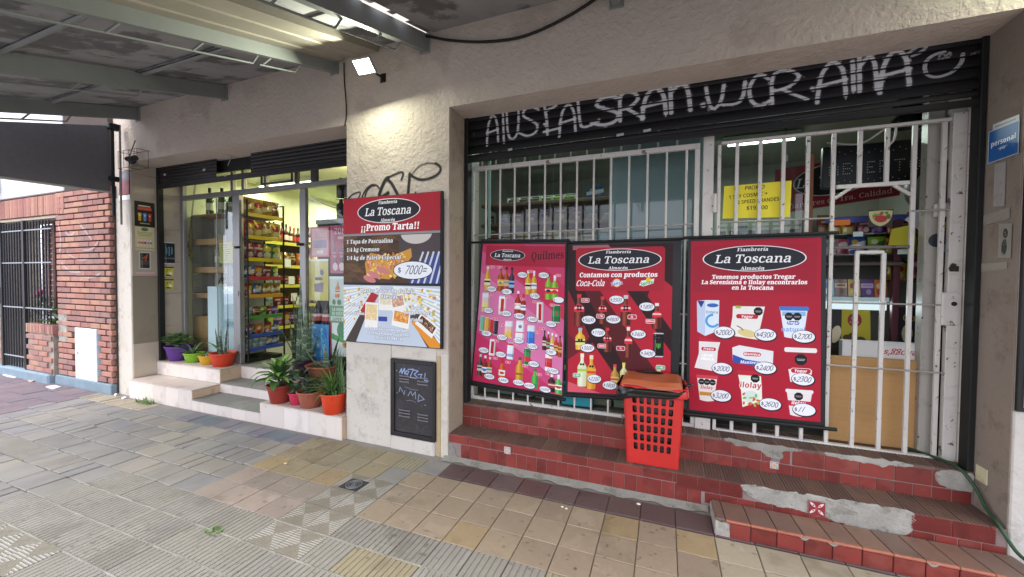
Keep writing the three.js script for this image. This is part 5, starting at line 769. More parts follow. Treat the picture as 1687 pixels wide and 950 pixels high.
{ // stickers and posters on the tiled reveal, signs on the columns
  const onLeft = (name, label, cat, z0, z1, y0, y1, tx, o = {}) => solo(name, patch((s, u) => [-6.384 + (o.curl ?? 0) * (u ** 4) * 0.02, lerp(y0, y1, u), lerp(z0, z1, s) ], 4, 8), new THREE.MeshStandardMaterial({ map: tx, roughness: 0.5, side: THREE.DoubleSide }), label, cat);
  const T1 = canvasTex(160, 240, (c, W, H) => { c.fillStyle = '#17141a'; c.fillRect(0, 0, W, H); c.fillStyle = '#c9543a'; c.fillRect(24, 52, 110, 30); c.fillStyle = '#d8c8b0'; c.fillRect(30, 36, 96, 12); ['#d0a42c', '#5a90d0', '#c0392f'].forEach((k, i) => { c.fillStyle = k; c.beginPath(); const x = 40 + i * 40; [[-18, 120], [-7, 108], [7, 108], [18, 120], [12, 132], [11, 186], [-11, 186], [-12, 132]].forEach(([a, b]) => c.lineTo(x + a, b)); c.fill(); c.fillStyle = '#f0e6d0'; c.fillRect(x - 5, 128, 10, 12); }); c.fillStyle = '#c9a23a'; c.fillRect(40, 205, 80, 8); });
  onLeft('poster', 'black poster with yellow, blue and red shirts, topmost on the tiled reveal', 'poster', -0.034, -0.25, 2.195, 2.52, T1);
  const T2 = canvasTex(160, 240, (c, W, H) => { c.fillStyle = '#cfc39a'; c.fillRect(0, 0, W, H); c.fillStyle = '#4a6a54'; c.beginPath(); c.ellipse(80, 24, 30, 18, 0, 0, 7); c.fill(); c.fillStyle = '#a09a58'; for (let i = 0; i < 3; i++) c.fillRect(16 + i * 6, 52 + i * 16, 128 - i * 12, 8); for (let i = 0; i < 5; i++) can(c, 20 + i * 25, 128, 20, 70, [pick(['#d8d4cc', '#e0d8c8']), ['#d88a3a', '#cf5a4a', '#b03a5a', '#d07a9a', '#7a8a5a'][i], '#d8d0c4']); c.fillStyle = '#b39a6a'; c.fillRect(0, 214, W, 8); });
  onLeft('poster', 'cream poster showing five drink cans, under the black shirt poster', 'poster', -0.036, -0.242, 1.885, 2.19, T2);
  const T3 = canvasTex(128, 192, (c, W, H) => { c.fillStyle = '#c9c2b4'; c.fillRect(0, 0, W, H); can(c, 14, 4, 100, 184, ['#1d1a1c', '#28221f', '#4a423c', '#28221f'], (k, x, y, w, h) => { k.strokeStyle = '#c2542c'; k.lineWidth = 13; k.beginPath(); k.moveTo(x - 20, y - 20); k.lineTo(x + 24, y - 58); k.lineTo(x + 4, y + 6); k.stroke(); }); });
  onLeft('sticker', 'black can sticker with an orange lightning mark, lowest on the tiled reveal', 'sticker', -0.072, -0.2, 1.635, 1.865, T3);
  onLeft('pale_strip', 'torn pale pink paper strip under the lightning can sticker', 'paper strip', -0.04, -0.245, 1.557, 1.597, canvasTex(64, 16, (c) => { c.fillStyle = '#c9b2ae'; c.fillRect(0, 0, 64, 16); c.fillStyle = '#b8696c'; c.fillRect(0, 9, 64, 3); }));
  const T4 = canvasTex(160, 360, (c, W, H) => { c.fillStyle = '#b5aa9b'; c.fillRect(0, 0, W, H); can(c, 2, 2, 156, 356, ['#15181c', '#1b2226', '#15181c'], (k, x, y, w, h) => { k.strokeStyle = '#5f9fb4'; k.lineCap = 'butt'; for (const d of [-1, 0, 1]) { k.lineWidth = 17; k.beginPath(); k.moveTo(x + d * 40 - 8, y - 100); k.lineTo(x + d * 38 + 3, y - 60); k.lineTo(x + d * 36 - 2, y + 18 + 26 * (d === 0)); k.stroke(); } write(k, 'MONSTER', x, y + 86, 27, { color: '#9fb4bc', sx: 1.05 }); }); });
  onLeft('sticker', 'large black energy drink can sticker with three pale blue claw marks', 'sticker', -0.342, -0.477, 1.712, 2.02, T4);
  const T5 = canvasTex(128, 160, (c, W, H) => { c.fillStyle = '#cfc54a'; c.fillRect(0, 0, W, H); c.fillStyle = '#3a382a'; c.fillRect(0, 0, W, 20); c.fillRect(24, 128, 74, 22); c.fillStyle = '#e9e6d0'; c.beginPath(); c.arc(86, 108, 26, 0, 7); c.fill(); c.strokeStyle = '#5a5630'; c.lineWidth = 8; c.beginPath(); c.moveTo(30, 50); c.lineTo(54, 44); c.lineTo(30, 92); c.moveTo(68, 50); c.lineTo(92, 46); c.stroke(); });
  onLeft('sticker', 'upper of two small yellow price stickers under the energy drink can', 'sticker', -0.345, -0.458, 1.542, 1.676, T5); onLeft('sticker', 'lower of two small yellow price stickers under the energy drink can', 'sticker', -0.345, -0.456, 1.368, 1.506, T5);
  solo('sign_plate', box(-6.62, -6.395, 2.592, 2.9, 0.004, 0.012, 0.002), new THREE.MeshStandardMaterial({ map: canvasTex(64, 96, (c) => { c.fillStyle = '#8d2f3a'; c.fillRect(0, 0, 64, 96); c.fillStyle = '#6b6468'; c.fillRect(0, 0, 64, 40); c.fillStyle = '#7d767a'; c.fillRect(20, 12, 24, 18); }), roughness: 0.5 }), 'faded grey and red sign plate high on the white column', 'sign'); { const m = scene.children[scene.children.length - 1], g = m.geometry, p = g.attributes.position, uv = g.attributes.uv; for (let i = 0; i < p.count; i++) uv.setXY(i, p.getX(i) / 0.225 + 0.5, p.getY(i) / 0.308); }
  solo('pale_strip', box(-6.63, -6.385, 2.525, 2.585, 0.007, 0.01, 0), mat('#f0f0f2', 0.4), 'white strip painted as the patch of daylight under the faded red sign plate', 'paper strip');  // bright daylight patch below the sign, put in as a white strip
  // right reveal
  const onRight = (name, label, cat, z0, z1, y0, y1, tx, off = 0, hex) => solo(name, quad([1.762 - off, y0[0], z0], [1.762 - off, y0[1], z1], [1.762 - off, y1[1], z1], [1.762 - off, y1[0], z0]), tx ? new THREE.MeshStandardMaterial({ map: tx, roughness: 0.4, side: THREE.DoubleSide }) : mat(hex, 0.85, { map: TX.limewash, side: THREE.DoubleSide }), label, cat);
  onRight('phone_credit_sign', 'blue square sign with white lettering on the grey pillar', 'sign', -0.229, -0.014, [2.241, 2.241], [2.428, 2.42], canvasTex(256, 224, (c, W, H) => { c.fillStyle = '#d8dde6'; c.fillRect(0, 0, W, H); c.fillStyle = '#1d62ad'; c.fillRect(5, 5, W - 10, H - 10); write(c, 'personal', 128, 96, 50, { font: 'sans-serif' }); write(c, '~pay~', 128, 140, 28, { font: 'sans-serif', skew: -0.2 }); }), 0.006);
  onRight('sign_plate', 'white sign edge peeking out above the blue square sign', 'sign', -0.205, -0.022, [2.42, 2.415], [2.462, 2.45], canvasTex(128, 24, (c) => { c.fillStyle = '#cfd2d8'; c.fillRect(0, 0, 128, 24); c.fillStyle = '#8a8f98'; c.fillRect(12, 9, 100, 4); }), 0.003);
  onRight('paper_scrap', 'narrow torn white paper strip below the blue sign', 'paper scrap', -0.182, -0.1, [1.985, 1.975], [2.228, 2.222], null, 0.002, '#a8a5a6'); onRight('paper_scrap', 'wide torn paper scrap in the middle of the grey pillar', 'paper scrap', -0.25, -0.06, [1.885, 1.9], [1.945, 1.962], null, 0.003, '#9d9690'); onRight('paper_scrap', 'torn remains of a pale poster with a dark figure on the grey pillar', 'paper scrap', -0.13, -0.04, [1.69, 1.68], [1.88, 1.87], canvasTex(64, 128, (c) => { c.fillStyle = '#9a948c'; c.fillRect(0, 0, 64, 128); c.fillStyle = '#3c4240'; c.beginPath(); c.ellipse(34, 36, 12, 18, 0, 0, 7); c.ellipse(30, 88, 14, 30, 0.1, 0, 7); c.fill(); for (let i = 0; i < 60; i++) { c.fillStyle = `rgba(150,142,132,${rr(0.3, 0.9)})`; c.fillRect(rr(0, 64), rr(0, 128), rr(2, 9), rr(2, 9)); } }), 0.004); onRight('paper_scrap', 'lowest torn strip of pale paper on the grey pillar', 'paper scrap', -0.255, -0.065, [1.61, 1.625], [1.66, 1.662], null, 0.002, '#a39c92');
  // tag written on the pillar above the board
  solo('spray_tag', patch((s, u) => [lerp(-2.84, -1.79, s), lerp(2.262, 2.56, u), 0.0022], 1, 1), new THREE.MeshStandardMaterial({ map: canvasTex(1024, 290, (c, W, H) => {
    c.clearRect(0, 0, W, H); c.strokeStyle = '#1c1b1d'; c.lineCap = c.lineJoin = 'round';
    const line = (pts, w, a) => { for (const [k, al] of [[1.5, 0.3], [1, 1]]) { c.globalAlpha = a * al; c.lineWidth = w * k; c.beginPath(); c.moveTo(pts[0][0], pts[0][1]); for (let i = 1; i < pts.length - 1; i++) c.quadraticCurveTo(pts[i][0], pts[i][1], (pts[i][0] + pts[i + 1][0]) / 2, (pts[i][1] + pts[i + 1][1]) / 2); c.lineTo(...pts[pts.length - 1]); c.stroke(); } };
    line([[5, 275], [20, 250], [70, 215], [150, 198], [165, 215], [120, 285]], 14, 0.75); line([[175, 285], [180, 240], [230, 175], [300, 140], [330, 160], [290, 150], [230, 200], [215, 240], [205, 290]], 15, 0.85); line([[330, 150], [360, 165], [372, 185]], 14, 0.8); line([[200, 288], [215, 270], [240, 280]], 18, 0.9); line([[470, 100], [440, 110], [395, 190], [370, 250], [385, 270], [430, 255], [470, 235]], 30, 0.95); line([[450, 110], [490, 125], [540, 200], [580, 265]], 26, 0.8); line([[480, 95], [560, 70], [620, 60], [635, 80], [612, 130]], 18, 0.75); line([[700, 85], [694, 140], [680, 270]], 24, 0.95); line([[700, 92], [770, 138], [850, 150], [950, 132], [1008, 95], [1006, 50], [960, 22]], 20, 0.9); line([[975, 30], [920, 12], [850, 12], [780, 35], [725, 90]], 15, 0.5); line([[750, 262], [760, 238], [764, 262]], 9, 0.8); c.globalAlpha = 1;
  }), roughness: 0.8, transparent: true }), 'black spray tag on the rough plaster above the promotion board', 'graffiti', [-2.3, 2.262, 0.0022]);
  // yellow hand-written note behind the gate
  const yn = thing('price_note', 'yellow card with a hand-written drink promotion behind the barred gate', 'note', [0.62, 2.01, -0.46]);
  part('card', vinyl([0.412, 2.262], [0.842, 2.27], [0.838, 2.01], [0.406, 2.018], -0.437, 0.002, 2, 3), new THREE.MeshStandardMaterial({ roughness: 0.75, side: THREE.DoubleSide, map: canvasTex(512, 300, (c, W, H) => { c.fillStyle = '#e6d638'; c.fillRect(0, 0, W, H); const o = { font: 'sans-serif', bold: false, color: '#2a281c', stroke: '#2a281c', lw: 1.5 }; write(c, 'PROMO', 240, 32, 44, { ...o, skew: -0.1 }); write(c, '1 SKY COSMIC +', 190, 98, 42, { ...o, rot: -0.05 }); write(c, '2 SPEED GRANDES', 270, 150, 42, { ...o, rot: -0.04, sx: 0.92 }); write(c, '$19.000', 265, 212, 46, o); }) }), yn);
  // orange edge of a poster on the right pillar
  const op = thing('poster_board', 'black framed colourful poster at the right edge of the pillar front', 'poster', [2.1, 0.86, 0.02]);
  part('frame', box(1.764, 2.5, 0.86, 2.3, 0.01, 0.028, 0.003), M.black, op); part('print', quad([1.788, 0.885, 0.031], [2.48, 0.885, 0.031], [2.48, 2.28, 0.031], [1.788, 2.28, 0.031]), new THREE.MeshStandardMaterial({ roughness: 0.4, map: canvasTex(256, 512, (c, W, H) => { [['#3f5f9c', 0], ['#3f5f9c', 0.5], ['#b03a9c', 0.56], ['#d0742a', 0.62], ['#cfae2a', 0.65], ['#a03036', 0.72], ['#d8822a', 0.73], ['#dc8f2e', 1]].forEach(([k, v], i, a) => { c.fillStyle = k; c.fillRect(0, v * H, W, H); }); c.fillStyle = '#e0b83a'; c.beginPath(); c.arc(120, 380, 50, 0, 7); c.fill(); }) }), op);
}
// ---------------------------------------------------------------- laundry basket used as a bin
{
  const red = new THREE.MeshPhysicalMaterial({ color: col('#cc2e2a'), map: TX.blotch, roughness: 0.42, roughnessMap: TX.grime, clearcoat: 0.2, clearcoatRoughness: 0.4, side: THREE.DoubleSide }), bagM = new THREE.MeshPhysicalMaterial({ color: col('#121214'), roughness: 0.32, clearcoat: 0.5, clearcoatRoughness: 0.25, side: THREE.DoubleSide });
  const cx = -0.063, cz = -0.175, y0 = 0.205, y1 = 0.735, wx = [0.178, 0.207], wz = [0.135, 0.158];
  const t = thing('laundry_basket', 'red plastic laundry basket with rounded holes used as a bin on the red step', 'basket', [cx, y0, cz]);
  const W = (v) => lerp(wx[0], wx[1], v), D = (v) => lerp(wz[0], wz[1], v), r = 0.022;
  const panel = (cols, half, other, place) => {                     // shape in (s, v), s in [-1, 1] of the flat part
    const s = new THREE.Shape([[-1, 0], [1, 0], [1, 1], [-1, 1]].map((p) => new THREE.Vector2(...p)));
    for (let i = 0; i < cols; i++) for (let j = 0; j < 6; j++) {
      const a = -0.82 + (1.64 * (i + 0.16)) / cols, b = a + (1.64 * 0.62) / cols, c = 0.2 + 0.129 * j, d = c + 0.097, ra = (b - a) * 0.3, rb = 0.026, h = new THREE.Path();
      h.moveTo(a + ra, c); h.lineTo(b - ra, c); h.quadraticCurveTo(b, c, b, c + rb); h.lineTo(b, d - rb); h.quadraticCurveTo(b, d, b - ra, d); h.lineTo(a + ra, d); h.quadraticCurveTo(a, d, a, d - rb); h.lineTo(a, c + rb); h.quadraticCurveTo(a, c, a + ra, c); s.holes.push(h);
    }
    const g = new THREE.ExtrudeGeometry(s, { depth: 1, bevelEnabled: false, curveSegments: 4 }), p = g.attributes.position;
    for (let i = 0; i < p.count; i++) p.setXYZ(i, ...place(p.getX(i), p.getY(i), p.getZ(i)));
    g.computeVertexNormals(); return wuv(g);
  };
  const th = 0.004, Yv = (v) => lerp(y0, y1, v);
  const g = [panel(6, 0, 0, (s, v, d) => [cx + s * (W(v) - r), Yv(v), cz + D(v) - th * d]), panel(6, 0, 0, (s, v, d) => [cx - s * (W(v) - r), Yv(v), cz - D(v) + th * d]), panel(4, 0, 0, (s, v, d) => [cx + W(v) - th * d, Yv(v), cz - s * (D(v) - r)]), panel(4, 0, 0, (s, v, d) => [cx - W(v) + th * d, Yv(v), cz + s * (D(v) - r)])];
  for (const [sx, sz] of [[1, 1], [-1, 1], [1, -1], [-1, -1]]) g.push(patch((s, v) => [cx + sx * (W(v) - r + r * Math.cos(s * 1.571)), Yv(v), cz + sz * (D(v) - r + r * Math.sin(s * 1.571))], 6, 1));
  part('body', [...g, box(cx - wx[0] + 0.002, cx + wx[0] - 0.002, y0, y0 + 0.005, cz - wz[0] + 0.002, cz + wz[0] - 0.002, 0.002)], red, t);
  const ring = (y, w, d, rr2, prof) => { // rim swept round a rounded rectangle
    const pts = []; const n = 64; for (let i = 0; i < n; i++) { const a = (i / n) * Math.PI * 2, c = Math.cos(a), s = Math.sin(a), e = 0.28; pts.push([cx + w * Math.sign(c) * Math.abs(c) ** e, y, cz + d * Math.sign(s) * Math.abs(s) ** e]); }
    return patch((s, v) => { const i = s * n, a = pts[Math.floor(i) % n], b = pts[(Math.floor(i) + 1) % n], f = i % 1, k = prof(v); const x = lerp(a[0], b[0], f), z = lerp(a[2], b[2], f); return [cx + (x - cx) * (1 + k[0] / w), y + k[1], cz + (z - cz) * (1 + k[0] / d)]; }, n, 8);
  };
  part('rim', ring(0.745, wx[1], wz[1], 0, (v) => { const q = [[-0.002, -0.02], [0.012, -0.022], [0.026, -0.026], [0.032, -0.02], [0.03, 0.02], [0.022, 0.036], [0.008, 0.04], [0.0, 0.03], [-0.002, -0.02]]; const i = Math.min(7, Math.floor(v * 8)), f = v * 8 - i; return [lerp(q[i][0], q[i + 1][0], f), lerp(q[i][1], q[i + 1][1], f)]; }), red, t);
  const bag = thing('bin_bag', 'shiny black bin bag lining the red basket, folded over its left rim', 'bin bag', [cx, y0 + 0.02, cz]);
  const wr = (a, b, s) => 0.5 * (fbm(a, b, 9, 4, s) - 0.5);
  part('liner', patch((s, v) => { const a = s * Math.PI * 2, c = Math.cos(a), q = Math.sin(a), e = 0.35, k = 0.93 + 0.16 * wr(s, v, 301), vv = v; return [cx + (W(vv) - 0.008) * k * Math.sign(c) * Math.abs(c) ** e, lerp(y0 + 0.02, y1 + 0.03, v), cz + (D(vv) - 0.008) * k * Math.sign(q) * Math.abs(q) ** e]; }, 90, 30), bagM, bag);
  part('folded_edge', patch((s, v) => {                            // skirt over the rim, deepest at the left front corner
    const a = lerp(0.9, 4.35, s), c = Math.cos(a), q = Math.sin(a), e = 0.32, dep = (0.035 + 0.05 * sstep(0, 0.5, s) * (1 - sstep(0.82, 1, s))) * sstep(0, 0.12, s) + 0.004, o = 0.03 + 0.012 * Math.sin(Math.PI * v) + 0.045 * wr(s * 1.0, v * 0.5, 311) + 0.012 * sstep(0.2, 0.6, s);
    const y = 0.775 + 0.02 * Math.sin(Math.min(v * 3, 1.57)) * 0.6 - dep * v * 1.35 + 0.03 * wr(s, v * 0.3, 317);
    return [cx + (wx[1] + o) * Math.sign(c) * Math.abs(c) ** e, y, cz + (wz[1] + o) * Math.sign(q) * Math.abs(q) ** e];
  }, 90, 14), bagM, bag);
  part('top_fold', patch((s, v) => { const x = lerp(cx - 0.21, cx + 0.16, s), z = cz - 0.12 + 0.04 * v; return [x, 0.79 + 0.05 * Math.sin(Math.PI * s) * Math.sin(Math.PI * (0.2 + 0.6 * v)) + 0.06 * wr(s, v * 0.4, 331), z - 0.03 * (1 - v)]; }, 40, 10), bagM, bag);
  part('tied_corner', tube([[cx + 0.19, 0.79, cz + 0.06], [cx + 0.222, 0.8, cz + 0.09], [cx + 0.245, 0.805, cz + 0.09], [cx + 0.262, 0.81, cz + 0.08]], 0.009, 14, 6), bagM, bag);
  const lid = thing('basket_lid', 'worn orange plastic lid lying askew on the red basket', 'lid', [cx, 0.79, cz]);
  part('panel', [patch((s, v) => { const a = s * 2 - 1, b = v * 2 - 1, x = cx - 0.012 + 0.205 * a, z = cz + 0.005 + 0.172 * b * (1 - 0.05 * a * a) + (b > 0 ? 0.02 * Math.sin(a * 3.2 + 0.6) * b : 0), d = Math.max(Math.abs(a), Math.abs(b)); return [x, 0.806 + 0.016 * (1 - sstep(0.86, 1, d)) + 0.012 * a * 0.3 - (b > 0.9 ? 0.01 : 0), z]; }, 44, 30), patch((s, v) => { const a = s * 2 - 1, x = cx - 0.012 + 0.205 * a, z = cz + 0.005 + 0.172 * (1 - 0.05 * a * a) + 0.02 * Math.sin(a * 3.2 + 0.6); return [x, 0.797 + 0.0036 * a - 0.022 * v, z + 0.002 * v]; }, 44, 2)], new THREE.MeshPhysicalMaterial({ color: col('#b85f38'), roughness: 0.42, map: TX.blotch, side: THREE.DoubleSide }), lid);
  part('handle_recess', patch((s, v) => { const a = s * 2 - 1, b = v * 2 - 1; return [cx - 0.03 + 0.05 * a, 0.8235 + 0.003 * (1 - a * a) * (1 - b * b), cz - 0.05 + 0.014 * b]; }, 10, 6), mat('#a8532e', 0.5, { side: THREE.DoubleSide }), lid);
}

// ---------------------------------------------------------------- potted plants
const bandTex = canvasTex(64, 256, (c, W, H) => { c.fillStyle = '#4d6149'; c.fillRect(0, 0, W, H); for (let y = 0; y < H; y += 7) { c.strokeStyle = pick(['#8a9a7c', '#2f4534', '#a3ad90', '#35503a', '#6a7d60']); c.lineWidth = rr(1.5, 4.5); c.beginPath(); c.moveTo(0, y + rr(-4, 4)); for (let x = 8; x <= W; x += 8) c.lineTo(x, y + rr(-5, 5)); c.stroke(); } });
const edgeTex = canvasTex(64, 128, (c, W, H) => { c.fillStyle = '#3f6130'; c.fillRect(0, 0, W, H); const g = c.createLinearGradient(0, 0, W, 0); g.addColorStop(0, '#2f5228'); g.addColorStop(0.3, '#6a9440'); g.addColorStop(0.5, '#a9c76c'); g.addColorStop(0.7, '#6a9440'); g.addColorStop(1, '#2f5228'); c.fillStyle = g; c.fillRect(0, 0, W, H); for (let i = 0; i < 120; i++) { c.fillStyle = pick(['rgba(40,80,36,.6)', 'rgba(190,210,130,.5)']); c.fillRect(rr(0, W), rr(0, H), rr(2, 9), rr(1, 3)); } });
const leafMat = (hex, map) => new THREE.MeshPhysicalMaterial({ color: col(hex), map: map ?? null, roughness: 0.5, side: THREE.DoubleSide, transmission: 0.12, thickness: 0 });
const L = { snake: leafMat('#ffffff', bandTex), dieff: leafMat('#ffffff', edgeTex), green: leafMat('#3d5f2c'), lime: leafMat('#5c7f35'), aloe: leafMat('#5f8050'), grey: leafMat('#667a62'), dry: leafMat('#a98d62'), purple: leafMat('#40363c') };
const soil = mat('#3a2c22', 1, { map: TX.cement });
// blade from (0,0,0): length, width, azimuth, tilt from upright, droop along it, fold across it
function blade(len, wid, az, tilt, droop, o = {}) {
  const n = o.n ?? 9, q = [[0, 0]], e = o.shape ?? 0.5, ang = []; let a = tilt;
  for (let i = 0; i < n; i++) { ang.push(a); const [x, y] = q[i]; q.push([x + (Math.sin(a) * len) / n, y + (Math.cos(a) * len) / n]); a += droop / n; } ang.push(a);
  const w = (t) => wid * (o.prof ? o.prof(t) : Math.pow(Math.sin(Math.PI * clamp(0.06 + t * 0.94, 0, 1) ** e), 0.8)), f = o.fold ?? 0.3, tw = o.twist ?? 0, ca = Math.cos(az), sa = Math.sin(az);
  const g = patch((s, t) => { const i = Math.min(n - 1, Math.floor(t * n)), k = t * n - i, px = lerp(q[i][0], q[i + 1][0], k), py = lerp(q[i][1], q[i + 1][1], k), aa = ang[i], c = (s - 0.5) * 2 * w(t), lift = Math.abs(s - 0.5) * 2 * w(t) * f, th = tw * t, cy = c * Math.cos(th), cl = c * Math.sin(th) + lift, nx = -Math.cos(aa) * cl * 1, ny = Math.sin(aa) * cl; const X = px + nx, Yy = py + ny, wav = (o.wave ?? 0) * Math.sin(t * 17 + s * 3) * wid; return [X * ca - cy * sa, Yy + wav, X * sa + cy * ca]; }, o.nu ?? 2, n);
  return g;
}
function pot(t, x, y, z, r0, r1, h, m, o = {}) {
  const lip = o.lip ?? 0.012, w = o.wall ?? 0.006;
  const p = part('pot', [mv(lathe([[0.001, 0], [r0, 0], [lerp(r0, r1, 0.88), h * 0.86], [lerp(r0, r1, 0.88) + lip * 0.6, h * 0.865], [r1 + lip * 0.6, h - 0.004], [r1 + lip * 0.3, h], [r1 - w, h - 0.002], [r1 - w - 0.002, h * 0.85], [r1 * 0.9, h * 0.8]], 28), x, y, z)], m, t);
  part('soil', [mv(lathe([[0.001, h * 0.84], [r1 * 0.5, h * 0.86], [r1 - w, h * 0.84]], 16), x, y, z)], soil, t); return p;
}
const plastic = (hex) => new THREE.MeshPhysicalMaterial({ color: col(hex), map: TX.speck, roughness: 0.5, clearcoat: 0.15, clearcoatRoughness: 0.4 }), terracotta = (hex) => mat(hex, 0.75, { map: TX.speck });
function plant(name, label, x, y, z) { return thing(name, label, 'potted plant', [x, y, z], 'potted plants on the white stoop'); }
const yl = 0.403, zl = -0.39;
{ // left ledge
  let t = plant('potted_plant', 'leafy green plant in a purple pot', -6.17, yl, zl); pot(t, -6.17, yl, zl, 0.1, 0.15, 0.2, plastic('#5d2f8c'));
  for (let k = 0; k < 80; k++) { const az = rr(0, 6.28), d = rr(0.02, 0.18), h = yl + 0.16 + rr(0.04, 0.19) * (1 - d * 1.2), g = blade(rr(0.07, 0.11), rr(0.022, 0.032), az + rr(-0.6, 0.6), rr(0.9, 1.5), rr(0.2, 0.7), { n: 5 }); part('leaf', mv(g, -6.15 + d * 1.2 * Math.cos(az), h, zl + d * Math.sin(az)), pick([L.green, L.lime, L.green]), t); }
  part('stem', Array.from({ length: 9 }, (_, i) => cyl([-6.16, yl + 0.15, zl], [-6.15 + 0.15 * Math.cos(i * 0.7), yl + 0.27, zl + 0.12 * Math.sin(i * 0.7)], 0.004, 0.003, 5)), L.green, t);
  t = plant('potted_plant', 'spidery grey-green aloe in a lime green pot', -5.865, yl, zl - 0.01); pot(t, -5.865, yl, zl - 0.01, 0.085, 0.112, 0.125, plastic('#86b82c'));
  for (let k = 0; k < 15; k++) part('leaf', mv(blade(rr(0.2, 0.32), rr(0.011, 0.016), (k / 15) * 6.28 + rr(-0.2, 0.2), rr(0.3, 1.0), rr(0.5, 1.3), { fold: 0.5, shape: 0.35 }), -5.865, yl + 0.1, zl), pick([L.aloe, L.grey]), t);
  t = plant('potted_plant', 'tiny succulents in a yellow pot', -5.56, yl, zl - 0.005); pot(t, -5.56, yl, zl - 0.005, 0.078, 0.105, 0.115, plastic('#e0aa1c'));
  for (let k = 0; k < 16; k++) part('leaf', mv(blade(rr(0.05, 0.09), 0.008, rr(0, 6.28), rr(0.1, 0.7), 0.3, { n: 4, shape: 0.4 }), -5.56 + rr(-0.05, 0.05), yl + 0.1, zl + rr(-0.05, 0.05)), pick([L.aloe, L.lime]), t);
  t = plant('potted_plant', 'snake plant with three stiff leaves in an orange-red pot', -5.28, yl, zl - 0.01); pot(t, -5.28, yl, zl - 0.01, 0.105, 0.145, 0.17, plastic('#d6401f'));
  for (const [dx, len, w, az, ti, dr, tw] of [[-0.05, 0.36, 0.022, 3.3, 0.35, -0.1, 0.4], [-0.02, 0.37, 0.026, 0.3, 0.02, 0.02, 0.9], [0.0, 0.3, 0.02, 2.6, 0.1, 0.1, 0.3], [0.07, 0.5, 0.015, 0.2, 0.05, 0.35, 0.2], [-0.06, 0.2, 0.016, 3.6, 0.5, 0.1, 0.2]]) part('leaf', mv(blade(len, w, az, ti, dr, { twist: tw, fold: 0.35, shape: 0.3 }), -5.28 + dx, yl + 0.14, zl), L.snake, t);
  part('leaf', mv(blade(0.3, 0.018, 3.25, 1.15, 0.5, { fold: 0.3, shape: 0.4 }), -5.34, yl + 0.22, zl + 0.02), L.lime, t);
}
const yr = 0.22;
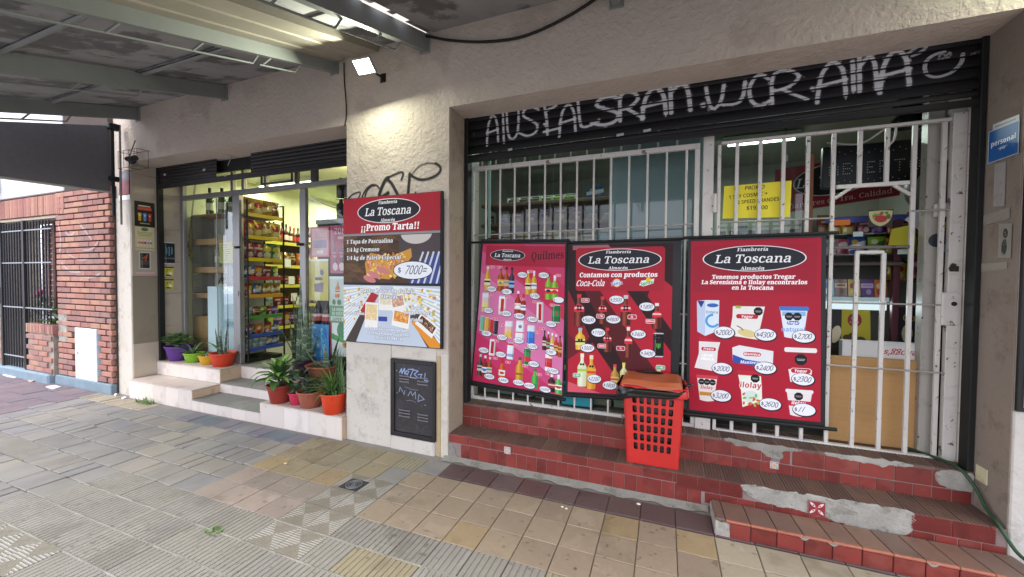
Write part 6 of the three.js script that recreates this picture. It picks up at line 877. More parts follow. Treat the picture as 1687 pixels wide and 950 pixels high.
{ // right ledge
  let t = plant('potted_plant', 'dieffenbachia with broad variegated leaves in a dark red pot', -3.8, yr, -0.03); pot(t, -3.8, yr, -0.04, 0.09, 0.125, 0.19, plastic('#9c3426'));
  for (let k = 0; k < 30; k++) { const az = k * 2.4, lv = k / 30; part('leaf', mv(blade(rr(0.2, 0.29), rr(0.034, 0.05), az, lerp(1.15, 0.25, lv), rr(0.9, 1.8), { fold: 0.25, nu: 4, shape: 0.75, wave: 0.06 }), -3.8 + 0.03 * Math.cos(az), yr + 0.2 + 0.15 * lv, -0.03 + 0.03 * Math.sin(az)), k % 3 ? L.dieff : L.green, t); }
  part('stem', cyl([-3.8, yr + 0.15, -0.03], [-3.8, yr + 0.36, -0.03], 0.014, 0.01, 8), L.green, t);
  t = plant('potted_plant', 'greyish bushy plant in a small pink pot', -3.575, yr, -0.05); pot(t, -3.575, yr, -0.06, 0.062, 0.082, 0.125, plastic('#cc2f52'));
  for (let k = 0; k < 60; k++) { const az = rr(0, 6.28), d = rr(0, 0.07); part('leaf', mv(blade(rr(0.06, 0.1), rr(0.018, 0.028), az, rr(0.5, 1.4), rr(0.3, 1), { n: 4 }), -3.575 + d * Math.cos(az), yr + 0.1 + rr(0, 0.24), -0.06 + d * Math.sin(az)), pick([L.grey, L.green, L.purple, L.grey]), t); }
  part('stem', cyl([-3.575, yr + 0.1, -0.06], [-3.57, yr + 0.36, -0.07], 0.006, 0.004, 6), L.dry, t);
  t = plant('potted_plant', 'drying plant with brown leaves in a terracotta pot', -3.38, yr, -0.05); pot(t, -3.38, yr, -0.06, 0.095, 0.13, 0.165, terracotta('#a85f4a'), { lip: 0.016 });
  for (let k = 0; k < 24; k++) part('leaf', mv(blade(rr(0.12, 0.3), rr(0.018, 0.04), rr(0, 6.28), rr(0.15, 0.9), rr(0.6, 1.9), { nu: 2, wave: 0.1 }), -3.38 + rr(-0.05, 0.05), yr + 0.13 + rr(0, 0.1), -0.06 + rr(-0.05, 0.05)), pick([L.dry, L.green, L.purple, L.grey]), t);
  t = plant('potted_plant', 'spiky spider plant spilling over a bright orange pot at the right end of the ledge', -3.02, yr, 0.0); pot(t, -3.02, yr, -0.01, 0.095, 0.122, 0.2, plastic('#e0441c'));
  for (let k = 0; k < 84; k++) part('leaf', mv(blade(rr(0.24, 0.42), rr(0.007, 0.011), k * 2.4 + rr(-0.3, 0.3), rr(0.15, 1.05), rr(0.5, 1.5), { fold: 0.6, shape: 0.35, n: 8, nu: 2 }), -3.02 + rr(-0.04, 0.04), yr + 0.18, rr(-0.04, 0.04)), pick([L.aloe, L.green, L.lime, L.aloe]), t);
  for (let k = 0; k < 6; k++) part('leaf', mv(blade(rr(0.4, 0.5), 0.011, -0.4 + k * 0.3, 0.02 + 0.04 * k, 0.1, { fold: 0.6, shape: 0.35 }), -3.05 + 0.03 * k, yr + 0.18, -0.02), L.aloe, t);
  // raised back row
  const yb = 0.405;
  t = plant('potted_plant', 'tall snake plant with banded leaves standing in the doorway corner', -3.93, yb, -0.45); pot(t, -3.9, yb, -0.42, 0.1, 0.13, 0.2, plastic('#3c2440'));
  for (const [dx, len, w, az, ti, tw] of [[-0.03, 1.02, 0.05, 0.4, -0.02, 0.7], [-0.1, 0.8, 0.043, 2.7, 0.03, 0.5], [0.04, 0.84, 0.042, 0.6, 0.05, 0.9], [0.09, 0.62, 0.036, 0.2, 0.08, 0.5], [-0.14, 0.5, 0.036, 3.0, 0.1, 0.6], [0.0, 0.55, 0.038, 1.5, 0.02, 0.3], [-0.06, 0.7, 0.036, 1.9, 0.02, 1.2], [0.12, 0.4, 0.026, 0.0, 0.35, 0.2], [-0.1, 0.45, 0.014, 3.1, 0.55, 0.1]]) part('leaf', mv(blade(len, w, az, ti, 0.06, { twist: tw, fold: 0.3, shape: 0.28, n: 12 }), -3.92 + dx, yb + 0.15, -0.43), L.snake, t);
  t = plant('potted_plant', 'wide terracotta bowl with a few stiff snake plant leaves', -3.54, yb, -0.36); pot(t, -3.54, yb, -0.38, 0.13, 0.185, 0.17, terracotta('#a45b46'), { lip: 0.022 });
  for (const [dx, len, w, az, ti, dr] of [[0.02, 0.25, 0.045, 1.2, 0.02, 0], [0.1, 0.42, 0.028, 0.1, 0.35, 0.02], [-0.12, 0.42, 0.014, 3.1, 0.75, -0.1], [-0.02, 0.3, 0.012, 3.1, 1.2, -0.2]]) part('leaf', mv(blade(len, w, az, ti, dr, { fold: 0.35, shape: 0.3 }), -3.54 + dx, yb + 0.14, -0.38), dx === -0.12 || dx === -0.02 ? L.grey : L.snake, t);
  for (let k = 0; k < 22; k++) part('leaf', mv(blade(rr(0.16, 0.3), 0.006, rr(0, 6.28), rr(0, 0.5), rr(0, 0.5), { n: 5 }), -3.36 + rr(-0.05, 0.05), yb + 0.12, -0.4 + rr(-0.05, 0.05)), pick([L.grey, L.aloe]), t);
  t = plant('potted_plant', 'bushy basil-like plant in a white and orange pot half hidden by the pillar', -3.02, yb, -0.35); pot(t, -3.02, yb, -0.35, 0.085, 0.115, 0.16, plastic('#d8452a')); part('pot_wrap', mv(lathe([[0.116, 0.1], [0.126, 0.17], [0.123, 0.17], [0.113, 0.1]], 24), -3.02, yb, -0.35), plastic('#d8d8da'), t);
  for (let k = 0; k < 70; k++) { const az = rr(0, 6.28), d = rr(0.01, 0.11); part('leaf', mv(blade(rr(0.06, 0.09), rr(0.02, 0.028), az, rr(0.6, 1.4), rr(0.2, 0.9), { n: 4 }), -3.02 + d * Math.cos(az), yb + 0.15 + rr(0, 0.3), -0.35 + d * Math.sin(az)), pick([L.green, L.lime, L.lime]), t); }
}

// ---------------------------------------------------------------- lamps, cables and small things
function floodlight(label, x, y, z, turn, roll, power) {
  const t = thing('floodlight_lamp', label, 'floodlight', [x, y, 0]); origin.set(t, [x, y, 0]);
  part('wall_bracket', [box(x - 0.03, x + 0.03, y - 0.02, y + 0.06, 0.001, 0.008, 0.002), cyl([x, y + 0.02, 0.006], [x, y + 0.01, z - 0.03], 0.009, 0.009, 8)], M.black, t);
  const h = new THREE.Group(); h.name = 'lamp_head'; h.position.set(0, 0, z); h.rotation.order = 'YXZ'; h.rotation.set(0.88, turn, roll); h.scale.setScalar(0.86); t.add(h); origin.set(h, [0, 0, 0]);
  part('housing', [box(-0.105, 0.105, -0.08, 0.08, -0.035, -0.004, 0.008), box(-0.105, 0.105, 0.066, 0.08, -0.004, 0.003, 0.002), box(-0.105, 0.105, -0.08, -0.066, -0.004, 0.003, 0.002), box(-0.105, -0.092, -0.066, 0.066, -0.004, 0.003, 0.002), box(0.092, 0.105, -0.066, 0.066, -0.004, 0.003, 0.002)], mat('#8a8a86', 0.5), h);
  part('lamp_face', quad([-0.092, -0.066, -0.003], [0.092, -0.066, -0.003], [0.092, 0.066, -0.003], [-0.092, 0.066, -0.003]), new THREE.MeshStandardMaterial({ color: 0x111111, emissive: col('#fbfff0'), emissiveIntensity: 7 }), h);
  const l = new THREE.RectAreaLight(0xf8ffe4, power, 0.184, 0.132); l.name = 'floodlight_glow'; l.position.set(0, 0, 0.006); l.rotation.y = Math.PI; h.add(l);
}
floodlight('lit square floodlight on the wall above the pillar between the shops', -2.41, 3.34, 0.25, 0.1, 0.02, 140);
floodlight('second floodlight mounted above the right pillar', 2.05, 3.5, 0.25, -0.1, 0, 150);
solo('lamp_cable', tube([[-2.86, 3.58, 0.012], [-2.858, 3.4, 0.008], [-2.835, 3.2, 0.012], [-2.842, 3.05, 0.006], [-2.86, 2.99, 0.006]], 0.0055, 30, 6), M.black, 'thin dark cable running down the wall left of the floodlight', 'cable');
solo('hanging_cable', tube([[-2.1, 3.63, 0.06], [-1.94, 3.62, 0.03], [-1.72, 3.541, 0.03], [-1.38, 3.456, 0.03], [-1.065, 3.428, 0.03], [-0.775, 3.479, 0.03], [-0.526, 3.567, 0.03], [-0.38, 3.65, 0.03]], 0.011, 50, 8), M.black, 'thick black cable sagging across the wall between two canopy beams', 'cable');
solo('garden_hose', tube([[1.5, 0.412, -0.6], [1.62, 0.412, -0.44], [1.7, 0.41, -0.27], [1.735, 0.34, -0.2], [1.738, 0.25, -0.1], [1.736, 0.214, -0.01], [1.745, 0.17, 0.03], [1.756, 0.122, 0.1], [1.79, 0.115, 0.26], [1.85, 0.04, 0.36]], 0.009, 70, 8), mat('#26452e', 0.5), 'green garden hose running down the red steps along the right pillar', 'hose');
{ // side screen at the left end of the canopy
  const t = thing('awning_screen', 'dark grey roller screen closing the left side of the canopy', 'awning', [-6.52, 2.58, 1.7]);
  const top = (z) => 3.47 - 0.31 * z;
  part('fabric', patch((s, u) => { const z = lerp(0.14, 2.8, s), yb2 = 2.605 - 0.028 * (z - 0.14); return [-6.52 + 0.012 * Math.sin(z * 2.2), lerp(yb2, top(z), u), z]; }, 20, 2, true), mat('#6d6b71', 0.85, { map: TX.grain, side: THREE.DoubleSide }), t);
  part('bottom_rail', cyl([-6.515, 2.597, 0.13], [-6.515, 2.52, 2.8], 0.014, 0.014, 8), mat('#a5a29c', 0.5), t);
  part('guide_post', [cyl([-6.5, 2.3, 0.12], [-6.5, 3.46, 0.12], 0.017, 0.017, 10), box(-6.53, -6.47, 2.74, 2.8, 0.06, 0.16, 0.008), box(-6.54, -6.46, 3.38, 3.46, 0.05, 0.17, 0.01)], M.black, t); part('stay_post', cyl([-6.47, 2.2, 0.06], [-6.47, 3.46, 0.06], 0.012, 0.012, 8), M.beamGreen, t);
}
{ // wire cage with a camera on the wall
  const t = thing('camera_cage', 'small wire cage around a dark camera on the wall above the white column', 'camera cage', [-6.12, 2.85, 0.06]);
  const w = []; const X0 = -6.36, X1 = -5.96, Y0 = 2.88, Y1 = 3.09;
  for (const z of [0.02, 0.13]) { const q = [[X0, Y0, z], [X1, Y0, z], [X1, Y1, z], [X0, Y1, z]]; q.forEach((a, i) => w.push(cyl(a, q[(i + 1) % 4], 0.003, 0.003, 5))); }
  for (const [x, y] of [[X0, Y0], [X1, Y0], [X0, Y1], [X1, Y1], [(X0 + X1) / 2, Y0], [(X0 + X1) / 2, Y1]]) w.push(cyl([x, y, 0.002], [x, y, 0.13], 0.003, 0.003, 5)); for (const x of [-6.24, -6.13, -6.02]) w.push(cyl([x, Y0, 0.13], [x, Y1, 0.13], 0.0025, 0.003, 5));
  part('cage', w, mat('#4a3f3a', 0.8), t); part('camera', [cyl([-6.25, 3.0, 0.09], [-6.06, 2.99, 0.1], 0.03, 0.034, 12), mv(new THREE.SphereGeometry(0.04, 12, 8), -6.15, 2.965, 0.09)], mat('#26262a', 0.4), t); part('antenna', cyl([-6.28, 3.06, 0.05], [-6.12, 3.22, 0.07], 0.006, 0.006, 6), mat('#5a504a', 0.7), t);
}
{ // cast iron valve cover in the pavement
  const t = thing('valve_cover', 'small dark cast iron valve cover in the pavement before the pillar', 'valve cover', [-2.137, 0.002, 0.668]), cm = mat('#3c3d42', 0.5, { metalness: 0.4, map: TX.cement });
  part('frame', box(-2.222, -2.052, -0.02, 0.003, 0.597, 0.74, 0.003), cm, t); const ringG = (r0, r1, y) => mv(lathe([[r0, 0], [r0, y], [r1, y], [r1, 0]], 30), -2.137, 0.003, 0.668);
  part('lid', [ringG(0.052, 0.06, 0.004), ringG(0.036, 0.041, 0.004), ringG(0.018, 0.022, 0.004), box(-2.15, -2.124, 0.003, 0.008, 0.664, 0.672, 0.001)], tint(cm, '#77787c'), t);
}
{ // weeds in the joints, litter
  for (const [x, z, n, h, label] of [[-5.87, 0.13, 70, 0.1, 'tuft of low green weeds at the foot of the white stoop'], [-2.52, 1.4, 26, 0.035, 'small tuft of weeds in a joint of the ribbed tiles']]) { const g = []; for (let k = 0; k < n; k++) g.push(mv(blade(rr(0.4, 1) * h, 0.005, rr(0, 6.28), rr(0.3, 1.4), rr(0, 0.8), { n: 3, nu: 2 }), x + rr(-1, 1) * (n > 50 ? 0.14 : 0.05), 0, z + rr(-0.035, 0.035))); solo('weeds', g, L.lime, label, 'weeds', [x, 0, z]); }
  const scrap = (x, z, w, d, hex, label) => solo('litter', patch((s, t) => [x + (s - 0.5) * w + 0.02 * t, 0.006 + 0.016 * fbm(s, t, 4, 3, Math.round(x * 50)) * Math.sin(3 * t + s), z + (t - 0.5) * d + 0.02 * s], 8, 6), mat(hex, 0.7, { side: THREE.DoubleSide }), label, 'litter');
  scrap(-7.85, 0.2, 0.24, 0.1, '#cfd3dc', 'crumpled pale paper lying before the brick house'); scrap(-9.3, 0.12, 0.4, 0.12, '#c9c3c4', 'larger scrap of pale paper by the brick house gate'); scrap(-8.6, 0.16, 0.16, 0.06, '#9c8f86', 'brown paper scrap before the brick planter');
  scrap(-6.62, 0.075, 0.06, 0.04, '#e2e6ee', 'white paper bit at the left foot of the white column'); scrap(-6.36, 0.11, 0.07, 0.05, '#e2e6ee', 'white paper bit at the corner of the white stoop');
  for (const [x, z, s, h, l] of [[-0.62, 0.37, 0.02, '#e6ddc8', 'left of two pale crumbs on the tan tiles'], [-0.59, 0.38, 0.02, '#e6ddc8', 'right of two pale crumbs on the tan tiles'], [-0.14, 0.14, 0.03, '#d8cbb8', 'pale crumb on the purple tiles below the basket'], [-0.42, 0.9, 0.018, '#6b4a30', 'brown leaf bit on the tan tiles'], [-0.27, 0.92, 0.022, '#5a4630', 'dark leaf bit on the tan tiles'], [-2.9, 0.62, 0.035, '#c9a27c', 'dry leaf on the olive tiles']]) solo('crumb', mv(new THREE.IcosahedronGeometry(s / 2, 1).scale(1, 0.35, 0.8), x, 0.006, z), mat(h, 0.9), l, 'crumb');
}
// ---------------------------------------------------------------- goods
const packTex = (bg, a, b, kind) => canvasTex(96, 128, (c, W, H) => {
  c.fillStyle = bg; c.fillRect(0, 0, W, H); c.fillStyle = a; if (kind === 0) { c.beginPath(); c.ellipse(48, 46, 36, 22, -0.2, 0, 7); c.fill(); c.fillStyle = b; c.beginPath(); c.ellipse(48, 92, 30, 24, 0, 0, 7); c.fill(); } else if (kind === 1) { c.fillRect(0, 30, W, 34); c.fillStyle = b; c.fillRect(14, 38, 68, 14); c.beginPath(); c.arc(58, 92, 20, 0, 7); c.fill(); } else { c.beginPath(); c.moveTo(0, 60); c.lineTo(W, 26); c.lineTo(W, 70); c.lineTo(0, 100); c.fill(); c.fillStyle = b; c.beginPath(); c.arc(34, 36, 18, 0, 7); c.fill(); c.fillRect(40, 84, 44, 10); }
  for (let i = 0; i < 40; i++) { c.fillStyle = `rgba(255,255,255,${rr(0.02, 0.14)})`; c.fillRect(rr(0, W), rr(0, H), rr(2, 14), rr(1, 12)); }
});
const foil = (...a) => new THREE.MeshPhysicalMaterial({ color: col('#c4c4c4'), map: packTex(...a), roughness: 0.3, metalness: 0.15, clearcoat: 0.3, side: THREE.DoubleSide });
const F = { red: foil('#a81f28', '#d8b23a', '#e8d8c0', 0), darkred: foil('#7a1a24', '#a8303a', '#d8d0c8', 1), yellow: foil('#d2b52e', '#a8302a', '#f0e2a0', 0), gold: foil('#b8923a', '#e8dcae', '#8a5a22', 2), green: foil('#2c7a38', '#e0cf4a', '#e8e8d8', 0), blue: foil('#2458a8', '#e8e8ee', '#d8b23a', 2), purple: foil('#5a2f86', '#d8c6e6', '#b894cf', 1), brown: foil('#7a5230', '#d8b684', '#4a2c18', 1), kraft: foil('#b08a5a', '#8a2c44', '#e6d2a8', 1), white: foil('#c9c6c0', '#3a9a94', '#8aa0b0', 1), cyan: foil('#56b4cf', '#2c6ab0', '#e8f0f4', 0), lime: foil('#8fbf2e', '#2c7a38', '#eef0b0', 2), pink: foil('#cf5a78', '#f0d8de', '#8a2c44', 0), orange: foil('#d8742a', '#f0d8a0', '#a83a1c', 0) };
function bag(w, h, d) {                                              // pillow pack with crimped ends, base at the origin
  return patch((s, t) => { const front = s < 0.5, a = front ? s * 2 : 2 - s * 2, e = Math.pow(Math.sin(Math.PI * clamp(t, 0.03, 0.97)), 0.6) * Math.pow(Math.sin(Math.PI * clamp(a, 0.02, 0.98)), 0.7), z = (front ? 1 : -1) * (d / 2) * e + 0.006 * Math.sin(a * 21 + t * 9) * (1 - e); return [(a - 0.5) * w * (1 - 0.07 * Math.sin(Math.PI * t)), t * h, z]; }, 16, 9);
}
{ const uvfix = (g) => { const uv = g.attributes.uv; for (let i = 0; i < uv.count; i++) { const s = uv.getX(i); uv.setX(i, s < 0.5 ? s * 2 : 2 - s * 2); } return g; }; const b0 = bag; bag.make = (w, h, d) => uvfix(b0(w, h, d)); }
const bagG = [bag.make(0.17, 0.22, 0.075), bag.make(0.15, 0.25, 0.06), bag.make(0.13, 0.16, 0.05), bag.make(0.1, 0.13, 0.03), bag.make(0.24, 0.3, 0.11)];
const pk = (w, h, d) => new THREE.BoxGeometry(w, h, d).translate(0, h / 2, 0);
function good(kind, geo, m, label, category, group, p, turn, scale = 1, tilt = 0, roll = 0) {
  const o = shadow(new THREE.Mesh(geo, m)); o.name = numbered(kind); o.position.set(...p); o.rotation.set(tilt, turn, roll); o.scale.setScalar(scale); scene.add(o); return tag(o, label, category, group);
}
function glassBottle(label, group, p, h, bodyHex, labelHex, capHex, r = 0.038) {
  const t = thing('bottle', label, 'bottle', p, group), [x, y, z] = p;
  part('body', mv(lathe([[0.001, 0.004], [r * 0.8, 0], [r, 0.01], [r, h * 0.55], [r * 0.85, h * 0.64], [r * 0.38, h * 0.76], [r * 0.33, h * 0.95], [r * 0.38, h * 0.96], [r * 0.38, h]], 16), x, y, z), new THREE.MeshPhysicalMaterial({ color: col(bodyHex), roughness: 0.12, clearcoat: 0.5 }), t);
  part('label', mv(new THREE.CylinderGeometry(r + 0.001, r + 0.001, h * 0.26, 16, 1, true), x, y + h * 0.32, z), mat(labelHex, 0.6), t); part('cap', mv(new THREE.CylinderGeometry(r * 0.42, r * 0.42, h * 0.16, 12), x, y + h * 0.93, z), mat(capHex, 0.4), t);
  return t;
}
// ---------------------------------------------------------------- left shop
{
  const lampM = new THREE.MeshStandardMaterial({ color: 0x222222, emissive: col('#f2ffd8'), emissiveIntensity: 3 });
  const lamp = (x, z, pw) => { const t = thing('ceiling_lamp', z < -3 ? 'lit fluorescent ceiling lamp deep inside the left shop' : 'lit fluorescent ceiling lamp behind the left shopfront', 'ceiling lamp', [x, 3.06, z]); part('housing', box(x - 0.65, x + 0.65, 3.06, 3.115, z - 0.09, z + 0.09, 0.004), mat('#d8d8d0', 0.6), t); part('tube_lamp', box(x - 0.6, x + 0.6, 3.045, 3.058, z - 0.06, z + 0.06, 0.004), lampM, t); const l = new THREE.RectAreaLight(0xfaffe4, pw, 1.2, 0.12); l.name = 'lamp_glow'; l.rotation.x = -Math.PI / 2; l.position.set(0, -0.02, 0); t.add(l); };
  lamp(-5.6, -3.3, 42); lamp(-5.75, -1.75, 16);
  { const t = thing('bulb_lamp', 'small bright warm bulb hanging inside the left shop near the pillar', 'lamp', [-4.05, 2.72, -1.3]); part('bulb_lamp', mv(new THREE.SphereGeometry(0.02, 12, 10), -4.05, 2.755, -1.3), new THREE.MeshStandardMaterial({ color: 0x222222, emissive: col('#fff0c0'), emissiveIntensity: 12 }), t); part('cord', cyl([-4.05, 2.775, -1.3], [-4.05, 3.12, -1.3], 0.004, 0.004, 6), M.black, t); const l = new THREE.PointLight(0xffedc0, 0.4, 0); l.name = 'bulb_glow'; l.position.set(0, 0.035, 0); t.add(l); }
  // display shelves with bottles behind the glass
  const sh = thing('display_shelf', 'grey display shelves with pale wooden boards and bottles behind the shop window', 'shelf', [-6.1, 0.4, -0.9]);
  part('back_panel', box(-6.46, -5.6, 0.41, 2.44, -1.06, -1.04, 0.003), mat('#e6e4da', 0.7), sh); part('side_panel', box(-6.48, -6.462, 0.41, 2.44, -1.06, -0.74, 0.003), mat('#8f8f88', 0.7), sh); part('side_panel', box(-5.6, -5.582, 0.41, 2.44, -1.06, -0.74, 0.003), mat('#9a9a92', 0.7), sh);
  for (const [y, h] of [[2.425, 0.018], [2.005, 0.085], [1.6, 0.085], [1.23, 0.075]]) part('shelf_board', box(-6.46, -5.602, y, y + h, -1.038, -0.745, 0.003), mat('#b99a74', 0.6, { map: TX.wood }), sh);
  part('front_board', box(-6.46, -5.602, 0.41, 0.95, -0.765, -0.745, 0.003), mat('#b8966c', 0.6, { map: TX.wood }), sh);
  part('base_shelf', box(-6.46, -5.602, 0.951, 0.97, -1.038, -0.745, 0.002), mat('#b8966c', 0.6, { map: TX.wood }), sh);
  const bl = (x, y, k, label, o = {}) => glassBottle(label, null, [x, y, -0.87], o.h ?? 0.33, ['#2c4a24', '#1a1618', '#6d1c30', '#9aa88a'][k], ['#c9c6b4', '#d8d2c0', '#8f2c3a', '#e0dcc8'][k], ['#1c2018', '#141214', '#8a1c2c', '#c9c4a4'][k], o.r ?? 0.042);
  bl(-6.27, 2.444, 0, 'green bottle at the left end on top of the display shelves', { h: 0.4, r: 0.05 }); bl(-6.0, 2.444, 0, 'green bottle in the middle on top of the display shelves', { h: 0.38, r: 0.05 }); bl(-5.78, 2.444, 0, 'green bottle near the door on top of the display shelves', { h: 0.36, r: 0.05 });
  bl(-6.1, 1.69, 3, 'clear wine bottle on the middle display shelf'); bl(-5.88, 1.69, 2, 'pink-red bottle on the middle display shelf'); bl(-5.7, 1.69, 1, 'dark bottle beside the pink-red one on the middle display shelf');
  [-6.02, -5.92, -5.8, -5.7].forEach((x, i) => bl(x, 1.31, 1, ['leftmost', 'second', 'third', 'rightmost'][i] + ' of the four dark wine bottles on the lower display shelf', { h: 0.3 })); [-6.1, -6.0].forEach((x, i) => bl(x, 0.972, 1, (i ? 'right' : 'left') + ' of two dark wine bottles on the lowest display shelf', { h: 0.27 }));
  solo('display_board', box(-5.905, -5.34, 0.5, 1.41, -0.612, -0.604, 0.001), mat('#c4d6e0', 0.5), 'pale blue-white panel standing behind the shop window glass', 'panel');
  solo('paper_note', vinyl([-5.592, 2.0], [-5.31, 2.01], [-5.309, 1.73], [-5.585, 1.725], -0.568, 0.003, 2, 3), new THREE.MeshStandardMaterial({ side: THREE.DoubleSide, roughness: 0.8, map: canvasTex(128, 128, (c) => { c.fillStyle = '#cfc472'; c.fillRect(0, 0, 128, 128); c.strokeStyle = '#5c5a48'; c.lineWidth = 2.5; for (let i = 0; i < 8; i++) { c.beginPath(); c.moveTo(10, 18 + i * 13); for (let x = 14; x < rr(70, 112); x += 4) c.lineTo(x, 18 + i * 13 + rr(-2, 2)); c.stroke(); } }) }), 'yellow hand-written list taped to the shop window', 'note');
  { const t = thing('chain', 'thin chain with a knotted rope hanging in the shop window', 'chain', [-6.36, 1.86, -0.7]); const l = []; for (let i = 0; i < 34; i++) { const g = new THREE.TorusGeometry(0.011, 0.0028, 5, 8); if (i % 2) g.rotateY(1.57); g.scale(1, 1.4, 1); l.push(mv(g, -6.26 - 0.0045 * i, 2.95 - 0.024 * i, -0.68)); } part('links', l, mat('#6a6a58', 0.5, { metalness: 0.5 }), t); part('rope', [tube([[-6.42, 2.15, -0.68], [-6.38, 2.0, -0.67], [-6.43, 1.92, -0.69], [-6.37, 1.86, -0.68], [-6.4, 1.8, -0.68]], 0.016, 30, 6), tube([[-6.4, 2.1, -0.68], [-6.44, 1.98, -0.68], [-6.38, 1.9, -0.7], [-6.42, 1.84, -0.67]], 0.014, 24, 6)], mat('#8f8a5c', 0.9), t); }
  // snack gondola in the doorway
  const gd = thing('snack_gondola', 'black snack rack with yellow, red, green and blue shelf edges inside the doorway', 'display rack', [-5.3, 0.4, -0.84]);
  const GX = -5.1, z0 = -0.62, z1 = -1.12; part('base', box(-5.5, GX - 0.02, 0.402, 0.45, z1, z0, 0.004), M.black, gd); part('back_panel', box(-5.5, -5.49, 0.45, 2.5, z1, z0, 0.001), mat('#a9a7a0', 0.7), gd);
  for (const z of [z1 - 0.012, z0 + 0.012]) for (const x of [-5.49, GX]) part('upright', box(x - 0.009, x + 0.009, 0.402, 2.56, z - 0.009, z + 0.009, 0.002), M.black, gd);
  part('top_rail', [cyl([-5.49, 2.555, z1 - 0.012], [GX, 2.555, z1 - 0.012], 0.008, 0.008, 6)], M.black, gd);
  const lv = [[2.36, '#bfa52a'], [2.065, '#c0aa24'], [1.77, '#c2ab1e'], [1.52, '#a3212c'], [1.28, '#c08a28'], [0.995, '#3d7a34'], [0.75, '#22428f'], [0.57, '#22428f']];
  for (const [y, k] of lv) { const b = part('shelf', box(-5.485, GX - 0.012, y, y + 0.012, z1, z0, 0.002), mat('#8a8880', 0.6), gd); part('shelf_edge', box(GX - 0.011, GX + 0.001, y - 0.016, y + 0.034, z1, z0, 0.003), mat(k, 0.45), b); }
  const rows = [[2.372, ['gold', 'yellow', 'gold', 'brown'], 0], [2.077, ['red', 'yellow', 'gold', 'yellow'], 0], [1.782, ['darkred', 'darkred', 'green', 'green'], 0], [1.532, ['blue', 'red', 'darkred', 'green'], 2], [1.292, ['red', 'blue', 'gold', 'gold'], 2], [1.007, ['white', 'brown', 'lime', 'darkred', 'purple'], 3], [0.762, ['purple', 'orange', 'red', 'blue'], 3], [0.582, ['white', 'white', 'white', 'blue', 'blue'], 3]];
  const ord = ['nearest the door', 'second from the door', 'third from the door', 'fourth from the door', 'deepest'], shN = ['top', 'second', 'third', 'fourth', 'fifth', 'sixth', 'seventh', 'lowest'];
  rows.forEach(([y, ks, gi], j) => ks.forEach((k, i) => { const z = lerp(z0 - 0.06, z1 + 0.06, i / (ks.length - 1)); good('snack_bag', bagG[gi], F[k], `${k === 'darkred' ? 'dark red' : k} snack bag ${ord[i]} on the ${shN[j]} rack shelf`, 'snack bag', 'snack bags on the rack', [GX - 0.085, y, z], Math.PI / 2 + rr(-0.25, 0.25), gi === 3 ? 1 : 1.05, rr(-0.1, 0.05), rr(-0.08, 0.08)); good('snack_bag', bagG[gi], F[pick(ks)], 'snack bag in the back row of the rack behind the front bags', 'snack bag', 'snack bags at the back of the rack', [GX - 0.22, y, z + rr(-0.03, 0.03)], Math.PI / 2 + rr(-0.3, 0.3)); }));
  // wall shelves with liquor bottles and packets deeper in the shop
  const ws = thing('wall_shelf', 'dark wall shelves with liquor bottles deep inside the left shop', 'shelf', [-6.3, 0.4, -2.2]); const wy = [2.12, 1.72, 1.38, 1.02, 0.66];
  part('back_panel', box(-6.49, -6.47, 0.41, 2.16, -2.9, -1.5, 0.002), mat('#6a5a4c', 0.8), ws); for (const y of wy) { const b = part('shelf', box(-6.469, -6.2, y, y + 0.018, -2.9, -1.5, 0.002), mat('#5c5148', 0.7), ws); part('price_rail', box(-6.199, -6.193, y - 0.02, y + 0.035, -2.9, -1.5, 0.001), mat('#c9bd3a', 0.6), b); }
  for (let i = 0; i < 12; i++) glassBottle('dark liquor bottle in the row on the upper wall shelf', 'liquor bottles on the wall shelf', [-6.27, 2.14, -1.72 - i * 0.08], rr(0.28, 0.36), pick(['#3a1c14', '#5a2416', '#2a1a14', '#7a3a1c']), pick(['#d8d0bc', '#b8342a', '#e0d8c8']), pick(['#1a1614', '#a8241c']), 0.035);
  for (let r = 1; r < 5; r++) for (let i = 0; i < 8; i++) good('packet', bagG[[0, 2, 2, 0][r - 1]], F[pick([['orange', 'brown', 'gold'], ['darkred', 'red', 'white'], ['darkred', 'white', 'pink'], ['red', 'green', 'purple']][r - 1])], 'packet of goods on the lower wall shelves deep in the left shop', 'packet', 'packets on the wall shelves', [-6.28, wy[r] + 0.018, -1.65 - i * 0.15], Math.PI / 2 + rr(-0.2, 0.2), 1.1);
  for (const [y, z] of [[1.42, -2.15], [1.72, -2.08], [1.12, -2.2], [1.05, -2.3]]) good('price_tag', box(-0.06, 0.06, 0, 0.14, -0.001, 0.001, 0), mat('#d2d0c8', 0.7), 'white price tag hanging from the wall shelves', 'price tag', 'price tags on the wall shelves', [-6.185, y, z], Math.PI / 2);
  // fridge and stacked bottle packs behind the right pane
  const fr = thing('drinks_fridge', 'dark drinks fridge with a pale top behind the right shop window', 'fridge', [-3.5, 0.4, -1.0]); part('body', box(-4.05, -3.0, 0.402, 2.2, -1.4, -0.75, 0.01), mat('#3a3a40', 0.5), fr); part('top_panel', box(-4.06, -2.98, 2.201, 2.26, -1.41, -0.74, 0.006), mat('#b8bcc0', 0.5), fr); part('trim', tube([[-4.7, 2.68, -1.3], [-4.4, 2.56, -1.25], [-4.2, 2.5, -1.2], [-3.9, 2.42, -1.15]], 0.012, 20, 6), mat('#c9c8cc', 0.4), fr);
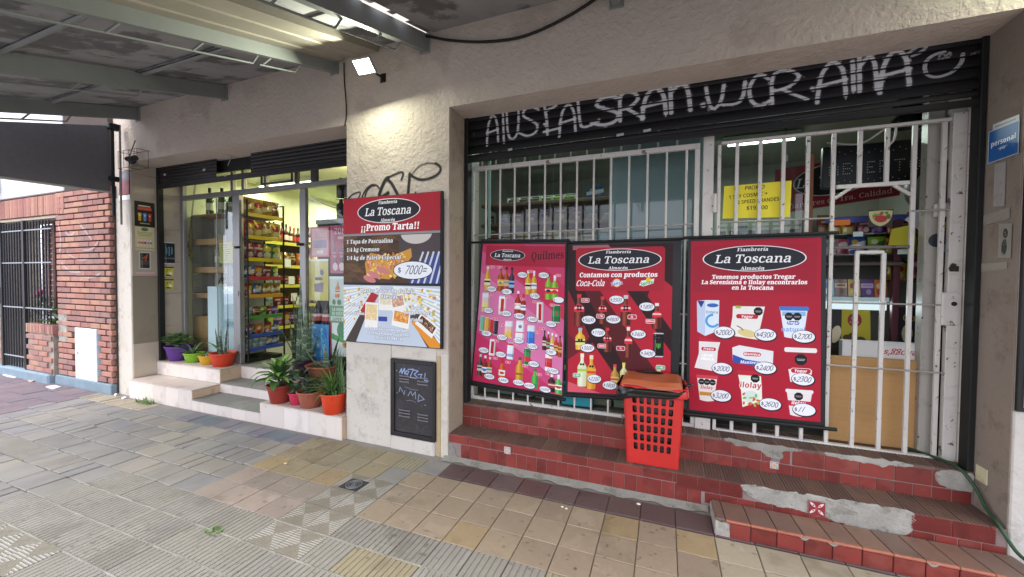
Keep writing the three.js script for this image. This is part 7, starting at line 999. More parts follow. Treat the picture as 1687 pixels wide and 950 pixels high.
  for (let k = 0; k < 2; k++) { const t = thing('bottle_pack', (k ? 'upper' : 'lower') + ' dark shrink-wrapped bottle pack on top of the fridge', 'bottle pack', [-3.55, 2.262 + k * 0.26, -0.9]); for (let i = 0; i < 4; i++) for (let j = 0; j < 2; j++) part('bottle', mv(lathe([[0.001, 0], [0.052, 0.005], [0.055, 0.17], [0.02, 0.22], [0.02, 0.25]], 12), -3.74 + i * 0.115, 2.262 + k * 0.26, -0.95 + j * 0.115), new THREE.MeshPhysicalMaterial({ color: col('#2a2b33'), roughness: 0.15, clearcoat: 0.6 }), t); }
  // sheets and packages hung in the right pane
  const hung = (name, label, cat, x0, x1, y0, y1, z, draw, w = 160, h = 200) => solo(name, vinyl([x0, y1], [x1, y1], [x1, y0], [x0, y0], z, 0.006, x0 * 9, 6), new THREE.MeshPhysicalMaterial({ map: canvasTex(w, h, draw), roughness: 0.3, clearcoat: 0.4, side: THREE.DoubleSide }), label, cat);
  hung('poster', 'pale pink poster with a red border in the right shop window', 'poster', -3.99, -3.69, 1.79, 2.15, -0.605, (c, W, H) => { c.fillStyle = '#c95a6a'; c.fillRect(0, 0, W, H); c.fillStyle = '#d99aa2'; c.fillRect(12, 10, W - 24, H - 20); c.fillStyle = '#8f7fa8'; c.fillRect(24, 90, 112, 50); c.fillStyle = '#c98a94'; for (let i = 0; i < 5; i++) c.fillRect(34, 26 + i * 11, rr(50, 100), 5); c.fillStyle = '#e6dce0'; c.fillRect(52, 156, 56, 22); });
  hung('poster', 'magenta poster with three bottles and white discs, beside the pillar', 'poster', -3.685, -3.3, 1.595, 2.155, -0.607, (c, W, H) => { c.fillStyle = '#b01f58'; c.fillRect(0, 0, W, H); write(c, 'ZONA', 74, 24, 34, { font: 'sans-serif', bold: false, color: '#e6c6d2' }); c.fillStyle = '#d8a4a0'; c.fillRect(50, 46, 90, 12); for (let i = 0; i < 3; i++) { bottle(c, 22 + i * 42, 66, 22, 88, ['#4a2440', '#8a3a68'], ['#c27a90', '#8a2c50'], '#5a2844'); c.fillStyle = '#e2cfd4'; c.beginPath(); c.arc(32 + i * 42, 172, 17, 0, 7); c.fill(); } });
  hung('packaging_sheet', 'yellow shiny packaging sheet hanging in the right shop window', 'packaging', -4.01, -3.7, 1.27, 1.765, -0.6, (c, W, H) => { c.fillStyle = '#cdbb55'; c.fillRect(0, 0, W, H); c.fillStyle = '#e3d9a2'; c.fillRect(46, 0, 44, H); c.fillStyle = '#f2efe2'; c.fillRect(0, 0, W, 10); c.fillStyle = '#5a5f86'; c.beginPath(); c.arc(108, 64, 15, 0, 7); c.fill(); c.fillRect(46, 88, 66, 14); c.fillStyle = '#8c6f86'; c.beginPath(); c.moveTo(40, 120); c.lineTo(120, 112); c.lineTo(116, 160); c.lineTo(44, 158); c.fill(); });
  hung('poster', 'white poster with an orange bottle and green band, beside the pillar', 'poster', -3.7, -3.3, 1.02, 1.56, -0.603, (c, W, H) => { c.fillStyle = '#cfd6d4'; c.fillRect(0, 0, W, H); c.fillStyle = '#e6ecec'; c.fillRect(0, 0, W, 12); bottle(c, 42, 20, 26, 72, ['#c25a1c', '#e0823a'], ['#e6d0b0', '#b8401c'], '#c9b89a'); write(c, '2X', 118, 52, 34, { font: 'sans-serif', color: '#44545a' }); c.fillStyle = '#5a8a62'; for (const x of [34, 66]) { c.beginPath(); c.arc(x, 112, 12, 0, 7); c.fill(); } c.fillStyle = '#6f9c74'; c.fillRect(0, 128, W, 72); write(c, 'LA VIDA AQUÍ', 80, 144, 19, { font: 'sans-serif', color: '#dfe8dc' }); write(c, 'ES DISFRUTAR', 80, 162, 19, { font: 'sans-serif', color: '#dfe8dc' }); c.fillStyle = '#d6dfd6'; c.fillRect(8, 174, 150, 20); write(c, 'SUPER PRO', 70, 185, 20, { font: 'sans-serif', color: '#6a7a6c' }); });
  hung('packaging_sheet', 'green and white leaflet with a vegetable drawing beside the pillar', 'packaging', -3.69, -3.3, 0.62, 1.015, -0.609, (c, W, H) => { c.fillStyle = '#dfe4e2'; c.fillRect(0, 0, W, H); c.fillStyle = '#2f7f45'; c.beginPath(); c.arc(110, 40, 66, 0, 7); c.fill(); c.fillStyle = '#e0e8e0'; for (let i = 0; i < 3; i++) c.fillRect(86, 22 + i * 14, 56, 6); c.fillStyle = '#3f9a4a'; c.beginPath(); c.moveTo(0, 60); c.lineTo(110, 96); c.lineTo(96, 120); c.lineTo(0, 96); c.fill(); c.fillStyle = '#d8922a'; c.beginPath(); c.ellipse(112, 128, 34, 20, 0, 0, 7); c.fill(); c.fillStyle = '#b8304a'; c.fillRect(0, 0, 10, H); });
  hung('packaging_sheet', 'bright blue bag of water packs low in the right shop window', 'packaging', -4.0, -3.7, 0.5, 0.985, -0.6, (c, W, H) => { c.fillStyle = '#3f8fd0'; c.fillRect(0, 0, W, H); for (let i = 0; i < 70; i++) { c.fillStyle = pick(['rgba(160,215,245,.6)', 'rgba(30,100,180,.5)', 'rgba(220,240,250,.5)']); c.beginPath(); c.ellipse(rr(0, W), rr(0, H), rr(4, 26), rr(2, 10), rr(0, 3), 0, 7); c.fill(); } });
  for (let i = 0; i < 2; i++) { const x = -3.93 + i * 0.15, t = thing('bottle', (i ? 'right' : 'left') + ' of two black bottles with red labels hanging in the right shop window', 'bottle', [x, 0.97, -0.64]); part('body', mv(lathe([[0.001, 0], [0.055, 0.01], [0.058, 0.16], [0.04, 0.21], [0.018, 0.27], [0.018, 0.29]], 14), x, 0.97, -0.66), mat('#1c191c', 0.25), t); part('label', mv(new THREE.CylinderGeometry(0.0595, 0.0595, 0.09, 14, 1, true), x, 1.07, -0.66), mat('#c2404c', 0.5), t); part('band', mv(new THREE.CylinderGeometry(0.06, 0.06, 0.03, 14, 1, true), x, 1.09, -0.66), mat('#d8cfd0', 0.5), t); }
  { const t = thing('water_bottle', 'large clear blue water bottle on the floor behind the snake plant', 'water bottle', [-4.5, 0.4, -1.0]); part('body', mv(lathe([[0.001, 0], [0.1, 0.01], [0.105, 0.3], [0.09, 0.36], [0.03, 0.43], [0.03, 0.46]], 18), -4.5, 0.402, -1.0), new THREE.MeshPhysicalMaterial({ color: col('#a8d8e6'), roughness: 0.08, transmission: 0.6, thickness: 0 }), t); part('label', mv(new THREE.CylinderGeometry(0.107, 0.107, 0.12, 18, 1, true), -4.5, 0.6, -1.0), mat('#3a9ab0', 0.5), t); part('cap', mv(new THREE.CylinderGeometry(0.032, 0.032, 0.03, 12), -4.5, 0.875, -1.0), mat('#2c6ab0', 0.4), t); }
}
// ---------------------------------------------------------------- right shop
{
  { const t = thing('tube_lamp', 'lit fluorescent tube on the ceiling inside the barred shop', 'ceiling lamp', [0.97, 3.1, -2.2]); part('housing', box(0.6, 1.35, 3.135, 3.18, -2.25, -2.15, 0.004), mat('#a9aaa4', 0.6), t); part('tube_lamp', cyl([0.66, 3.105, -2.2], [1.3, 3.105, -2.2], 0.02, 0.02, 10), new THREE.MeshStandardMaterial({ color: 0x222222, emissive: col('#eafff4'), emissiveIntensity: 7 }), t); const l = new THREE.RectAreaLight(0xeafff0, 130, 0.64, 0.05); l.name = 'tube_glow'; l.rotation.x = -Math.PI / 2; l.position.set(0.01, -0.03, 0); t.add(l); }
  { const t = thing('tube_lamp', 'added unseen fluorescent tube on the ceiling behind the roller shutter', 'ceiling lamp', [-1.1, 3.1, -1.25]); part('housing', box(-1.75, -0.45, 3.135, 3.18, -1.3, -1.2, 0.004), mat('#a9aaa4', 0.6), t); part('tube_lamp', cyl([-1.7, 3.105, -1.25], [-0.5, 3.105, -1.25], 0.02, 0.02, 10), new THREE.MeshStandardMaterial({ color: 0x222222, emissive: col('#eafff4'), emissiveIntensity: 7 }), t); const l = new THREE.RectAreaLight(0xeafff0, 16, 1.2, 0.05); l.name = 'tube_glow'; l.rotation.x = -Math.PI / 2; l.position.set(0, -0.03, 0); t.add(l); }  // unseen fill tube, added to brighten the shelves
  { const t = thing('socket_adapter', 'small white lamp adapter hanging from a cord inside the barred shop', 'adapter', [0.98, 2.6, -1.2]); part('body', box(0.965, 1.0, 2.6, 2.66, -1.22, -1.18, 0.006), mat('#d8dad6', 0.4), t); part('cord', cyl([0.982, 2.66, -1.2], [0.982, 3.2, -1.2], 0.003, 0.003, 6), M.black, t); }
  const wb = mat('#7c6248', 0.7, { map: TX.wood }), s = thing('store_shelf', 'brown wooden shelf with goods behind the left half of the grille', 'shelf', [-1.2, 0.4, -1.4]);
  const sl = -2.05, sr = -0.5; for (const y of [2.39, 2.155, 1.8, 1.3]) part('shelf_board', box(sl, sr, y, y + 0.035, -1.75, -1.3, 0.003), wb, s); part('divider', box(-1.22, -1.19, 2.19, 2.39, -1.74, -1.31, 0.002), wb, s); part('side_panel', box(sr, sr + 0.03, 0.41, 2.46, -1.75, -1.3, 0.003), wb, s); part('back_panel', box(sl, sr, 0.41, 2.42, -1.77, -1.755, 0.001), mat('#6e6b64', 0.8), s); part('kick_panel', box(sl, sr, 0.41, 1.299, -1.34, -1.32, 0.001), mat('#9a9584', 0.8), s);
  ['black', 'white', 'darkred', 'darkred', 'brown', 'kraft', 'darkred', 'white', 'white'].forEach((k, i) => { const x = -1.98 + i * 0.175; if (k === 'black') good('packet', bagG[2], F.darkred, 'dark packet at the left end of the store shelf', 'packet', null, [x, 2.19, -1.42], 0.4, 0.7); else good('packet', bagG[i === 4 || i === 5 ? 0 : 2], F[k === 'brown' ? 'purple' : k], ['', 'white packet on the store shelf at its left', 'first dark red coffee packet on the store shelf', 'second dark red coffee packet on the store shelf', 'brown and purple bag right of the store shelf divider', 'kraft biscuit bag with a magenta top on the store shelf', 'dark red packet behind the kraft biscuit bag', 'left of the two white packets with teal tops on the store shelf', 'right of the two white packets with teal tops on the store shelf'][i], 'packet', null, [x, 2.19, -1.42 - 0.03 * (i === 6)], rr(-0.2, 0.2), i === 4 || i === 5 ? 0.9 : 1); });
  for (let i = 0; i < 6; i++) { const x = -1.66 + i * 0.135, t = thing('tray', ['leftmost of the six small white trays', 'second of the six small white trays', 'third of the six small white trays', 'fourth of the six small white trays, filled green', 'fifth of the six small white trays, filled green', 'rightmost of the six small white trays'][i] + ' on top of the store shelf', 'tray', [x, 2.426, -1.36]); part('tray', [box(x - 0.062, x + 0.062, 2.426, 2.43, -1.46, -1.32, 0), box(x - 0.062, x + 0.062, 2.478, 2.486, -1.33, -1.32, 0), box(x - 0.062, x - 0.056, 2.426, 2.486, -1.46, -1.32, 0), box(x + 0.056, x + 0.062, 2.426, 2.486, -1.46, -1.32, 0)], mat('#c6c8c2', 0.5), t); part('filling', box(x - 0.054, x + 0.054, 2.431, 2.47, -1.455, -1.335, 0.01), mat(i > 2 ? '#6c8a38' : '#5c4c44', 0.7), t); }
  good('carton', pk(0.18, 0.12, 0.12), F.blue, 'blue carton with red sides on top of the store shelf', 'carton', null, [-0.72, 2.426, -1.4], 0.15);
  for (let i = 0; i < 8; i++) good('carton', pk(0.15, 0.26, 0.12), [F.kraft, F.brown, F.gold, F.brown, F.gold, F.kraft, F.brown, F.white][i], ['first', 'second', 'third', 'fourth', 'fifth', 'sixth', 'seventh', 'last'][i] + ' carton from the left on the second store shelf', 'carton', 'cartons on the second store shelf', [-1.9 + i * 0.185, 1.836, -1.42], rr(-0.08, 0.08));
  for (let i = 0; i < 9; i++) good('box', box(-0.08, 0.08, 0, 0.3, -0.1, 0.1, 0.004), mat(pick(['#a39a84', '#b3a98f', '#9a8f7a', '#8f927c']), 0.8), 'beige box in the row behind the bottom bars of the grille', 'box', 'beige boxes behind the bottom bars', [-1.62 + i * 0.185, 0.402, -0.75], rr(-0.06, 0.06));
  good('plastic_bin', box(-0.14, 0.14, 0, 0.2, -0.08, 0.08, 0.01), mat('#2f9aa8', 0.4), 'turquoise plastic bin behind the bottom bars of the grille', 'bin', null, [-0.72, 0.402, -0.62], 0);
  // translucent teal glass front between shelf and gate
  const tg = thing('glass_partition', 'tall blue-grey glass partition with blinds behind the middle of the grille', 'glass partition', [-0.1, 0.4, -0.8]); part('pane', box(-0.47, 0.3, 0.42, 3.1, -0.8, -0.79, 0.001), new THREE.MeshPhysicalMaterial({ color: col('#8b999c'), roughness: 0.3 }), tg); part('frame_bar', box(-0.49, -0.47, 0.42, 3.1, -0.81, -0.78, 0.002), mat('#8fa9ac', 0.4), tg); part('frame_bar', box(0.3, 0.33, 0.42, 3.1, -0.82, -0.78, 0.002), mat('#5c6a6c', 0.4), tg);
  part('blind', Array.from({ length: 14 }, (_, i) => box(-0.46, 0.29, 0.5 + i * 0.105, 0.57 + i * 0.105, -0.788, -0.784, 0)), mat('#76868a', 0.5), tg);
  for (let i = 0; i < 2; i++) good('white_strip', box(-0.014, 0.014, 0, 1.0, -0.008, 0.008, 0.003), mat('#b9cfc9', 0.4), (i ? 'right' : 'left') + ' pale upright strip behind the grille', 'strip', null, [i ? -0.28 : -1.63, 1.95, -0.62 - 0.3 * i], 0);
  for (const [x0, x1, y0, y1] of [[-1.71, 0.25, 0.4, 3.0], [0.35, 1.6, 0.4, 1.86]]) void 0;
  solo('window_pane', quad([-1.71, 0.43, -0.56], [0.25, 0.43, -0.56], [0.25, 2.99, -0.56], [-1.71, 2.99, -0.56]), M.tealGlass, 'large glass pane behind the left half of the grille', 'window pane');
  solo('window_pane', quad([0.34, 0.43, -0.58], [0.95, 0.43, -0.58], [0.95, 2.99, -0.58], [0.34, 2.99, -0.58]), M.tealGlass, 'narrow glass pane behind the left part of the barred gate', 'window pane');
  // signs
  const rs = thing('hanging_sign', 'red sign with a black oval and white lettering hanging inside the barred shop', 'sign', [1.5, 2.22, -1.6]); part('panel', quad([1.0, 2.2, -1.62], [1.95, 2.32, -1.6], [1.95, 2.72, -1.6], [1.0, 2.64, -1.62]), new THREE.MeshStandardMaterial({ side: THREE.DoubleSide, roughness: 0.5, map: canvasTex(512, 230, (c, W, H) => { c.fillStyle = '#9c1f2c'; c.fillRect(0, 0, W, H); c.fillStyle = '#ddd'; c.beginPath(); c.ellipse(260, 90, 180, 82, 0, 0, 7); c.fill(); c.fillStyle = '#1c1a20'; c.beginPath(); c.ellipse(260, 90, 174, 77, 0, 0, 7); c.fill(); write(c, 'La Toscana', 270, 90, 66, { skew: -0.2, bold: false }); write(c, 'Fiambres de 1ra. Calidad', 270, 200, 36, { bold: false, color: '#e0c8c8' }); }) }), rs); part('panel_back', quad([1.0, 2.2, -1.625], [1.95, 2.32, -1.605], [1.95, 2.72, -1.605], [1.0, 2.64, -1.625]), mat('#5a1a22', 0.6, { side: THREE.DoubleSide }), rs);
  const ls = thing('led_sign', 'black dot matrix sign reading ABIERTO behind the upper gate bars', 'sign', [1.5, 2.3, -0.9]); part('housing', box(1.17, 1.8, 2.29, 2.62, -0.97, -0.92, 0.006), mat('#15161a', 0.35), ls);
  { const F5 = { A: '01110 10001 11111 10001 10001', B: '11110 10001 11110 10001 11110', I: '010 010 010 010 010', E: '1111 1000 1110 1000 1111', R: '11110 10001 11110 10010 10001', T: '11111 00100 00100 00100 00100', O: '01110 10001 10001 10001 01110' }, g = []; let x = 1.215; for (const ch of 'ABIERTO') { const r = F5[ch].split(' '); r.forEach((row, j) => [...row].forEach((b, i) => { if (b === '1') g.push(mv(new THREE.CylinderGeometry(0.0036, 0.0036, 0.004, 6).rotateX(1.571), x + i * 0.0135, 2.475 - j * 0.02, -0.917)); })); x += r[0].length * 0.0135 + 0.022; } part('dots_lamp', g, mat('#b9c2c4', 0.3), ls, { kind: 'stuff' }); const h = []; for (let i = 0; i < 14; i++) { h.push(mv(new THREE.CylinderGeometry(0.003, 0.003, 0.004, 6).rotateX(1.571), 1.24 + i * 0.037, 2.55 + 0.02 * (i % 2), -0.917), mv(new THREE.CylinderGeometry(0.003, 0.003, 0.004, 6).rotateX(1.571), 1.24 + i * 0.037, 2.345 - 0.014 * (i % 2), -0.917)); } part('border_dots_lamp', h, mat('#aab2b4', 0.3), ls, { kind: 'stuff' }); }
  for (const [a, b] of [[[1.28, 2.56, -0.6], [1.42, 2.62, -0.5]], [[1.4, 2.5, -0.52], [1.44, 2.6, -0.45]]]) void 0;
  solo('hanging_cable', tube([[1.16, 2.62, -0.8], [1.3, 2.54, -0.62], [1.38, 2.58, -0.44], [1.41, 2.585, -0.43], [1.42, 2.5, -0.46], [1.39, 2.46, -0.47]], 0.007, 30, 6), mat('#b9b4ae', 0.5), 'pale cable tied to the top rail of the barred gate', 'cable');
  { const t = thing('bell_chime', 'dark stacked metal bells hanging in the upper right corner of the shop', 'bell', [1.62, 2.66, -0.72]); for (let i = 0; i < 4; i++) part('bell', mv(lathe([[0.02, 0.1], [0.05, 0.085], [0.075, 0.03], [0.105, 0]], 18), 1.62, 2.66 + i * 0.055, -0.72), mat('#3a3f3a', 0.4, { metalness: 0.5, side: THREE.DoubleSide }), t); part('cord', cyl([1.62, 2.8, -0.72], [1.62, 3.2, -0.72], 0.006, 0.006, 6), M.black, t); }
  solo('plastic_bag', patch((s, t) => { const a = s * 6.283; return [1.9 + (0.16 + 0.05 * fbm(s, t, 5, 4, 401)) * Math.cos(a) * Math.sin(Math.PI * clamp(t, 0.05, 0.95)), lerp(1.98, 2.5, t), -0.98 + 0.13 * Math.sin(a) * Math.sin(Math.PI * clamp(t, 0.05, 0.95)) * (0.8 + 0.5 * fbm(s, t, 5, 4, 409))]; }, 30, 16), mat('#6c6a70', 0.5, { side: THREE.DoubleSide }), 'crumpled grey plastic bags beside the dot matrix sign', 'plastic bag');
  // counter with sweets behind the gate
  const ct = thing('sweets_counter', 'glass sweets counter with two shelves behind the barred gate', 'counter', [1.6, 0.4, -0.95]); const sg = new THREE.MeshPhysicalMaterial({ color: 0xdfeee8, roughness: 0.05, transmission: 0.9, thickness: 0 });
  for (const y of [1.9, 1.745]) part('glass_shelf', box(1.15, 2.15, y, y + 0.008, -1.1, -0.75, 0.001), sg, ct); part('dark_shelf', box(1.13, 1.6, 1.665, 1.69, -1.05, -0.7, 0.003), mat('#4a423c', 0.6), ct); part('valance', box(1.15, 2.15, 1.99, 2.035, -0.76, -0.75, 0.002), mat('#2c3f86', 0.5), ct); part('cabinet', box(1.13, 2.2, 0.41, 1.05, -1.2, -0.8, 0.006), mat('#3a3030', 0.6), ct); part('post', box(1.56, 1.6, 0.41, 2.0, -0.78, -0.745, 0.003), mat('#4a1a24', 0.6), ct); part('back_panel', box(1.1, 2.25, 1.0, 2.1, -1.24, -1.22, 0.001), mat('#8d8a84', 0.7), ct);
  const cand = [['yellow', 1.24, 1.908, 3], ['yellow', 1.32, 1.908, 3], ['darkred', 1.42, 1.908, 3], ['purple', 1.5, 1.908, 3], ['orange', 1.6, 1.908, 3], ['brown', 1.68, 1.908, 3], ['lime', 1.86, 1.93, 2], ['white', 1.22, 1.753, 3], ['pink', 1.29, 1.753, 3], ['blue', 1.38, 1.753, 2], ['lime', 1.5, 1.753, 2], ['yellow', 1.58, 1.753, 3], ['yellow', 1.69, 1.753, 3], ['lime', 1.8, 1.753, 3], ['cyan', 1.89, 1.753, 2], ['white', 2.0, 1.753, 3], ['cyan', 1.84, 1.6, 2], ['pink', 1.74, 1.6, 3], ['yellow', 1.63, 1.56, 3]];
  cand.forEach(([k, x, y, gi], i) => good('sweets_packet', bagG[gi], F[k], `${k === 'darkred' ? 'dark red' : k} sweets packet, number ${i < 7 ? 'of the upper glass shelf' : 'of the lower glass shelf'} ${['at its left end', 'second from the left', 'third from the left', 'in the middle', 'right of the middle', 'left of the card', 'behind the white card'][i] ?? ['left end', 'second place', 'third place', 'fourth place', 'fifth place', 'beside the post', 'right of the post', 'under the white card', 'right half', 'right end', 'below, large', 'below, small', 'under the shelf at the post'][i - 7]}`.replace(', number', ''), 'sweets packet', 'sweets on the counter', [x, y, -0.84], rr(-0.3, 0.3), gi === 3 ? 0.95 : 0.85, -0.1));
  for (let i = 0; i < 30; i++) good('sweets_packet', bagG[i % 3 ? 3 : 2], F[pick(Object.keys(F))], 'sweets packet in the back row of the glass counter', 'sweets packet', 'sweets in the back row of the counter', [1.2 + (i % 15) * 0.062, i < 15 ? 1.908 : 1.753, -0.91 + rr(-0.02, 0.02)], rr(-0.4, 0.4), rr(0.8, 1.05), -0.1);
  for (let i = 0; i < 8; i++) good('sweets_packet', bagG[2], F[pick(['red', 'yellow', 'purple', 'green', 'cyan', 'pink'])], 'sweets packet stacked on the lower board of the counter', 'sweets packet', 'sweets on the lower board of the counter', [1.64 + i * 0.055, 1.56, -0.9], rr(-0.3, 0.3), 0.9);
  solo('counter_board', box(1.58, 2.15, 1.545, 1.558, -1.1, -0.76, 0.002), mat('#4a2a2c', 0.6), 'dark red board under the glass counter shelves', 'board');
  const card = (name, label, cat, pts, z, tx, hex) => solo(name, quad(...pts.map(([x, y]) => [x, y, z])), tx ? new THREE.MeshStandardMaterial({ map: tx, roughness: 0.6, side: THREE.DoubleSide }) : mat(hex, 0.7, { side: THREE.DoubleSide }), label, cat);
  card('price_card', 'white slanted card taped over the sweets counter', 'card', [[1.55, 1.98], [1.66, 1.87], [1.76, 1.94], [1.64, 2.06]], -0.6, null, '#b9b3c0'); card('price_card', 'large yellow-green card in the middle of the sweets counter', 'card', [[1.47, 1.78], [1.62, 1.8], [1.62, 1.95], [1.49, 1.92]], -0.62, null, '#a8a020'); card('price_card', 'orange card at the left top of the sweets counter', 'card', [[1.16, 1.96], [1.26, 1.96], [1.26, 2.0], [1.16, 2.0]], -0.64, null, '#d8762a'); card('price_card', 'orange card at the right end of the sweets counter', 'card', [[1.82, 1.78], [1.92, 1.78], [1.92, 1.87], [1.82, 1.87]], -0.66, null, '#d8762a'); card('price_card', 'yellow card above the orange one at the right end of the counter', 'card', [[1.72, 1.92], [1.8, 1.92], [1.8, 1.96], [1.72, 1.96]], -0.64, null, '#d8cf2a');
  for (const [x, y, l] of [[1.3, 1.88, 'small white price label on the upper glass shelf'], [1.56, 1.745, 'small white price label at the counter post']]) card('price_label', l, 'label', [[x, y], [x + 0.06, y], [x + 0.06, y + 0.035], [x, y + 0.035]], -0.7, null, '#c3d4cf');
  card('shield_sticker', 'shield shaped fruit sticker on the glass above the counter', 'sticker', [[1.36, 1.94], [1.5, 1.94], [1.5, 2.06], [1.36, 2.06]], -0.63, canvasTex(96, 96, (c) => { c.fillStyle = '#332d2e'; c.fillRect(0, 0, 96, 96); c.fillStyle = '#c9c08a'; c.beginPath(); c.moveTo(2, 8); c.quadraticCurveTo(48, 0, 94, 8); c.quadraticCurveTo(94, 80, 48, 94); c.quadraticCurveTo(2, 80, 2, 8); c.fill(); for (let i = 0; i < 30; i++) { c.fillStyle = pick(['#4a7a3a', '#b8402a', '#7aa04a']); c.beginPath(); c.arc(rr(14, 82), rr(16, 60), 7, 0, 7); c.fill(); } c.fillStyle = '#b83a3c'; c.beginPath(); c.ellipse(50, 52, 24, 20, 0, 0, 7); c.fill(); }));
  const br = thing('chocolate_rack', 'row of chocolate boxes in blue, brown, yellow and violet behind the hatch bars', 'display', [1.36, 1.4, -0.8]); part('tray', box(1.15, 1.56, 1.395, 1.43, -0.92, -0.78, 0.004), mat('#c3dde0', 0.4), br); part('glowing_tray_front', box(1.15, 1.56, 1.33, 1.392, -0.83, -0.82, 0.004), new THREE.MeshStandardMaterial({ color: 0x333333, emissive: col('#dff4fa'), emissiveIntensity: 0.32 }), br); { const l = new THREE.RectAreaLight(0xdff4fa, 5, 0.4, 0.06); l.name = 'added_tray_glow'; l.position.set(0, -0.04, -0.012); l.rotation.y = Math.PI; br.add(l); }  // tray front glows in its material; area light added to brighten the boxes
  ['#6fb4dc', '#b8705a', '#d8c23a', '#b48ac0', '#e0b43a'].forEach((k, i) => good('chocolate_box', pk(0.076, 0.13, 0.04), [F.cyan, F.brown, F.yellow, F.purple, F.orange][i], ['blue', 'brown', 'yellow', 'violet', 'orange-yellow'][i] + ' chocolate box in the rack behind the hatch bars', 'chocolate box', 'chocolate boxes in the rack', [1.195 + i * 0.08, 1.431, -0.82], rr(-0.05, 0.05), 1, -0.12));
  card('chocolate_poster', 'yellow and dark chocolate poster low behind the gate', 'poster', [[1.22, 1.05], [1.46, 1.05], [1.45, 1.33], [1.22, 1.33]], -0.79, canvasTex(160, 160, (c, W, H) => { c.fillStyle = '#1c1718'; c.fillRect(0, 0, W, H); c.fillStyle = '#b0a41c'; c.fillRect(40, 0, W, H); c.fillStyle = '#8a1f2a'; c.beginPath(); c.arc(96, 44, 30, 0, 7); c.fill(); c.fillStyle = '#d8b25a'; c.font = 'bold 15px sans-serif'; c.fillText('bon', 80, 42); c.fillText('o bon', 74, 58); c.fillStyle = '#4a2c18'; for (const [x, y] of [[90, 112], [120, 128], [104, 138], [66, 122]]) { c.beginPath(); c.ellipse(x, y, 19, 13, 0, 0, 7); c.fill(); } c.fillStyle = '#d8c8a8'; c.beginPath(); c.ellipse(16, 110, 22, 40, 0.3, 0, 7); c.fill(); }));
  card('chocolate_poster', 'dark poster lettered Carolina behind the gate', 'poster', [[1.61, 1.05], [1.92, 1.05], [1.92, 1.36], [1.61, 1.36]], -0.79, canvasTex(160, 160, (c, W, H) => { c.fillStyle = '#1d1a24'; c.fillRect(0, 0, W, H); write(c, 'Carolina', 84, 40, 34, { bold: false, color: '#b8a23a', sx: 1 }); c.fillStyle = '#6a2c34'; c.beginPath(); c.ellipse(96, 110, 34, 26, 0, 0, 7); c.fill(); c.fillStyle = '#4a7a3a'; c.beginPath(); c.ellipse(128, 128, 20, 8, 0.3, 0, 7); c.fill(); c.fillStyle = '#c2b494'; c.beginPath(); c.ellipse(30, 100, 16, 34, 0, 0, 7); c.fill(); }));
  card('momentum_board', 'red and black tilted poster lettered MOMENTO at the right behind the gate', 'poster', [[1.78, 1.05], [2.05, 1.05], [2.05, 1.62], [1.66, 1.62]], -0.7, canvasTex(160, 240, (c, W, H) => { c.fillStyle = '#17151a'; c.fillRect(0, 0, W, H); c.fillStyle = '#8a1f28'; c.fillRect(0, 0, W, 84); write(c, 'MOMENTO', 84, 56, 32, { font: 'sans-serif', color: '#c9c2c4' }); c.fillStyle = '#a3202c'; c.fillRect(96, 130, 64, 110); c.fillStyle = '#3a3438'; c.beginPath(); c.arc(66, 130, 24, 0, 7); c.fill(); }));
  solo('wood_board', box(1.112, 1.72, 0.4, 1.015, -0.535, -0.515, 0.006), mat('#bf9560', 0.7, { map: TX.wood }), 'large tan chipboard sheet leaning behind the lower gate bars', 'board');
  const kb = thing('white_carton', 'white carton with upside-down red lettering on the chipboard', 'carton', [1.48, 1.0, -0.57]); part('carton', box(1.2, 1.73, 0.99, 1.125, -0.6, -0.54, 0.003), mat('#c9c8c6', 0.7), kb); part('print', quad([1.4, 1.0, -0.538], [1.68, 1.0, -0.538], [1.68, 1.1, -0.538], [1.4, 1.1, -0.538]), new THREE.MeshStandardMaterial({ roughness: 0.7, map: canvasTex(256, 90, (c, W, H) => { c.fillStyle = '#cfcecb'; c.fillRect(0, 0, W, H); c.translate(W / 2, H / 2); c.rotate(Math.PI); write(c, 'Kellogg’s', 0, 4, 46, { skew: -0.3, bold: false, color: '#a8283c', stroke: '#a8283c', lw: 2 }); }) }), kb);
  solo('round_sticker', mv(new THREE.CylinderGeometry(0.045, 0.045, 0.002, 20).rotateX(1.571), 1.662, 1.82, -0.468), mat('#2a3038', 0.5), 'dark round sticker on the chipped jamb', 'sticker'); solo('junction_box', box(1.63, 1.72, 1.97, 2.06, -0.468, -0.44, 0.008), mat('#b9b6b2', 0.5), 'white square junction box on the chipped jamb', 'junction box');
  solo('shop_scale', [box(0.55, 0.75, 1.9, 1.98, -1.3, -1.1, 0.01), box(0.6, 0.7, 1.98, 2.06, -1.22, -1.18, 0.01)], mat('#8f9a9a', 0.4), 'grey counter scale seen behind the yellow note', 'scale');
  for (let i = 0; i < 6; i++) good('jar', lathe([[0.001, 0], [0.05, 0.005], [0.052, 0.12], [0.04, 0.14], [0.042, 0.16], [0.001, 0.16]], 14), new THREE.MeshPhysicalMaterial({ color: col(pick(['#6f7f7c', '#84919a', '#5a6064'])), roughness: 0.12, clearcoat: 0.5 }), 'grey glass jar in the row under the yellow note', 'jar', 'jars under the yellow note', [0.46 + i * 0.11, 1.82, -1.0], 0);
  solo('counter', box(0.36, 1.1, 0.41, 1.815, -1.3, -0.9, 0.006), mat('#3f4446', 0.6), 'dark counter behind the glass below the yellow note', 'counter');
  solo('wood_post', box(1.0, 1.03, 1.9, 2.5, -0.66, -0.63, 0.003), mat('#7c4a30', 0.6), 'brown wooden upright beside the red hanging sign', 'post');
}
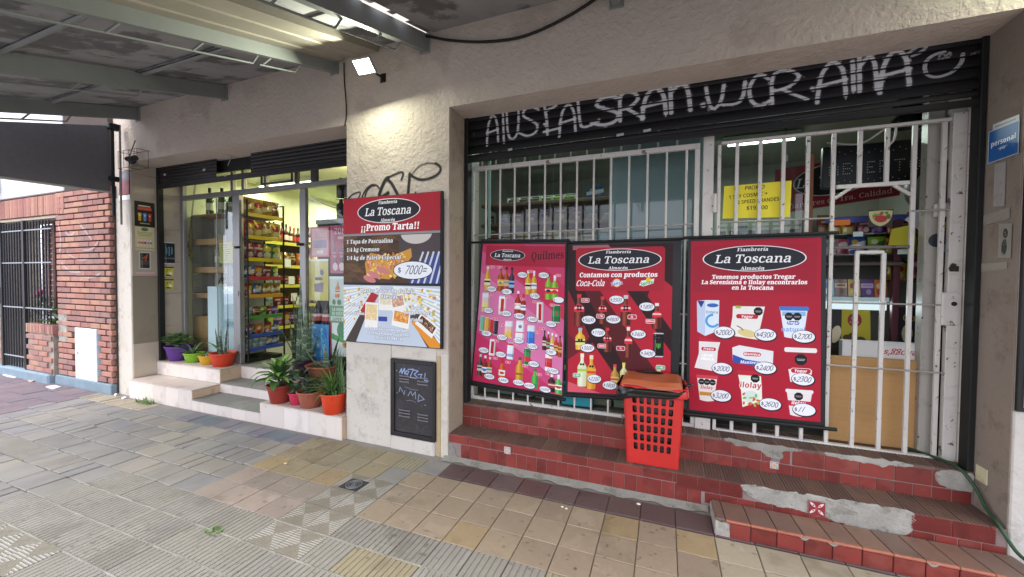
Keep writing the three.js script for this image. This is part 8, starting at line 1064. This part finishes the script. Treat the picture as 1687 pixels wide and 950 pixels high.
// ---------------------------------------------------------------- brick house on the left
{
  const bm = ['#ad7b6f', '#b28375', '#a2726b', '#b58b77', '#96706b', '#ae8379', '#9b7a74'].map((h) => mat(h, 0.9, { map: TX.brick, ...bump(TX.brick, 0.002) })), mortar = mat('#4f413c', 0.95, { map: TX.cement }), ms = tint(M.cementLight, '#a79c92'), white = mat('#e2e4e8', 0.9, { map: TX.wall });
  const Z = 0.07, h = thing('brick_house', 'red brick house front with white upper wall beside the white column', 'house', [-8.2, 0, 0]);
  part('wall', [box(-8.1, -6.71, 0.0, 2.72, -0.4, Z - 0.045, 0), box(-8.1, -6.77, 2.721, 5.2, -0.4, Z - 0.02, 0)], mortar, h);
  part('upper_wall', [box(-14, -7.87, 2.73, 5.2, -0.4, Z, 0.01)], white, h); part('far_wall', [box(-14, -9.95, 0.1, 2.72, -0.4, 0.02, 0), box(-9.949, -8.11, 2.4, 2.72, -0.4, 0.02, 0)], ms, h);
  part('plinth', box(-8.15, -6.72, -0.1, 0.12, -0.3, Z + 0.018, 0.008), mat('#7f929f', 0.8, { map: TX.cement }), h); part('plinth', box(-14, -8.16, -0.1, 0.13, -0.3, Z + 0.085, 0.02), mat('#8296a4', 0.8, { map: TX.cement }), h);
  part('edge_render', box(-6.798, -6.768, -0.1, 0.99, -0.1, Z - 0.012, 0.006), tint(M.limewash, '#a5937c'), h);
  const bricks = Array.from({ length: 5 }, () => box(-0.5, 0.5, -0.5, 0.5, -0.5, 0.5, 0, rr(0, 3), rr(0, 3))), unit = (w, hh, d, c = 0.004) => box(-w / 2, w / 2, -hh / 2, hh / 2, -d / 2, d / 2, c, rr(0, 3), rr(0, 3));
  const U = Array.from({ length: 4 }, () => unit(0.238, 0.062, 0.1)), Hf = Array.from({ length: 2 }, () => unit(0.114, 0.062, 0.1)), S = Array.from({ length: 3 }, () => unit(0.05, 0.28, 0.1)), Sp = Array.from({ length: 2 }, () => unit(0.05, 0.13, 0.1));
  const lay = (g, x, y, z, m) => { const b = shadow(new THREE.Mesh(g, m)); b.name = 'brick'; b.position.set(x + 8.2, y, z + rr(-0.004, 0.004)); h.add(b); };
  for (let k = 0; k < 33; k++) {
    const y = 0.12 + 0.045 + k * 0.0785; let x = -8.085 + (k % 2 ? 0.06 : 0.122);
    if (k % 2) lay(pick(Hf), -8.085 + 0.06, y, Z - 0.05, pick(bm)), (x = -8.085 + 0.122 + 0.122);
    for (; x + 0.11 < -6.72; x += 0.2455) { if (y < 0.84 && x > -7.62 && x < -7.0) continue; if (y > 0.6 && y < 1.05 && x < -7.9) continue; lay(pick(U), x, y, Z - 0.05, pick(bm)); }
    if (x - 0.122 < -6.83) lay(pick(Hf), -6.77, y, Z - 0.05, pick(bm));
  }
  for (let x = -9.9; x < -7.86; x += 0.056) lay(pick(S), x, 2.56, Z - 0.05, bm[Math.floor(rr(0, 4))]);
  part('lintel_trim', box(-9.9, -8.1, 2.375, 2.415, -0.1, Z - 0.03, 0.004), mat('#c3b6a2', 0.8), h);
  part('cement_patch', box(-8.09, -7.86, 0.6, 1.02, Z - 0.03, Z - 0.008, 0.006), M.cementLight, h);
  part('chalk_tag', patch((s, u) => [lerp(-8.06, -6.82, s), lerp(1.45, 2.35, u), Z + 0.007], 1, 1), new THREE.MeshStandardMaterial({ transparent: true, roughness: 0.9, map: canvasTex(512, 372, (c, W, H) => { c.clearRect(0, 0, W, H); c.strokeStyle = 'rgba(204,192,194,0.42)'; c.lineCap = 'round'; for (const [w, p] of [[16, [[30, 40], [70, 110], [40, 190]]], [14, [[110, 80], [150, 120], [200, 90], [150, 160]]], [14, [[260, 40], [330, 90], [380, 130]]], [12, [[130, 200], [230, 260], [330, 240]]], [13, [[300, 190], [400, 200], [450, 140]]], [13, [[60, 260], [150, 330], [260, 310]]], [12, [[300, 340], [400, 350], [460, 320]]]]) { c.lineWidth = w; c.beginPath(); c.moveTo(...p[0]); c.quadraticCurveTo(...p[1], ...p[2]); c.stroke(); } for (let k = 0; k < 34; k++) { const y = 0.165 + k * 0.0785 - 0.039, v = (2.35 - y) / 0.9; if (v > 0 && v < 1) c.clearRect(0, v * H - 3.5, W, 7); } }) }), h);
  // white meter door
  const md = part('meter_door', [box(-7.6, -7.06, 0.12, 0.828, 0.03, Z + 0.012, 0.006)], mat('#cddae2', 0.4), h), slot = []; for (const y of [0.72, 0.69, 0.66, 0.3, 0.27, 0.24]) slot.push(box(-7.42, -7.24, y, y + 0.008, Z + 0.012, Z + 0.017, 0.002)); part('vent', slot, mat('#b8c6ce', 0.4), md); part('keyhole', cyl([-7.52, 0.48, Z + 0.01], [-7.52, 0.48, Z + 0.02], 0.012, 0.012, 8), M.aluminium, md);
  // window with bars and curtain
  const w = part('window', box(-9.6, -8.13, 0.9, 2.37, -0.38, -0.34, 0.002), mat('#26262b', 0.3), h); part('frame', [box(-8.15, -8.105, 0.86, 2.37, -0.36, -0.02, 0.004), box(-8.78, -8.72, 0.86, 2.37, -0.2, -0.14, 0.004)], mat('#5c3a34', 0.6), w);
  part('curtain', patch((s, t) => [lerp(-8.7, -8.16, s), lerp(0.9, 2.36, t), -0.3 + 0.025 * Math.sin(s * 38)], 60, 1, true), mat('#8f8f98', 0.9, { side: THREE.DoubleSide }), w);
  const lat = []; for (let i = 0; i < 10; i++) lat.push(box(-9.5 + i * 0.075, -9.485 + i * 0.075, 0.9, 2.36, -0.3, -0.28, 0)); for (let i = 0; i < 17; i++) lat.push(box(-9.52, -8.8, 0.95 + i * 0.085, 0.965 + i * 0.085, -0.279, -0.27, 0)); part('lattice', lat, mat('#a98a84', 0.8), w);
  part('dark_box', box(-10.4, -9.75, 2.82, 3.12, Z + 0.002, Z + 0.25, 0.01), mat('#5a5a62', 0.6), h, { label: 'dark grey box on the white upper wall' });
  // brick planter under the window with flowers
  const p = thing('brick_planter', 'low red brick planter with a soldier course below the barred window', 'planter', [-8.5, 0, 0.05]); part('core', box(-8.87, -8.13, 0.1, 0.8, -0.2, 0.1, 0), ms, p);
  const layP = (g, x, y, m) => { const b = shadow(new THREE.Mesh(g, m)); b.name = 'brick'; b.position.set(x + 8.5, y, 0.07 - 0.05 + rr(-0.003, 0.003)); p.add(b); };
  for (let k = 0; k < 7; k++) for (let x = -8.76 + (k % 2 ? 0.12 : 0); x < -8.2; x += 0.245) layP(pick(U), x, 0.17 + k * 0.0785, pick(bm)); for (let x = -8.85; x < -8.12; x += 0.056) layP(pick(Sp), x, 0.765, pick(bm));
  const fl = thing('flower_bed', 'green plants with pink flowers in the brick planter', 'flowers', [-8.6, 0.8, -0.05]); const lg = [[], []], fg = []; for (let k = 0; k < 90; k++) { const x = rr(-9.2, -8.2), g = mv(blade(rr(0.08, 0.16), rr(0.02, 0.04), rr(0, 6.28), rr(0.5, 1.5), rr(0.3, 1), { n: 4 }), x, 0.8 + rr(0, 0.42) * (x < -8.6 ? 1 : 0.6), rr(-0.15, 0.06)); lg[k % 2].push(g); } part('foliage', lg[0], L.green, fl, { kind: 'stuff' }); part('foliage', lg[1], L.grey, fl, { kind: 'stuff' });
  for (const [x, y] of [[-8.72, 1.28], [-8.68, 1.3], [-8.75, 1.25]]) part('flower', mv(new THREE.IcosahedronGeometry(0.035, 1), x, y, 0.02), mat('#b01f6a', 0.7), fl); for (let k = 0; k < 5; k++) part('leaf', mv(blade(0.2, 0.025, 0.3 + k * 0.5, 0.9, 0.6, {}), -8.25, 0.84, 0.05), L.lime, fl);
  // black bar gate
  const g = thing('iron_gate', 'black iron bar gate before the house window', 'gate', [-9.2, 0.13, 0.1]); const im = mat('#1d1b1f', 0.5);
  for (let i = 0; i < 9; i++) part('bar', cyl([-9.58 + i * 0.085, 0.14, 0.1], [-9.58 + i * 0.085, 2.34, 0.1], 0.012, 0.012, 6), im, g); part('post', box(-9.66, -9.6, 0.13, 2.36, 0.07, 0.13, 0.004), im, g); part('post', box(-8.93, -8.885, 0.13, 2.36, 0.08, 0.125, 0.004), im, g);
  for (const y of [0.3, 1.05, 1.72, 2.2]) part('rail', box(-9.66, y < 1 ? -8.89 : -8.1, y, y + 0.018, 0.105, 0.118, 0.003), mat('#8b8f98', 0.5), g); for (let i = 0; i < 8; i++) part('bar', cyl([-8.82 + i * 0.09, 0.85, 0.1], [-8.82 + i * 0.09, 2.34, 0.1], 0.011, 0.011, 6), im, g); part('lock_box', box(-9.75, -9.66, 1.1, 1.36, 0.06, 0.15, 0.006), mat('#6a6d74', 0.5), g);
  const bp = thing('brick_pier', 'low brick pier left of the iron gate', 'pier', [-10.2, 0, 0]); part('core', box(-10.7, -9.76, 0.12, 0.84, -0.2, 0.075, 0), ms, bp); for (let k = 0; k < 9; k++) for (let x = -10.5 + (k % 2 ? 0.12 : 0); x < -9.8; x += 0.245) { const b = shadow(new THREE.Mesh(pick(U), pick(bm))); b.name = 'brick'; b.position.set(x + 10.2, 0.17 + k * 0.0785, 0.04); bp.add(b); }
}
// ---------------------------------------------------------------- parked van across the pavement, seen as a reflection in the door glass
{
  const t = thing('parked_van', 'white van parked at the kerb, mirrored in the door glass of the left shop', 'van', [-16, -0.14, 5.1]);
  const wm = new THREE.MeshPhysicalMaterial({ color: col('#dfe3e8'), roughness: 0.3, clearcoat: 0.6 }), gm = mat('#20262c', 0.1), tm = mat('#161617', 0.8);
  const side = [[-18.4, 0.3], [-13.75, 0.3], [-13.65, 0.75], [-13.8, 1.05], [-14.6, 1.3], [-15.3, 2.05], [-18.3, 2.12], [-18.45, 1.9]], s = new THREE.Shape(side.map((p) => new THREE.Vector2(...p))), g = new THREE.ExtrudeGeometry(s, { depth: 1.7, bevelEnabled: true, bevelSize: 0.05, bevelThickness: 0.06, bevelSegments: 3 }); g.translate(0, -0.14, 4.2);
  part('body', g, wm, t);
  const win = (pts) => { const q = new THREE.ExtrudeGeometry(new THREE.Shape(pts.map((p) => new THREE.Vector2(...p))), { depth: 0.012, bevelEnabled: false }); q.translate(0, -0.14, 4.122); return q; };
  part('window', win([[-14.75, 1.3], [-15.3, 1.9], [-15.75, 1.92], [-15.75, 1.3]]), gm, t); part('window', win([[-15.85, 1.3], [-15.85, 1.92], [-16.9, 1.94], [-16.9, 1.3]]), gm, t); part('windscreen', quad([-14.56, 1.18, 4.3], [-14.56, 1.18, 5.8], [-15.2, 1.86, 5.7], [-15.2, 1.86, 4.4]), gm, t);
  for (const x of [-14.5, -17.5]) { const w = part('wheel', [cyl([x, 0.18, 4.13], [x, 0.18, 4.34], 0.32, 0.32, 20)], tm, t); part('rim', cyl([x, 0.18, 4.12], [x, 0.18, 4.14], 0.19, 0.19, 16), mat('#9a9ca0', 0.4, { metalness: 0.6 }), w); }
}
renderer.render(scene, camera);
